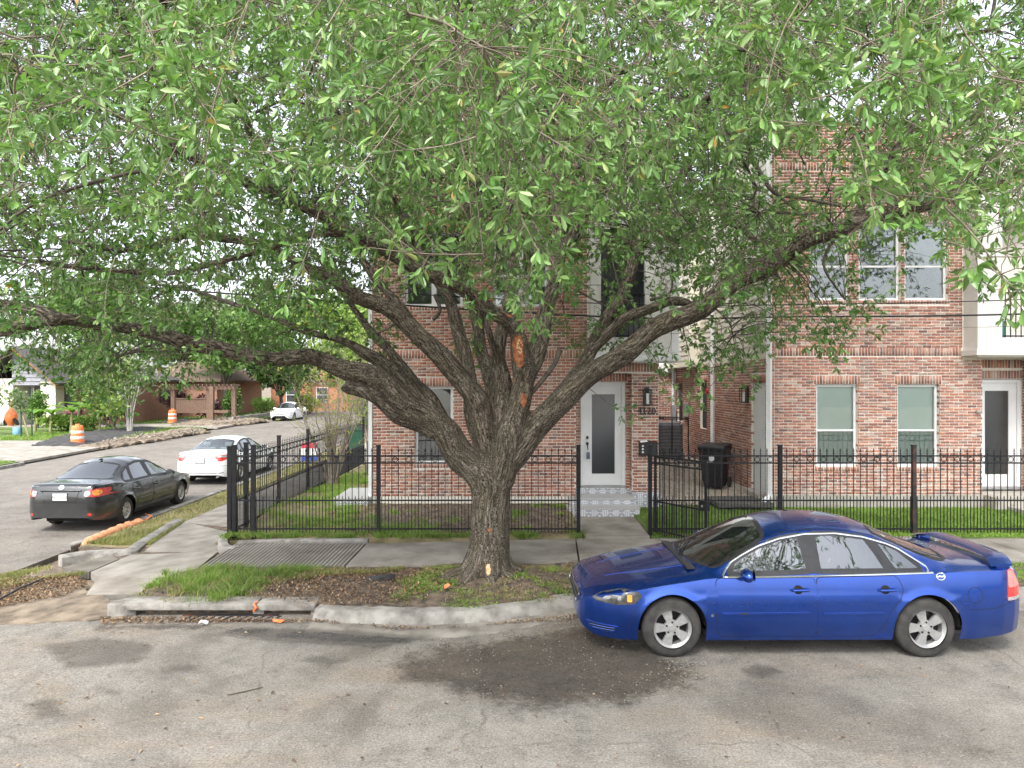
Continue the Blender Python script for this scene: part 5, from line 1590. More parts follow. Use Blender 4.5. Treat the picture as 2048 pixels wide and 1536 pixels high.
    def line(s, view, pts2, w, off=.002, n=6, close=False, smooth=True):
        """narrow strip following a 2D polyline on the body"""
        p = [np.array(q, float) for q in (smooth_path(pts2, n) if smooth else densify(pts2, .04, False))]
        if not smooth: p = [np.array((q[0], q[1])) for q in p]
        if close: p.append(p[0])
        mb = MB(); prev = None
        for i in range(len(p)):
            t = p[min(i + 1, len(p) - 1)] - p[max(i - 1, 0)]
            if close and i in (0, len(p) - 1): t = p[1] - p[-2]
            l_ = np.hypot(*t); t = t / (l_ if l_ > 1e-9 else 1)
            nn = np.array((-t[1], t[0])) * w / 2
            a = s.ray(view, *(p[i] + nn)); b = s.ray(view, *(p[i] - nn)); c = s.ray(view, *p[i])
            if a is None or b is None or c is None: prev = None; continue
            cur = [a[0] - a[1] * .002, a[0] + c[1] * off, c[0] + c[1] * (off * 1.25), b[0] + c[1] * off, b[0] - b[1] * .002]
            bi = len(mb.v); mb.v.extend(tuple(q) for q in cur)
            if prev is not None:
                for k in range(4): mb.f.append((prev + k, prev + k + 1, bi + k + 1, bi + k))
            prev = bi
        return mb
    def cut_hole(s, view, poly):
        c = s.cent
        if view in 'LR':
            sel = in_poly(c[:, [0, 2]], poly)
            sel &= (c[:, 1] < -.2) if view == 'L' else (c[:, 1] > .2)
        else:
            sel = in_poly(c[:, [0, 1]], poly) & (c[:, 2] > .85)
        s.cut |= sel
    def build_body(s, m, root):
        fs = s.faces[~s.cut]
        o = np_mesh('body', s.verts, [fs], m, root, smooth=True, world=False)
        me = o.data
        b = bmesh.new(); b.from_mesh(me)
        b.verts.ensure_lookup_table()
        for c in s.caps:
            try:
                f = b.faces.new([b.verts[i] for i in c]); f.smooth = True
            except Exception: pass
        loose = [v for v in b.verts if not v.link_faces]
        bmesh.ops.delete(b, geom=loose, context='VERTS')
        bmesh.ops.recalc_face_normals(b, faces=b.faces)
        b.to_mesh(me); b.free()
        try: me.set_sharp_from_angle(angle=R(40))
        except Exception: pass
        return o

def ringpoly(poly, d):
    """polygon grown outwards by d"""
    n = len(poly); out = []
    ar = sum(poly[i][0] * poly[(i + 1) % n][1] - poly[(i + 1) % n][0] * poly[i][1] for i in range(n))
    sgn = 1 if ar > 0 else -1
    for i in range(n):
        a, b, c = Vector(poly[i - 1][:2]), Vector(poly[i][:2]), Vector(poly[(i + 1) % n][:2])
        e0, e1 = (b - a), (c - b)
        if e0.length < 1e-9 or e1.length < 1e-9: out.append(tuple(b)); continue
        e0.normalize(); e1.normalize()
        n0, n1 = Vector((e0.y, -e0.x)) * sgn, Vector((e1.y, -e1.x)) * sgn
        k = n0 + n1
        k = k / max(.35, k.dot(n0)) if k.length > 1e-6 else n0
        out.append((b.x + k.x * d, b.y + k.y * d))
    return out

def rounded(poly, r, n=4):
    out = []
    m = len(poly)
    for i in range(m):
        a, b, c = Vector(poly[i - 1]), Vector(poly[i]), Vector(poly[(i + 1) % m])
        da, dc = (a - b), (c - b)
        ra = min(r, da.length * .45); rc = min(r, dc.length * .45)
        p, q = b + da.normalized() * ra, b + dc.normalized() * rc
        for k in range(n + 1):
            t = k / n
            out.append(tuple(p * (1 - t) ** 2 + b * 2 * t * (1 - t) + q * t * t))
    return out

def wheel(root, x, y, side, r, rim_r, style, m_rim):
    """side -1: outer face towards -Y"""
    w = .205; s = side
    yo = y + s * 0            # outer face plane
    prof = [(rim_r - .004, -.02), (rim_r + .012, -.004), (r - .055, .0), (r - .022, .012), (r - .004, .034), (r, .06), (r, w - .06), (r - .004, w - .034), (r - .03, w - .01), (rim_r + .01, w), (rim_r - .004, w - .02)]
    P2 = [(a, yo - s * b) for a, b in prof]
    t = MB().lathe(P2, 40, (x, 0, r), 'y').build('tyre', M_RUBBER, root, world=False, smooth=True)
    wl_ = MB()
    # barrel and back
    wl_.lathe([(rim_r, yo - s * .0), (rim_r - .012, yo - s * .012), (rim_r - .03, yo - s * .03), (rim_r - .034, yo - s * .16)], 40, (x, 0, r), 'y')
    wo = wl_.build('rim', m_rim, root, world=False, smooth=True)
    MB().lathe([(.001, yo - s * .10), (rim_r - .03, yo - s * .10)], 28, (x, 0, r), 'y').build('brake_shield', M_DARK, wo, world=False)
    yf = yo - s * .022
    sp = MB()
    if style == 'five':
        for k in range(5):
            a = k * 2 * math.pi / 5 + math.pi / 2 + .32
            d, n_ = Vector((math.cos(a), math.sin(a))), Vector((-math.sin(a), math.cos(a)))
            pts = [d * .055 + n_ * -.030, d * (rim_r - .012) + n_ * -.062, d * (rim_r - .006) + n_ * 0, d * (rim_r - .012) + n_ * .062, d * .055 + n_ * .030]
            sp.prism([(x + p.x, r + p.y) for p in pts], 'y', yf, yf - s * .03)
        sp.lathe([(.001, yf + s * .004), (.032, yf + s * .004), (.036, yf - s * .002), (.085, yf - s * .006), (.088, yf - s * .03)], 24, (x, 0, r), 'y')
        so = sp.build('spokes', m_rim, wo, world=False, smooth=30)
        for k in range(5):
            a = k * 2 * math.pi / 5 + .25
            MB().lathe([(.001, yf + s * .006), (.010, yf + s * .006), (.012, yf - s * .005)], 8, (x + .062 * math.cos(a), 0, r + .062 * math.sin(a)), 'y').build('lug_nut', M_DARK, wo, world=False)
    else:
        for k in range(8):
            a = k * 2 * math.pi / 8
            d, n_ = Vector((math.cos(a), math.sin(a))), Vector((-math.sin(a), math.cos(a)))
            pts = [d * .05 + n_ * -.012, d * (rim_r * .62) + n_ * -.024, d * (rim_r - .01) + n_ * -.042, d * (rim_r - .004) + n_ * 0, d * (rim_r - .01) + n_ * .042, d * (rim_r * .62) + n_ * .024, d * .05 + n_ * .012]
            sp.prism([(x + p.x, r + p.y) for p in pts], 'y', yf, yf - s * .02)
        sp.lathe([(.001, yf + s * .005), (.04, yf + s * .004), (.06, yf - s * .004), (.062, yf - s * .02)], 20, (x, 0, r), 'y')
        sp.lathe([(rim_r - .02, yf - s * .0), (rim_r - .002, yf + s * .008), (rim_r + .004, yf - s * .004)], 36, (x, 0, r), 'y')
        sp.build('wheel_cover', m_rim, wo, world=False, smooth=30)
    return t

M_SEAT = mat('seat_cloth', (.16, .16, .155), (.22, .22, .21), 12, .9)
M_SEATL = mat('seat_leather', (.42, .40, .36), (.5, .48, .44), 8, .6)
M_INT = mat('dark_interior', (.035, .035, .037), (.06, .06, .062), 10, .8)
def paint(name, c, metallic=.45, rough=.28, flake=True, dirt=.0):
    m, nt, b = newmat(name)
    p = pos(nt)
    n = noise(nt, p, 3.0, 5, .65); r = ramp(nt, [(.35, tuple(x * .9 for x in c)), (.7, tuple(min(1, x * 1.08) for x in c))]); nt.links.new(n.outputs[0], r.inputs[0])
    col = r.outputs[0]
    if dirt:
        s = N(nt, 'ShaderNodeSeparateXYZ'); nt.links.new(p, s.inputs[0])
        mr = N(nt, 'ShaderNodeMapRange'); mr.inputs[1].default_value = .12; mr.inputs[2].default_value = .75; mr.inputs[3].default_value = dirt; mr.inputs[4].default_value = 0
        nt.links.new(s.outputs[2], mr.inputs[0])
        n2 = noise(nt, p, 7, 6, .7); r2 = ramp(nt, [(.3, .25), (.75, 1.0)]); nt.links.new(n2.outputs[0], r2.inputs[0])
        mu = N(nt, 'ShaderNodeMath', operation='MULTIPLY'); nt.links.new(mr.outputs[0], mu.inputs[0]); nt.links.new(r2.outputs[0], mu.inputs[1])
        col = mixc(nt, mu.outputs[0], col, (.13, .115, .10))
        rr = N(nt, 'ShaderNodeMath', operation='ADD'); nt.links.new(mu.outputs[0], rr.inputs[0]); rr.inputs[1].default_value = rough
        nt.links.new(rr.outputs[0], b.inputs['Roughness'])
    else:
        b.inputs['Roughness'].default_value = rough
    nt.links.new(col, b.inputs['Base Color'])
    b.inputs['Metallic'].default_value = metallic
    b.inputs['Coat Weight'].default_value = 1.0
    b.inputs['Coat Roughness'].default_value = .03
    return m

def sedan(root, car, m_paint, m_glass, rim='five', m_rim=None, rim_r=.21, side_chrome=True, seats=M_SEAT, doors=True, low=False):
    """common parts of a four-door sedan; x of the reference car is mapped on this one"""
    X = car.X; L, W = car.L, car.W
    hs = lambda tab: [(X(a), b) for a, b in tab]
    dz = float(np.interp(X(2.8), car.xs, car.zt)) - 1.447
    def Z(x, f):      # height between shoulder (0) and rail (1) at reference x
        xx = X(x); a = np.interp(xx, car.xs, car.zs); b = np.interp(xx, car.xs, car.zr)
        return float(a + (b - a) * f)
    top = [(1.72, .96), (1.86, .985), (2.05, .97), (2.3, .945), (2.6, .94), (2.95, .94), (3.25, .945), (3.5, .95), (3.66, .94)]
    def curve(x0, x1):
        xs = [x0] + [a for a, _ in top if x0 < a < x1] + [x1]
        fx = [a for a, _ in top]; fv = [b for _, b in top]
        return [(X(a), Z(a, float(np.interp(a, fx, fv)))) for a in xs]
    bl = .10
    front = [(X(1.66), Z(1.66, .22))] + curve(1.74, 2.52) + [(X(2.55), Z(2.55, bl)), (X(2.0), Z(2.0, bl)), (X(1.68), Z(1.68, .16))]
    rear = curve(2.69, 3.27) + [(X(3.36), Z(3.36, .55)), (X(3.42), Z(3.42, bl)), (X(2.66), Z(2.66, bl))]
    quarter = curve(3.36, 3.62) + [(X(3.80), Z(3.80, .42)), (X(3.79), Z(3.79, .16)), (X(3.50), Z(3.50, bl))]
    ws = [(X(1.335), 0), (X(1.345), .25), (X(1.39), .48), (X(1.50), .66), (X(1.60), .70), (X(1.85), .63), (X(2.12), .56), (X(2.16), .40), (X(2.19), .2), (X(2.20), 0)]
    ws = ws + [(a, -b) for a, b in ws[-2:0:-1]]
    k = W / REF['W']; ws = [(a, b * k) for a, b in ws]
    bw = [(X(3.47), 0), (X(3.46), .3), (X(3.43), .50), (X(3.62), .545), (X(3.95), .63), (X(4.06), .655), (X(4.22), .55), (X(4.27), .3), (X(4.28), 0)]
    bw = bw + [(a, -b) for a, b in bw[-2:0:-1]]
    bw = [(a, b * k) for a, b in bw]
    parts = []
    for v in 'LR':
        for nm, poly in (('front', front), ('rear', rear), ('quarter', quarter)):
            pr = rounded(poly, .035, 3)
            car.cut_hole(v, pr)
    car.cut_hole('T', ws); car.cut_hole('T', bw)
    body = car.build_body(m_paint, root)
    MBs = {}
    whole = rounded([(X(1.58), Z(1.58, .12))] + curve(1.72, 3.62) + [(X(3.88), Z(3.88, .40)), (X(3.86), Z(3.86, .04)), (X(2.6), Z(2.6, .0)), (X(1.62), Z(1.62, .02))], .03, 3)
    for v in 'LR':
        for nm, poly in (('front', front), ('rear', rear), ('quarter', quarter)):
            pr = rounded(poly, .035, 3)
            g_ = car.decal(v, ringpoly(pr, .012), .001, .05, 0, True).build('side_window', m_glass, body, world=False, smooth='all', fix=True)
            car.line(v, pr, .05, .004, close=True, n=2).build('window_gasket', M_BLACKP, body, world=False)
        for (a, b) in ((2.55, 2.66),):
            pill = [(X(2.52), Z(2.52, .97)), (X(2.69), Z(2.69, .97)), (X(2.67), Z(2.67, .06)), (X(2.54), Z(2.54, .06))]
            car.decal(v, pill, .006, .05).build('pillar_trim', M_BLACKP, body, world=False)
        pc = [(X(3.27), Z(3.27, .97)), (X(3.37), Z(3.37, .96)), (X(3.50), Z(3.50, .07)), (X(3.42), Z(3.42, .07))]
        car.decal(v, pc, .006, .05).build('pillar_trim', M_BLACKP, body, world=False)
        if side_chrome:
            car.line(v, whole, .016, .009, close=True, n=2).build('chrome_strip', M_CHROME, body, world=False)
        # doors: slightly proud skins with dark gaps between
        if doors:
            fwx, rwx, ar = car.fw, car.rw, car.arch
            zlow = .245
            f0 = X(1.50)
            fd = [(f0 + .03, zlow), (f0, .45), (f0, Z(1.5, -.02) if True else .8), (X(2.59), Z(2.6, -.03)), (X(2.60), zlow)]
            rd = [(X(2.615), zlow), (X(2.61), Z(2.6, -.03)), (X(3.50), Z(3.5, -.03)), (X(3.56), .78), (X(3.54), .70), (rwx - ar - .05, .52), (rwx - ar - .11, .36), (rwx - ar - .22, zlow)]
            for dd in (fd, rd):
                dd = rounded(dd, .05, 4)
                dm = car.decal(v, dd, .0035, .05, .004).build('door', m_paint, root, world=False, smooth=30)
                car.line(v, dd, .010, .0030, close=True, n=1, smooth=True).build('door_gap', M_DARK, dm, world=False)
                xh = max(p[0] for p in dd) - (.14 if dd is not None else 0)
                xh = X(2.42) if dd[0][0] < X(2.4) else X(3.38)
                zh = .765 + (.0 if not low else .02)
                hp = car.ray(v, xh, zh)
                sg = -1 if v == 'L' else 1
                y0 = hp[0].y
                MB().tube([(xh - .10, y0 + sg * .004, zh), (xh - .085, y0 + sg * .035, zh), (xh + .06, y0 + sg * .04, zh + .004), (xh + .09, y0 + sg * .03, zh + .004), (xh + .10, y0 + sg * .002, zh + .004)], [.012, .016, .018, .016, .012], 8).build('handle', m_paint, dm, world=False, smooth=True)
                car.decal(v, [(xh - .02 + .055 * math.cos(t * .5236), zh + .048 * math.sin(t * .5236)) for t in range(12)], .0042, .03, 0).build('handle_cup', M_DARK, dm, world=False)
                car.line(v, [(min(p[0] for p in dd) + .06, .50), (max(p[0] for p in dd) - (.08 if dd[0][0] < X(2.4) else .22), .51)], .035, .012, n=8).build('rub_strip', m_paint, dm, world=False, smooth=True)
        # mirrors
        sg = -1 if v == 'L' else 1
        hp = car.ray(v, X(1.78), Z(1.78, .1))
        bm = bmesh.new(); bmesh.ops.create_icosphere(bm, subdivisions=3, radius=1)
        for q in bm.verts:
            q.co = Vector((X(1.82) + q.co.x * (.075 if q.co.x < 0 else .05) , hp[0].y + sg * .12 + q.co.y * .115, Z(1.78, .25) + q.co.z * .068 * (1 if q.co.z < 0 else 1.1)))
        mo = MB().bm(bm); bm.free()
        mo = mo.build('mirror', m_paint, root, world=False, smooth='all')
        MB().box(X(1.76), X(1.84), hp[0].y - .01, hp[0].y + sg * .08, Z(1.78, .10), Z(1.78, .16) + .02).build('mirror_stalk', M_BLACKP, mo, world=False)
        MB().lathe([(.001, .0), (.095, .0)], 20, (0, 0, 0), 'x').build('mirror_glass', M_CHROME, mo, world=False).location = (X(1.82) + .052, hp[0].y + sg * .12, Z(1.78, .25))
        mo.children[-1].scale = (1, 1.0, .55)
    for nm, poly in (('windscreen', ws), ('rear_window', bw)):
        car.decal('T', ringpoly(poly, .012), .002, .07, 0, True).build(nm, m_glass, body, world=False, smooth='all')
        car.line('T', poly, .05, .004, close=True, n=2).build('screen_gasket', M_BLACKP, body, world=False)
    # wheels, wells and underbody
    r = car.wr_
    for (x) in (car.fw, car.rw):
        for sg in (-1, 1):
            wheel(root, x, sg * (W - .035), sg, r, rim_r, rim, m_rim or M_ALLOY)
            a = car.arch + .012
            mb = MB(); n = 18; vs = []
            for kk in range(n + 1):
                t = math.pi * kk / n - .0
                vs += [(x + a * math.cos(t), sg * (W - .06), r + a * math.sin(t)), (x + a * math.cos(t), sg * (W - .36), r + a * math.sin(t))]
            mb.add(vs, [(2 * i, 2 * i + 1, 2 * i + 3, 2 * i + 2) for i in range(n)])
            mb.add([(x - a, sg * (W - .36), r - .12), (x + a, sg * (W - .36), r - .12), (x + a, sg * (W - .36), r + a), (x - a, sg * (W - .36), r + a)], [(0, 1, 2, 3)])
            mb.build('wheel_well', M_DARK, root, world=False)
    mb = MB(); mb.box(X(.35), X(4.65), -W + .36, W - .36, .20, .26)
    mb.box(car.fw + car.arch + .02, car.rw - car.arch - .02, -W + .09, W - .09, .205, .255)
    mb.build('underbody', M_DARK, root, world=False)
    # interior
    mb = MB(); mb.box(X(1.45), X(3.9), -W + .13, W - .13, .45, .50); mb.box(X(1.4), X(1.46), -W + .15, W - .15, .4, .84); mb.box(X(1.46), X(1.95), -.62, .62, .72, .84); mb.box(X(3.75), X(4.25), -.60, .60, .86, .90)
    for sg in (-1, 1): mb.box(X(1.7), X(3.5), sg * (W - .15), sg * (W - .12), .45, .86)
    mb.build('cabin', M_INT, root, world=False)
    for (x, ys, hw) in ((X(2.35), (-.36, .36), .24), (X(3.3), (-.36, .36), .28)):
        for y in ys:
            st = MB().rbox(x - .25, x + .22, y - hw, y + hw, .50, .66, .05)
            st.rbox(x + .16, x + .30, y - hw, y + hw, .60, 1.10, .05); st.rbox(x + .22, x + .31, y - .12, y + .12, 1.13, 1.27, .035)
            st.build('seat', seats, root, world=False, smooth=True)
    sw = MB().torus((0, 0, 0), .18, .015, 'x', 24, 6).build('steering_wheel', M_BLACKP, root, world=False, smooth=True)
    sw.location = (X(2.0), -.36, .90); sw.rotation_euler = (0, R(-25), 0)
    return body, Z, X

def plate(root, x, y, z, txt, sub, m_bg, m_txt, frame=None, w=.305, h=.152):
    """licence plate on the rear (facing +x)"""
    p = MB().rbox(x, x + .008, y - w / 2, y + w / 2, z - h / 2, z + h / 2, .003).build('licence_plate', m_bg, root, world=False)
    if frame: 
        f = MB(); t = .014
        f.box(x, x + .012, y - w / 2 - t, y - w / 2 + .004, z - h / 2 - t, z + h / 2 + t); f.box(x, x + .012, y + w / 2 - .004, y + w / 2 + t, z - h / 2 - t, z + h / 2 + t)
        f.box(x, x + .012, y - w / 2, y + w / 2, z - h / 2 - t, z - h / 2 + .004); f.box(x, x + .012, y - w / 2, y + w / 2, z + h / 2 - .004, z + h / 2 + t)
        f.build('plate_frame', frame, p, world=False)
    for s_, sz, dz in ((txt, .083, -.012), (sub, .028, .056)):
        if not s_: continue
        vs, fs = text_mesh(s_, sz, .0008)
        MB().add([(x + .009 - q[1], y + q[0], z + dz + q[2]) for q in vs], fs).build('lettering', m_txt, p, world=False)
    return p

M_BLUE = paint('blue_metallic_paint', (.004, .055, .34), .82, .26, dirt=.12)
M_BLACKC = paint('black_metallic_paint', (.014, .017, .020), .3, .25, dirt=.25)
M_WHITEC = paint('white_paint', (.80, .81, .83), .0, .3)
M_LAMPC = mat('lamp_clear', (.30, .31, .31), (.5, .5, .5), 25, .12, metallic=.4, coat=1.0)
M_LAMPD = mat('lamp_dark', (.025, .026, .026), (.07, .07, .068), 14, .2, metallic=.0, coat=.35)
M_RED = mat('lamp_red', (.50, .015, .015), (.62, .04, .03), 20, .15, coat=1.0)
M_PINK = mat('lamp_pale_red', (.62, .16, .15), (.7, .25, .22), 12, .2, coat=1.0)
M_AMBER = mat('lamp_amber', (.80, .28, .03), (.9, .4, .06), 20, .2, coat=1.0)
M_PLATE = mat('plate_white', (.62, .64, .66), (.72, .73, .74), 9, .5)
M_INK = mat('plate_ink', (.02, .022, .04), (.04, .04, .06), 9, .6)

# ---------------- blue sedan
bc = thing('sedan_car', 'dirty bright blue sedan with boot spoiler parked at the kerb beside the tree', 'car', (.75, 8.42, 0))
car = Car(5.05, 1.02, 3.83, .925)
body, Z, X = sedan(bc, car, M_BLUE, M_CARGLASS, 'five', mat('silver_alloy', (.30, .30, .30), (.40, .40, .39), 16, .45, metallic=.5), rim_r=.215, seats=mat('grey_seat', (.30, .31, .31), (.40, .41, .40), 12, .9))
for v, sg in (('L', -1), ('R', 1)):
    hl_ = rounded([(.14, .645), (.28, .70), (.48, .745), (.64, .745), (.69, .69), (.60, .60), (.40, .585), (.19, .61)], .03, 3)
    h_ = car.decal(v, hl_, .004, .04).build('headlight', M_LAMPD, bc, world=False, smooth='all')
    car.decal(v, rounded([(.52, .625), (.575, .625), (.575, .70), (.525, .70)], .01, 2), .008, .03).build('indicator', M_AMBER, h_, world=False)
    car.decal(v, rounded([(.25, .645), (.33, .638), (.36, .68), (.29, .675)], .02, 2), .006, .03).build('reflector', M_LAMPC, h_, world=False)
    car.decal(v, rounded([(.415, .638), (.455, .636), (.46, .69), (.425, .685)], .015, 2), .006, .03).build('reflector', M_LAMPC, h_, world=False)
    fg = rounded([(.10, .36), (.42, .335), (.38, .275), (.30, .262), (.14, .30)], .02, 3)
    f_ = car.decal(v, fg, .002, .04, 0).build('lower_grille', M_DARK, bc, world=False)
    car.line(v, fg, .014, .008, close=True, n=2).build('grille_rim', M_BLUE, f_, world=False)
    for z in (.290, .318): car.line(v, [(.13, z + .012), (.39, z)], .008, .008).build('grille_bar', M_BLUE, f_, world=False)
    tl = rounded([(4.78, .955), (4.86, .955), (4.985, .72), (4.975, .635), (4.74, .625)], .025, 3)
    t_ = car.decal(v, tl, .006, .04).build('tail_light', M_RED, bc, world=False, smooth='all')
    car.decal(v, rounded([(4.785, .945), (4.855, .945), (4.945, .775), (4.765, .765)], .02, 2), .009, .04).build('lamp_lens', M_PINK, t_, world=False, smooth='all')
    car.decal(v, rounded([(4.748, .665), (4.972, .67), (4.972, .638), (4.745, .628)], .01, 2), .009, .04).build('lamp_lens', M_LAMPC, t_, world=False, smooth='all')
    car.line(v, [(4.80, .62), (4.60, .555), (4.30, .545)], .006, .001).build('bumper_seam', M_DARK, bc, world=False)
    fl = [(4.36 + .085 * math.cos(t * .2618), .70 + .085 * math.sin(t * .2618)) for t in range(24)]
    if v == 'L':
        car.line(v, fl, .006, .001, close=True, n=1).build('fuel_flap', M_DARK, bc, world=False)
    eb = [(3.99 + .047 * math.cos(t * .2618), .90 + .036 * math.sin(t * .2618)) for t in range(24)]
    e_ = car.line(v, eb, .010, .004, close=True, n=1).build('emblem', M_CHROME, bc, world=False)
    car.line(v, [(3.955, .893), (3.98, .903), (4.00, .897), (4.03, .905)], .020, .004).build('emblem_bar', M_CHROME, e_, world=False)
    car.decal(v, rounded([(1.44, .47), (1.465, .47), (1.465, .50), (1.44, .50)], .004, 2), .004, .02).build('badge', M_CHROME, bc, world=False)
    car.line(v, [(.62, .60), (.60, .52), (.56, .43), (.54, .33)], .005, .001).build('bumper_seam', M_DARK, bc, world=False)
    car.decal(v, [(1.42, .205), (3.42, .205), (3.42, .245), (1.42, .24)], .008, .06).build('sill', M_BLUE, bc, world=False, smooth=True)
# front face: grille and badge, bonnet shut lines
gr_ = car.decal('F', rounded([(-.50, .60), (.50, .60), (.42, .51), (-.42, .51)], .03, 3), .004, .06).build('front_grille', M_DARK, bc, world=False)
car.line('F', rounded([(-.50, .60), (.50, .60), (.42, .51), (-.42, .51)], .03, 3), .022, .008, close=True, n=2).build('grille_rim', M_CHROME, gr_, world=False)
for s_ in (-1, 1):
    car.line('T', [(.22, s_ * .56), (.5, s_ * .68), (.9, s_ * .735), (1.33, s_ * .76)], .006, .001).build('bonnet_seam', M_DARK, bc, world=False)
    car.line('T', [(.35, s_ * .30), (.8, s_ * .38), (1.25, s_ * .44)], .05, .004).build('bonnet_crease', M_BLUE, bc, world=False, smooth=True)
    wp = MB().tube([(1.28, s_ * .05 - .15, .955), (1.36, s_ * .05 + .1, 1.0), (1.52, s_ * .05 + .42, 1.065)], .008, 6).build('wiper', M_BLACKP, bc, world=False)
    car.line('T', [(2.24, s_ * .555), (2.8, s_ * .555), (3.4, s_ * .56)], .012, .001).build('roof_channel', M_DARK, bc, world=False)
MB().box(1.24, 1.33, -.66, .66, .925, .945).build('cowl', M_BLACKP, bc, world=False)
car.decal('T', rounded([(1.36, -.50), (1.42, -.50), (1.42, -.42), (1.36, -.42)], .005, 2), -.004, .04, 0).build('sticker', mat('pale_sticker', (.4, .6, .55), (.6, .75, .7), 60, .6), bc, world=False)
# boot spoiler: a swept blade on two feet
mb = MB(); prof = lambda c, h: [(c - .11, h - .012), (c - .06, h + .012), (c + .05, h + .020), (c + .13, h + .014), (c + .12, h - .008), (c + .0, h - .014)]
vs = []; n = 24
for i in range(n + 1):
    y = -.78 + 1.56 * i / n; q = abs(y) / .78
    cx = 4.82 - .10 * q ** 3; hh = 1.065 - .065 * max(0, (q - .70) / .30) ** 1.7
    vs += [(a, y, b) for a, b in prof(cx, hh)]
mb.add(vs, [(i * 6 + k, i * 6 + (k + 1) % 6, (i + 1) * 6 + (k + 1) % 6, (i + 1) * 6 + k) for i in range(n) for k in range(6)] + [tuple(range(6)), tuple(range(n * 6 + 5, n * 6 - 1, -1))])
sp_ = mb.build('spoiler', M_BLUE, bc, world=False, smooth=40)
for y_ in (-.73, .73):
    MB().rbox(4.68, 4.84, y_ - .04, y_ + .04, .95, 1.02, .02).build('spoiler_foot', M_BLUE, sp_, world=False, smooth=True)
plate(bc, 5.045, 0, .70, '', '', M_PLATE, M_INK)
MB().tube([(4.7, -.45, .27), (5.03, -.45, .27)], .03, 10).build('exhaust', M_CHROME, bc, world=False)

# ---------------- dark sedan in the side street
cc = thing('sedan_car', 'dirty black compact sedan with red tail lights parked in the side street', 'car', (-9.77, 14.75 + 4.54, -.2), R(-90))
car = Car(4.54, .90, 3.50, .88, dz=.02, arch=.352, wheel_r=.315, hood=.03, deck=.055)
body, Z, X = sedan(cc, car, M_BLACKC, M_CARGLASSD, 'eight', mat('hubcap_silver', (.50, .49, .47), (.62, .60, .58), 16, .45, metallic=.4), rim_r=.195, side_chrome=False)
for s_ in (-1, 1):
    v = 'L' if s_ < 0 else 'R'
    tp = [(s_ * .50, .80), (s_ * .58, .92), (s_ * .74, .95), (s_ * .86, .93), (s_ * .86, .79), (s_ * .70, .77)]
    t_ = car.decal('B', rounded(tp, .03, 3), .006, .04).build('tail_light', M_RED, cc, world=False, smooth='all')
    sdp = rounded([(4.46, .95), (4.20, .93), (4.02, .89), (4.10, .83), (4.47, .79)], .03, 3)
    car.decal(v, sdp, .006, .04).build('lamp_wrap', M_RED, t_, world=False, smooth='all')
    car.decal('B', [(s_ * .575 + .062 * math.cos(t * .349), .85 + .062 * math.sin(t * .349)) for t in range(18)], .010, .03).build('lamp_lens', M_LAMPC, t_, world=False)
    car.decal('B', [(s_ * .715 + .058 * math.cos(t * .349), .865 + .062 * math.sin(t * .349)) for t in range(18)], .010, .03).build('lamp_lens', M_AMBER, t_, world=False)
    car.decal('B', [(s_ * .62 + .035 * math.cos(t * .349), .40 + .032 * math.sin(t * .349)) for t in range(18)], .006, .03).build('reflector', M_RED, cc, world=False)
    hl_ = rounded([(.16, .70), (.45, .76), (.60, .77), (.50, .67), (.20, .63)], .03, 3)
    car.decal(v, hl_, .004, .05).build('headlight', M_LAMPC, cc, world=False)
tr = rounded([(-.40, .90), (.40, .90), (.34, .68), (-.34, .68)], .03, 3)
car.line('B', tr, .012, .002, close=True, n=2).build('plate_recess', M_DARK, cc, world=False)
car.line('B', [(-.44, .915), (.44, .915)], .03, .02).build('boot_trim', M_BLACKC, cc, world=False)
car.line('B', [(-.80, .665), (-.4, .66), (0, .66), (.4, .66), (.80, .665)], .008, .002).build('bumper_seam', M_DARK, cc, world=False)
car.line('B', [(-.75, .34), (-.3, .32), (.3, .32), (.75, .34)], .03, .006).build('bumper_lip', M_BLACKC, cc, world=False)
hb = car.ray('B', 0, .78)
plate(cc, hb[0].x + .006, .0, .785, 'PXC-0307', 'TEXAS', M_PLATE, M_INK)
eb = [(.058 * math.cos(t * .2618), .985 + .038 * math.sin(t * .2618)) for t in range(24)]
e_ = car.line('B', eb, .009, .006, close=True, n=1).build('emblem', M_CHROME, cc, world=False)
car.line('B', [(.026 * math.cos(t * .5236), .985 + .040 * math.sin(t * .5236)) for t in range(12)], .010, .006, close=True, n=1).build('emblem_ring', M_CHROME, e_, world=False)
car.line('B', [(.05 * math.cos(t * .5236), 1.0 + .018 * math.sin(t * .5236)) for t in range(12)], .009, .006, close=True, n=1).build('emblem_ring', M_CHROME, e_, world=False)
def rear_text(root, car, txt, y, z, size, m):
    h = car.ray('B', y, z)
    if h is None: return
    nrm = h[1]
    vs, fs = text_mesh(txt, size, .002)
    up = Vector((0, 0, 1)); up = (up - nrm * up.dot(nrm)).normalized(); rt = up.cross(nrm)
    MB().add([h[0] + nrm * (.004 - q[1]) + rt * q[0] + up * q[2] for q in vs], fs).build('badge', m, root, world=False)
rear_text(cc, car, 'COROLLA', -.60, 1.0, .045, M_CHROME)
rear_text(cc, car, 'LE', .60, .985, .045, M_CHROME)
an = MB().rbox(X(3.30), X(3.42), -.02, .02, 1.42, 1.46, .012).build('roof_aerial', M_BLACKP, cc, world=False)

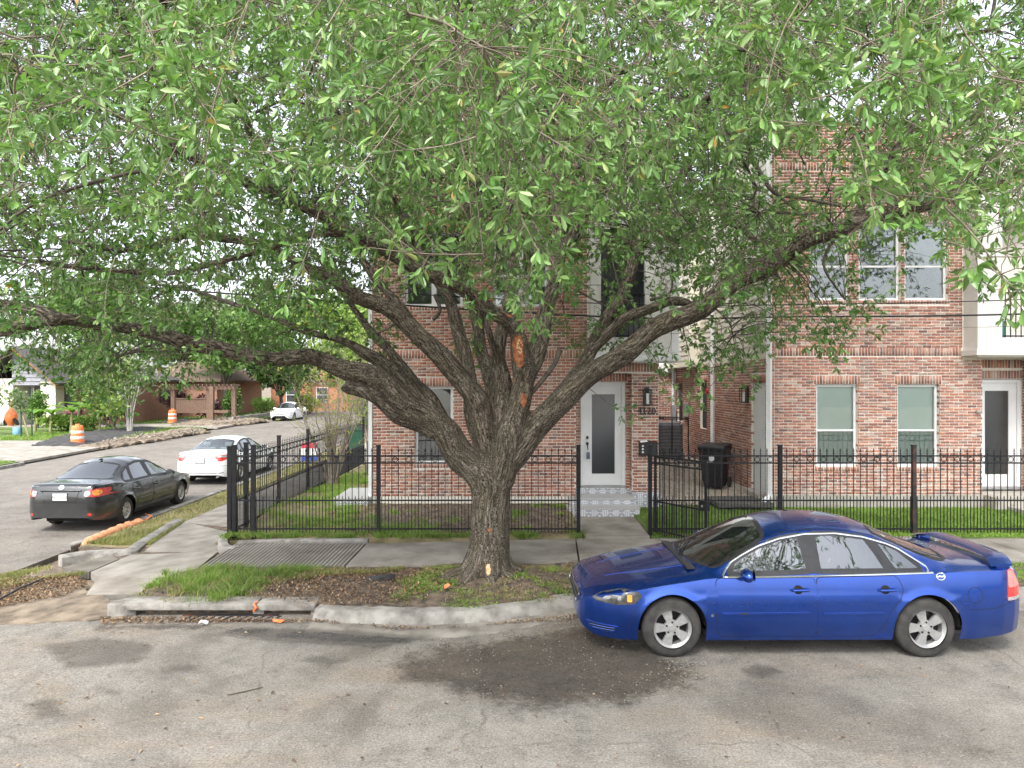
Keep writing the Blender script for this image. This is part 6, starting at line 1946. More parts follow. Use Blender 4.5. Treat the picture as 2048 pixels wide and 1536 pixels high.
# ---------------- white sedan ahead of it
wc = thing('sedan_car', 'clean white sedan with framed licence plate parked ahead of the black one', 'car', (-9.92, 21.7 + 4.8, -.2), R(-90))
car = Car(4.80, .96, 3.74, .91, dz=.01, arch=.362, wheel_r=.325, hood=.02, deck=.06)
body, Z, X = sedan(wc, car, M_WHITEC, glass('pale_car_glass', (.62, .74, .72), .14, dark=.10), 'eight', M_ALLOY, rim_r=.21, side_chrome=False, seats=M_SEATL)
for s_ in (-1, 1):
    v = 'L' if s_ < 0 else 'R'
    t_ = car.decal('B', rounded([(s_ * .44, .905), (s_ * .54, .955), (s_ * .80, .97), (s_ * .875, .95), (s_ * .875, .87), (s_ * .70, .78), (s_ * .58, .76)], .02, 3), .006, .04).build('tail_light', M_RED, wc, world=False, smooth='all')
    car.decal('B', rounded([(s_ * .49, .895), (s_ * .57, .935), (s_ * .78, .945), (s_ * .78, .885)], .015, 2), .010, .03).build('lamp_lens', M_LAMPC, t_, world=False)
    car.decal(v, rounded([(4.72, .975), (4.42, .95), (4.42, .91), (4.72, .86)], .02, 3), .006, .04).build('lamp_wrap', M_RED, t_, world=False, smooth='all')
    hl_ = rounded([(.16, .70), (.45, .76), (.60, .77), (.50, .67), (.20, .63)], .03, 3)
    car.decal(v, hl_, .004, .05).build('headlight', M_LAMPC, wc, world=False)
car.line('B', [(-.46, .895), (0, .895), (.46, .895)], .016, .008).build('boot_trim', M_CHROME, wc, world=False)
car.line('B', [(-.80, .62), (-.4, .615), (0, .615), (.4, .615), (.80, .62)], .008, .002).build('bumper_seam', M_DARK, wc, world=False)
car.line('B', [(-.72, .40), (-.3, .38), (.3, .38), (.72, .40)], .02, .002).build('bumper_lip', M_DARK, wc, world=False)
hb = car.ray('B', 0, .80)
plate(wc, hb[0].x + .006, .0, .80, 'PYC-6814', '', M_PLATE, mat('plate_grey_ink', (.20, .21, .23), (.3, .3, .32), 9, .6), M_INK)
eb = [(.062 * math.cos(t * .2618), .955 + .040 * math.sin(t * .2618)) for t in range(24)]
e_ = car.line('B', eb, .016, .006, close=True, n=1).build('emblem', mat('blue_chrome', (.08, .10, .25), (.15, .18, .35), 9, .25, metallic=.8), wc, world=False)
rear_text(wc, car, 'CAMRY', -.62, .80, .04, M_CHROME); rear_text(wc, car, 'LE', .55, .82, .04, M_CHROME); rear_text(wc, car, 'XLE', .55, .73, .035, M_INK)
MB().tube([(4.5, .55, .26), (4.82, .55, .27)], .032, 10).build('exhaust', M_CHROME, wc, world=False)

# ---------------- white sedan far up the street, facing this way
fc = thing('sedan_car', 'white sedan facing this way parked far up the side street', 'car', (-17.9, 52.5, .155), R(90))
car = Car(4.5, .90, 3.5, .88, arch=.352, wheel_r=.315)
body, Z, X = sedan(fc, car, M_WHITEC, M_CARGLASS, 'eight', M_ALLOY, rim_r=.195, side_chrome=False, doors=False)
for s_ in (-1, 1):
    v = 'L' if s_ < 0 else 'R'
    car.decal(v, rounded([(.12, .66), (.45, .73), (.60, .73), (.50, .64), (.16, .60)], .03, 3), .004, .05).build('headlight', M_LAMPC, fc, world=False)
car.decal('F', rounded([(-.42, .58), (.42, .58), (.36, .50), (-.36, .50)], .03, 3), .004, .06).build('front_grille', M_DARK, fc, world=False)
car.decal('F', rounded([(-.5, .44), (.5, .44), (.44, .37), (-.44, .37)], .02, 3), .004, .06).build('lower_grille', M_DARK, fc, world=False)
# ================================================================= THE BIG OAK
# limbs traced as (photo x, photo y, distance, radius in photo pixels at that distance)
LIMBS = {
 'trunk': [(978, 1185, 10.2, 62), (977, 1150, 10.2, 56), (979, 1105, 10.2, 50), (981, 1040, 10.2, 46), (982, 985, 10.2, 47), (977, 950, 10.2, 48), (976, 925, 10.22, 38)],
 'a':  [(982, 1010, 10.22, 36), (968, 970, 10.2, 38), (935, 922, 10.15, 37), (895, 876, 10.1, 35), (848, 830, 10.0, 32), (790, 785, 9.9, 30), (730, 750, 9.8, 26), (660, 725, 9.7, 22), (590, 714, 9.6, 20), (500, 712, 9.4, 18), (410, 692, 9.2, 17), (330, 672, 9.0, 16), (240, 655, 8.8, 15), (150, 640, 8.6, 17), (60, 650, 8.4, 16), (-60, 660, 8.2, 15), (-260, 640, 8.0, 12)],
 'a2': [(120, 636, 8.6, 15), (60, 615, 8.7, 13), (-40, 600, 8.8, 11), (-200, 560, 9, 8)],
 'a3': [(870, 860, 10.05, 26), (820, 838, 10.0, 22), (760, 805, 9.8, 17), (715, 780, 9.7, 14), (690, 772, 9.65, 13)],
 'b':  [(925, 915, 10.2, 28), (880, 850, 10.3, 26), (820, 775, 10.5, 21), (760, 722, 10.6, 16), (700, 688, 10.7, 12), (640, 672, 10.8, 9), (560, 640, 11, 7), (470, 610, 11.2, 5)],
 'c':  [(905, 880, 10.25, 22), (860, 810, 10.4, 20), (820, 752, 10.9, 16), (780, 706, 11.3, 13), (740, 660, 11.8, 10), (690, 590, 12.3, 8), (640, 520, 12.8, 6)],
 'd':  [(980, 960, 10.25, 20), (976, 880, 10.18, 25), (950, 800, 10.1, 28), (905, 740, 10.0, 26), (850, 682, 9.9, 25), (795, 632, 9.8, 22), (735, 600, 9.7, 19), (680, 570, 9.6, 17), (640, 545, 9.5, 14), (560, 505, 9.3, 12), (480, 480, 9.1, 11), (380, 470, 8.9, 10), (270, 500, 8.7, 8), (120, 480, 8.5, 6)],
 'd2': [(845, 680, 9.95, 15), (805, 625, 10.3, 13), (765, 570, 10.6, 11), (710, 500, 11, 9), (650, 420, 11.4, 7), (600, 330, 11.8, 5)],
 'e':  [(975, 970, 10.3, 16), (962, 900, 10.3, 18), (948, 830, 10.4, 19), (938, 760, 10.5, 17), (925, 690, 10.7, 16), (908, 625, 10.9, 14), (880, 575, 11.1, 12), (850, 520, 11.3, 10), (800, 420, 11.7, 9), (760, 330, 12, 8), (740, 200, 12.3, 6), (700, 60, 12.6, 4)],
 'f':  [(982, 950, 10.35, 18), (985, 890, 10.9, 19), (982, 800, 12.0, 18), (974, 736, 12.4, 18), (962, 680, 12.8, 15), (945, 620, 13.2, 13), (930, 540, 13.5, 11), (940, 420, 13.9, 9), (980, 280, 14.2, 7), (1000, 120, 14.5, 5)],
 'g':  [(985, 970, 10.25, 18), (996, 905, 10.24, 20), (1003, 840, 10.2, 23), (1002, 760, 10.25, 20), (1000, 700, 10.3, 17), (1006, 640, 10.35, 15), (1022, 580, 10.4, 13), (1026, 520, 10.5, 12), (1010, 440, 10.7, 11), (960, 330, 10.9, 9), (900, 200, 11.1, 7), (860, 40, 11.3, 5)],
 'g2': [(998, 735, 10.25, 10), (986, 690, 10.1, 8), (968, 640, 10.0, 7), (940, 600, 9.9, 6), (900, 540, 9.7, 4)],
 'h':  [(983, 1010, 10.22, 30), (1000, 950, 10.15, 32), (1024, 880, 10.0, 31), (1038, 800, 9.95, 28), (1046, 740, 9.9, 27), (1040, 695, 9.85, 24), (1022, 655, 9.75, 19), (985, 618, 9.6, 18), (930, 585, 9.4, 18), (860, 545, 9.1, 18), (780, 508, 8.8, 18), (700, 462, 8.4, 17), (620, 420, 8.1, 16), (540, 385, 7.8, 14), (450, 345, 7.5, 13), (350, 292, 7.2, 13), (280, 250, 7.0, 12), (180, 205, 6.8, 10), (60, 150, 6.6, 8), (-120, 90, 6.4, 6)],
 'h2': [(700, 462, 8.4, 12), (620, 470, 8.3, 10), (520, 500, 8.2, 9), (420, 530, 8.1, 8), (330, 545, 8.0, 7), (200, 540, 7.9, 6), (60, 520, 7.8, 5)],
 'h3': [(540, 385, 7.8, 11), (500, 260, 7.5, 10), (440, 140, 7.2, 9), (380, 40, 7.0, 8), (330, -80, 6.8, 6)],
 'i':  [(1046, 770, 9.95, 24), (1068, 710, 10.05, 22), (1088, 640, 10.2, 21), (1104, 585, 10.3, 19), (1116, 530, 10.4, 17), (1118, 450, 10.5, 16), (1106, 360, 10.6, 16), (1098, 290, 10.7, 16), (1090, 210, 10.8, 13), (1080, 110, 10.9, 11), (1060, -20, 11, 9), (1050, -150, 11, 6)],
 'i2': [(1104, 330, 10.6, 12), (1130, 270, 10.7, 11), (1180, 200, 10.8, 10), (1232, 150, 10.9, 10), (1284, 120, 11, 9), (1310, 40, 11.1, 7), (1330, -80, 11.2, 5)],
 'i3': [(1150, 240, 10.7, 8), (1210, 225, 10.9, 8), (1262, 190, 11.0, 7), (1240, 120, 11.1, 6)],
 'j':  [(990, 975, 10.25, 20), (1030, 900, 10.2, 22), (1075, 850, 10.3, 26), (1120, 795, 10.5, 23), (1158, 740, 10.7, 19), (1198, 672, 10.9, 17), (1235, 605, 11.1, 16), (1262, 540, 11.3, 14), (1290, 470, 11.5, 12), (1340, 390, 11.7, 11), (1400, 300, 11.9, 9), (1460, 180, 12.1, 7), (1500, 40, 12.3, 5)],
 'j2': [(1178, 706, 10.8, 15), (1215, 665, 10.75, 14), (1262, 632, 10.7, 13), (1320, 608, 10.6, 12), (1360, 603, 10.55, 11), (1400, 612, 10.5, 10)],
 'k':  [(985, 985, 10.22, 30), (1022, 918, 10.12, 31), (1075, 850, 10.0, 32), (1130, 795, 9.9, 28), (1195, 742, 9.8, 26), (1262, 694, 9.7, 25), (1330, 652, 9.6, 25), (1400, 612, 9.5, 24), (1470, 570, 9.4, 24), (1540, 522, 9.3, 25), (1610, 484, 9.1, 23), (1680, 455, 9.0, 20), (1750, 435, 8.9, 18), (1830, 412, 8.8, 16), (1930, 390, 8.7, 14), (2050, 340, 8.6, 12), (2200, 280, 8.4, 8)],
 'k2': [(1560, 512, 9.2, 12), (1500, 470, 9.4, 9), (1450, 430, 9.6, 7), (1440, 380, 9.8, 5)],
 'k3': [(1700, 450, 9.0, 12), (1740, 380, 8.9, 11), (1800, 290, 8.8, 10), (1850, 180, 8.7, 9), (1860, 60, 8.6, 7), (1840, -60, 8.5, 5)],
 'l':  [(1130, 500, 10.4, 13), (1200, 385, 10.2, 13), (1290, 300, 10.0, 13), (1400, 212, 9.7, 13), (1500, 172, 9.4, 13), (1600, 150, 9.2, 12), (1700, 118, 9.0, 10), (1820, 90, 8.8, 9), (1980, 60, 8.6, 7)],
 'm':  [(1056, -10, 11, 9), (1000, 60, 9.6, 11), (930, 10, 8.0, 12), (860, -90, 6.4, 12), (800, -260, 5.2, 11)],
 'n':  [(1400, 212, 9.7, 10), (1500, 120, 8.2, 11), (1620, 0, 6.8, 11), (1720, -180, 5.6, 10)],
 'o':  [(280, 250, 7.0, 9), (320, 60, 6.0, 10), (350, -160, 5.0, 10)],
}
THIN = {
 't1': [(1690, 450, 9.0, 4), (1655, 500, 9.0, 4), (1650, 540, 9.0, 3), (1690, 600, 9.0, 2)],
 't2': [(1120, 700, 10.1, 7), (1108, 730, 10.05, 6), (1085, 760, 10.0, 6), (1060, 790, 10.0, 6)],
 't3': [(1455, 262, 8.6, 6), (1510, 330, 8.5, 6), (1548, 385, 8.4, 5), (1600, 396, 8.4, 4), (1680, 412, 8.4, 3)],
 't4': [(1548, 385, 8.4, 4), (1580, 410, 8.4, 3), (1600, 425, 8.4, 2)],
 't5': [(1300, 600, 10.6, 4), (1340, 585, 10.5, 3), (1345, 540, 10.4, 2)],
 't6': [(800, 640, 9.8, 4), (770, 660, 9.7, 3), (745, 668, 9.7, 2)],
 't7': [(870, 590, 11, 5), (880, 620, 10.9, 4), (866, 640, 10.9, 4), (872, 632, 10.9, 3)],
 't8': [(1610, 330, 9.0, 2), (1600, 300, 8.9, 2), (1625, 270, 8.9, 2)],
}
def l3(pts): return [tuple(P(x, y, Y)) + (r * .83 * Y / F,) for x, y, Y, r in pts]
limb_w = {k: np.array(l3(v)) for k, v in LIMBS.items()}
thin_w = {k: np.array(l3(v)) for k, v in THIN.items()}
oak = thing('oak_tree', 'big spreading oak with many limbs standing on the verge before the brick house', 'tree', (limb_w['trunk'][0][0], 10.2, .15))

def np_tube(path, n, seed=0, wob=0.0):
    """path (k,4) -> verts, quads"""
    p = path[:, :3]; r = path[:, 3]
    k = len(p)
    d = np.gradient(p, axis=0); d /= np.linalg.norm(d, axis=1)[:, None] + 1e-9
    up = np.array([.31, .95, .05]) if abs(d[0] @ np.array([.31, .95, .05])) < .9 else np.array([1., 0, 0])
    u = np.zeros_like(p)
    cur = up
    for i in range(k):
        cur = cur - d[i] * (cur @ d[i]); cur = cur / (np.linalg.norm(cur) + 1e-9); u[i] = cur
    w = np.cross(d, u)
    t = np.linspace(0, 2 * np.pi, n, endpoint=False)
    rr = r[:, None] * np.ones(n)[None]
    if wob:
        ph = np.random.default_rng(seed).uniform(0, 6, 6)
        s = np.arange(k)[:, None]
        rr = rr * (1 + wob * np.sin(t[None] * 3 + s * .35 + ph[0]) + wob * .7 * np.sin(t[None] * 2 - s * .5 + ph[1]) + wob * .5 * np.sin(s * .9 + ph[2]))
    V = p[:, None] + (u[:, None] * np.cos(t)[None, :, None] + w[:, None] * np.sin(t)[None, :, None]) * rr[..., None]
    V = V.reshape(-1, 3)
    i, j = np.meshgrid(np.arange(k - 1), np.arange(n), indexing='ij')
    a = i * n + j; b = i * n + (j + 1) % n
    Q = np.stack([a, b, b + n, a + n], -1).reshape(-1, 4)
    return V, Q

# thick wood: tubes merged by a voxel remesh so that forks flow together
VV, QQ, off_ = [], [], 0
CAPS = []
segs = []
for idx, (k, w) in enumerate(limb_w.items()):
    p = np.array(smooth_path(w, 7))
    nn = len(p)
    if k != 'trunk':      # gentle waviness of long limbs
        q = np.random.default_rng(idx).uniform(0, 6, 3); s = np.arange(nn)
        amp = np.clip(p[:, 3] * .25, .006, .03)
        e = np.clip(s / 8, 0, 1)
        p[:, 2] += amp * e * np.sin(s * .45 + q[0]); p[:, 0] += amp * e * np.sin(s * .37 + q[1])
    V, Q = np_tube(p, 16, idx, .035)
    VV.append(V); QQ.append(Q + off_)
    CAPS.append(list(off_ + np.arange(15, -1, -1))); CAPS.append(list(off_ + len(V) - 16 + np.arange(16)))
    off_ += len(V)
    segs.append(p)
# root flare
tb = limb_w['trunk'][0]
for a, ln, rr in ((-2.75, 1.05, .15), (-2.2, .8, .14), (-1.45, .75, .13), (-.75, .55, .11), (.1, .6, .11), (1.2, .6, .12), (2.4, .7, .12), (3.3, .7, .12)):
    d = np.array([math.cos(a), math.sin(a)])
    c = np.array([tb[0], 10.2])
    pts = [(c + d * .12, .60, .16), (c + d * .26, .34, rr), (c + d * .42, .22, rr * .75), (c + d * (ln * .75), .15, rr * .5), (c + d * ln, .10, rr * .3)]
    p = np.array(smooth_path([(q[0], q[1], z, r) for q, z, r in pts], 6))
    V, Q = np_tube(p, 12, int(a * 10) + 50, .06)
    VV.append(V); QQ.append(Q + off_); CAPS.append(list(off_ + np.arange(11, -1, -1))); CAPS.append(list(off_ + len(V) - 12 + np.arange(12)))
    off_ += len(V); segs.append(p)
VV = np.concatenate(VV); QQ = np.concatenate(QQ)
tmp = bpy.data.meshes.new('wood'); tmp.from_pydata(VV.tolist(), [], QQ.tolist() + CAPS)
tob = bpy.data.objects.new('wood', tmp); COL.objects.link(tob)
rm = tob.modifiers.new('r', 'REMESH'); rm.mode = 'VOXEL'; rm.voxel_size = .022; rm.use_smooth_shade = True
sm_ = tob.modifiers.new('s', 'SMOOTH'); sm_.factor = .5; sm_.iterations = 4
dg = bpy.context.evaluated_depsgraph_get()
wm = bpy.data.meshes.new_from_object(tob.evaluated_get(dg))
bpy.data.objects.remove(tob)
nv = len(wm.vertices); co = np.zeros(nv * 3, np.float32); wm.vertices.foreach_get('co', co); co = co.reshape(-1, 3)
no = np.zeros(nv * 3, np.float32); wm.vertices.foreach_get('normal', no); no = no.reshape(-1, 3)
# bark coordinates: position across the limb, compressed along it
A0 = np.concatenate([s[:-1, :3] for s in segs]); A1 = np.concatenate([s[1:, :3] for s in segs]); RR = np.concatenate([s[:-1, 3] for s in segs])
cum = np.concatenate([np.concatenate([[0], np.cumsum(np.linalg.norm(np.diff(s[:, :3], axis=0), axis=1))[:-1]]) for s in segs])
D = A1 - A0; LL = np.linalg.norm(D, axis=1); D = D / (LL[:, None] + 1e-9)
bark = np.zeros((nv, 3), np.float32)
from mathutils.kdtree import KDTree
def kd_of(pts):
    kd = KDTree(len(pts))
    for i, p in enumerate(pts): kd.insert(p, i)
    kd.balance()
    return kd
kd_ = kd_of(((A0 + A1) * .5).tolist())
cell = np.round(co / .05).astype(int)
_, first, inv = np.unique(cell, axis=0, return_index=True, return_inverse=True)
inv = inv.ravel()
cand = np.array([[q[1] for q in kd_.find_n(co[i].tolist(), 10)] for i in first])[inv]
for s0 in range(0, nv, 20000):
    c = co[s0:s0 + 20000]; cd = cand[s0:s0 + 20000]
    rel = c[:, None] - A0[cd]
    t = np.clip((rel * D[cd]).sum(-1), 0, LL[cd])
    dist = np.linalg.norm(rel - t[..., None] * D[cd], axis=-1) - RR[cd] * .9
    jj = dist.argmin(1); ar_ = np.arange(len(c))
    tt = t[ar_, jj]; j = cd[ar_, jj]
    rad = c - (A0[j] + D[j] * tt[:, None])
    bark[s0:s0 + 20000] = rad + D[j] * ((tt + cum[j]) * .17)[:, None]
# furrowed relief on the thick wood
def vnoise(p, f, seed):
    r_ = np.random.default_rng(seed); out = np.zeros(len(p))
    for _ in range(7):
        k = r_.normal(0, 1, 3); k = k / np.linalg.norm(k) * f * r_.uniform(.7, 1.5); out += np.sin(p @ k + r_.uniform(0, 6))
    return out / 3.5
rel_ = vnoise(bark, 60, 1) * .0035 + vnoise(bark, 28, 2) * .005 + vnoise(co, 7, 3) * .010
co2 = co + no * rel_[:, None].astype(np.float32)
lo_ = np.array(oak.location, np.float32)
wm.vertices.foreach_set('co', (co2 - lo_).ravel())
at = wm.attributes.new('bark', 'FLOAT_VECTOR', 'POINT'); at.data.foreach_set('vector', bark.ravel())

def bark_mat():
    m, nt, b = newmat('oak_bark')
    a = N(nt, 'ShaderNodeAttribute', attribute_name='bark')
    v = a.outputs['Vector']
    n1 = noise(nt, v, 38, 6, .65, .4); n2 = noise(nt, v, 14, 4, .6); n3 = noise(nt, pos(nt), 6, 5, .7); n4 = noise(nt, pos(nt), 55, 3, .6)
    vo = N(nt, 'ShaderNodeTexVoronoi', feature='DISTANCE_TO_EDGE'); vo.inputs['Scale'].default_value = 30
    wv = mixc(nt, .06, v, n1.outputs['Color']); nt.links.new(wv, vo.inputs['Vector'])
    r = ramp(nt, [(.32, (.040, .031, .023)), (.47, (.14, .113, .087)), (.66, (.29, .245, .20))]); nt.links.new(n1.outputs[0], r.inputs[0])
    rv = ramp(nt, [(0, .22), (.14, 1.0)]); nt.links.new(vo.outputs['Distance'], rv.inputs[0])
    c = mixc(nt, 1.0, r.outputs[0], rv.outputs[0], 'MULTIPLY')
    # lichen and moss: patches on the wood
    rl = ramp(nt, [(.56, 0), (.64, .75)]); nt.links.new(n4.outputs[0], rl.inputs[0])
    rl2 = ramp(nt, [(.44, 0), (.56, 1)]); nt.links.new(n3.outputs[0], rl2.inputs[0])
    mu = N(nt, 'ShaderNodeMath', operation='MULTIPLY'); nt.links.new(rl.outputs[0], mu.inputs[0]); nt.links.new(rl2.outputs[0], mu.inputs[1])
    c = mixc(nt, mu.outputs[0], c, (.36, .38, .30))
    rm_ = ramp(nt, [(.45, 0), (.7, .35)]); nt.links.new(n2.outputs[0], rm_.inputs[0])
    c = mixc(nt, rm_.outputs[0], c, (.10, .095, .045))
    nt.links.new(c, b.inputs['Base Color'])
    b.inputs['Roughness'].default_value = .95; b.inputs['Specular IOR Level'].default_value = .2
    ad = N(nt, 'ShaderNodeMath', operation='ADD'); nt.links.new(n1.outputs[0], ad.inputs[0])
    mv = N(nt, 'ShaderNodeMath', operation='MULTIPLY'); nt.links.new(rv.outputs[0], mv.inputs[0]); mv.inputs[1].default_value = .7
    nt.links.new(mv.outputs[0], ad.inputs[1])
    bumpn(nt, b, ad.outputs[0], .9, .022)
    return m
M_BARK = bark_mat()
M_TWIG = mat('grey_twig', (.13, .105, .075), (.24, .205, .155), 15, .9)
M_THIN = mat('dark_branch', (.045, .037, .03), (.11, .092, .075), 14, .95, bump=.5, bscale=60, bdist=.006)
wm.materials.clear(); wm.materials.append(M_BARK)
for poly in wm.polygons: poly.use_smooth = True
trunk = bpy.data.objects.new('trunk', wm); COL.objects.link(trunk); trunk.parent = oak
# torn orange wound, pruning scars
wl2 = limb_w['h']
M_WOUND = mat('torn_orange_wood', (.16, .045, .02), (.40, .16, .07), 16, .9, bump=.8, bscale=30, bdist=.02)
def scar(px, py, Y, w, h, m, nm, rot=0.0, off=.0, label=None):
    c = P(px, py, Y); mb = MB(); n = 18
    ring = []
    rs = random.Random(int(px))
    for k in range(n):
        t = k * 2 * math.pi / n; q = rs.uniform(.75, 1.15)
        u, v = w * math.cos(t) * q, h * math.sin(t) * q
        ring.append((u * math.cos(rot) - v * math.sin(rot), u * math.sin(rot) + v * math.cos(rot)))
    pts, tris, _ = fill2d(ring, .02)
    tree_ = scar.bvh
    vs = []
    for p in pts:
        hh = tree_.ray_cast(Vector((c.x + p[0], c.y - 1.2, c.z + p[1])), Vector((0, 1, 0)))
        vs.append(hh[0] + Vector((0, -.008 + rs.uniform(-.004, .004), 0)) if hh[0] is not None else None)
    for t in tris:
        if all(vs[i] is not None for i in t) and max(vs[i].y for i in t) - min(vs[i].y for i in t) < .12:
            mb.add([vs[i] for i in t], [(0, 1, 2)])
    if mb.v:
        o = mb.build(nm, m, oak, smooth=False)
        if label: o['label'] = label
scar.bvh = BVHTree.FromPolygons([tuple(p) for p in co2.tolist()], [tuple(p.vertices) for p in wm.polygons])
M_WOUND2 = mat('pale_torn_wood', (.45, .26, .12), (.62, .42, .25), 14, .9, bump=.6, bscale=30, bdist=.015)
scar(1036, 700, 9.85, .085, .24, M_WOUND, 'bark_wound', .1, label='torn orange bark wound')
scar(1040, 695, 9.85, .05, .11, M_WOUND2, 'exposed_wood', .2, label='pale exposed wood inside the wound')
scar(1047, 800, 9.95, .05, .11, M_WOUND, 'bark_wound', .0, label='small orange bark wound')
scar(1020, 628, 9.7, .07, .05, M_WOUND, 'bark_wound', .5, label='orange bark wound at the bend')
scar(978, 1128, 10.1, .035, .07, M_WOUND2, 'exposed_wood')
scar(980, 1055, 10.1, .03, .03, M_WOUND, 'bark_wound')
for (px, py, Y) in ((1038, 827, 9.95), (1075, 846, 10.0)):
    scar(px, py, Y, .052, .052, M_THIN, 'pruning_scar'); scar(px, py, Y - .0, .03, .03, M_TWIG, 'scar_core')

# ---------------- foliage
# leaf shapes (x along the leaf, y across, z up)
LEAF8 = np.array([(0, 0, 0), (.34, .30, .06), (.34, -.30, .06), (.70, .42, .05), (.70, -.42, .05), (1.0, 0, -.05), (.34, 0, -.01), (.70, 0, -.02)]) * np.array([1, .37, 1])
LEAF8_F = [np.array([(0, 2, 6), (0, 6, 1), (7, 4, 5), (3, 7, 5)]), np.array([(6, 2, 4, 7), (1, 6, 7, 3)])]
LEAF6 = np.array([(0, 0, 0), (.40, -.34, .06), (.74, -.40, .05), (1.0, 0, -.04), (.74, .40, .05), (.40, .34, .06)]) * np.array([1, .44, 1])
LEAF6_F = [np.array([(0, 1, 2, 3), (0, 3, 4, 5)])]
LEAF4 = np.array([(0, 0, 0), (.62, -.40, .06), (1.0, 0, -.03), (.62, .40, .06)]) * np.array([1, .46, 1])
LEAF4_F = [np.array([(0, 1, 2), (0, 2, 3)])]

def cluster_proto(seed, n_side=6, n_leaf=8, length=.42):
    """leaf sprays on a twig growing along +Z: leaf frames and twig polylines"""
    r = np.random.default_rng(seed)
    O, B, T = [], [], []
    bend = r.normal(0, .10, 2)
    def axis(t): return np.array([bend[0] * t * t, bend[1] * t * t, t]) * length
    stem = np.array([axis(t) for t in np.linspace(0, 1, 5)])
    T.append((stem, .0045, .0022))
    for i in range(n_side + 1):
        if i == n_side: base, dr, ln = axis(1.0), np.array([bend[0], bend[1], 1.0]), .08
        else:
            t = .22 + .78 * (i + r.random() * .6) / n_side
            a = i * 2.4 + r.uniform(-.5, .5)
            base = axis(t); dr = np.array([math.cos(a) * .95, math.sin(a) * .95, .55 + r.uniform(-.2, .3)]); ln = r.uniform(.09, .19)
        dr = dr / np.linalg.norm(dr)
        tip = base + dr * ln
        T.append((np.array([base, base * .5 + tip * .5 + r.normal(0, .006, 3), tip]), .0026, .0014))
        for k in range(n_leaf + int(r.integers(-2, 3))):
            u = r.uniform(.25, 1.0) ** .6
            o = base + dr * ln * u
            v = r.normal(0, 1, 3); v -= dr * (v @ dr); v /= np.linalg.norm(v)
            d = dr * r.uniform(.25, .9) + v * r.uniform(.6, 1.0); d /= np.linalg.norm(d)
            s = np.cross(d, r.normal(0, 1, 3)); s /= np.linalg.norm(s)
            if r.random() < .7:
                s2 = np.cross(d, v + r.normal(0, .25, 3)); nrm = np.linalg.norm(s2); s = s2 / nrm if nrm > .1 else s
            nrm = np.cross(s, d) * -1.0
            L = r.uniform(.042, .088)
            O.append(o); B.append(np.stack([d * L, s * L, nrm * L], 1))
    return np.array(O), np.array(B), T
PROTOS = [cluster_proto(100 + i) for i in range(10)]

def twig_geo(T):
    V, Fq, o = [], [], 0
    for pts, r0, r1 in T:
        k = len(pts)
        p = np.concatenate([pts, np.linspace(r0, r1, k)[:, None]], 1)
        v, q = np_tube(p, 3)
        V.append(v); Fq.append(q + o); o += len(v)
    return np.concatenate(V), np.concatenate(Fq)
PT = [twig_geo(p[2]) for p in PROTOS]
PT2 = [twig_geo([(q[0][::2], q[1], q[2]) for q in p[2][:3]]) for p in PROTOS]

def frame_from(d, roll):
    """rotation matrices taking +Z to d (n,3)"""
    d = d / np.linalg.norm(d, axis=1)[:, None]
    a = np.where(np.abs(d[:, 2:3]) < .9, np.array([[0, 0, 1.0]]), np.array([[1.0, 0, 0]]))
    x = np.cross(a, d); x /= np.linalg.norm(x, axis=1)[:, None]; y = np.cross(d, x)
    c, s = np.cos(roll)[:, None], np.sin(roll)[:, None]
    x2 = x * c + y * s; y2 = np.cross(d, x2)
    return np.stack([x2, y2, d], -1)

# gaps where sky or walls show: (x, y, rx, ry) in the photo
GAPS = [(430, 590, 50, 20), (460, 615, 30, 16), (1235, 170, 42, 55), (1590, 345, 62, 75), (1505, 355, 40, 36), (1700, 240, 50, 16), (860, 215, 24, 18), (1850, 250, 30, 16),
        (1330, 60, 20, 20), (1100, 95, 14, 24), (1990, 330, 24, 30), (1850, 590, 80, 16), (1650, 520, 26, 20), (1770, 480, 24, 22), (70, 340, 40, 14), (280, 320, 26, 16), (500, 290, 14, 18),
        (880, 410, 16, 24), (1440, 470, 24, 20), (1980, 620, 80, 40)]
def gap_mask(px, py, pad, r=RNG):
    keep = np.ones(len(px), bool)
    for (x, y, rx, ry) in GAPS:
        d = ((px - x) / (rx + pad)) ** 2 + ((py - y) / (ry + pad)) ** 2
        keep &= ~((d < 1) & (r.random(len(px)) < .95))
    return keep
# lower edge of the leaves in the photo, per layer
EDGE_FAR = [(-400, 700), (0, 690), (150, 700), (330, 700), (500, 668), (640, 640), (740, 560), (860, 520), (960, 500), (1100, 520), (1180, 540), (1300, 560), (1400, 620), (1500, 640), (1620, 600), (1700, 500), (1900, 440), (2048, 430), (2400, 480)]
EDGE_MID = [(-400, 730), (0, 725), (120, 725), (240, 720), (330, 715), (450, 720), (520, 690), (640, 650), (720, 540), (860, 490), (980, 460), (1080, 480), (1200, 480), (1330, 560), (1440, 590), (1600, 580), (1700, 540), (1800, 470), (2048, 460), (2400, 500)]
EDGE_NEAR = [(-400, 660), (0, 650), (60, 660), (160, 630), (300, 560), (400, 560), (480, 480), (560, 420), (700, 400), (900, 440), (1040, 500), (1200, 520), (1280, 430), (1400, 430), (1500, 330), (1640, 380), (1740, 500), (1850, 575), (1960, 540), (2048, 600), (2400, 620)]
EDGE_NC = [(a, b - 95) for a, b in EDGE_NEAR]
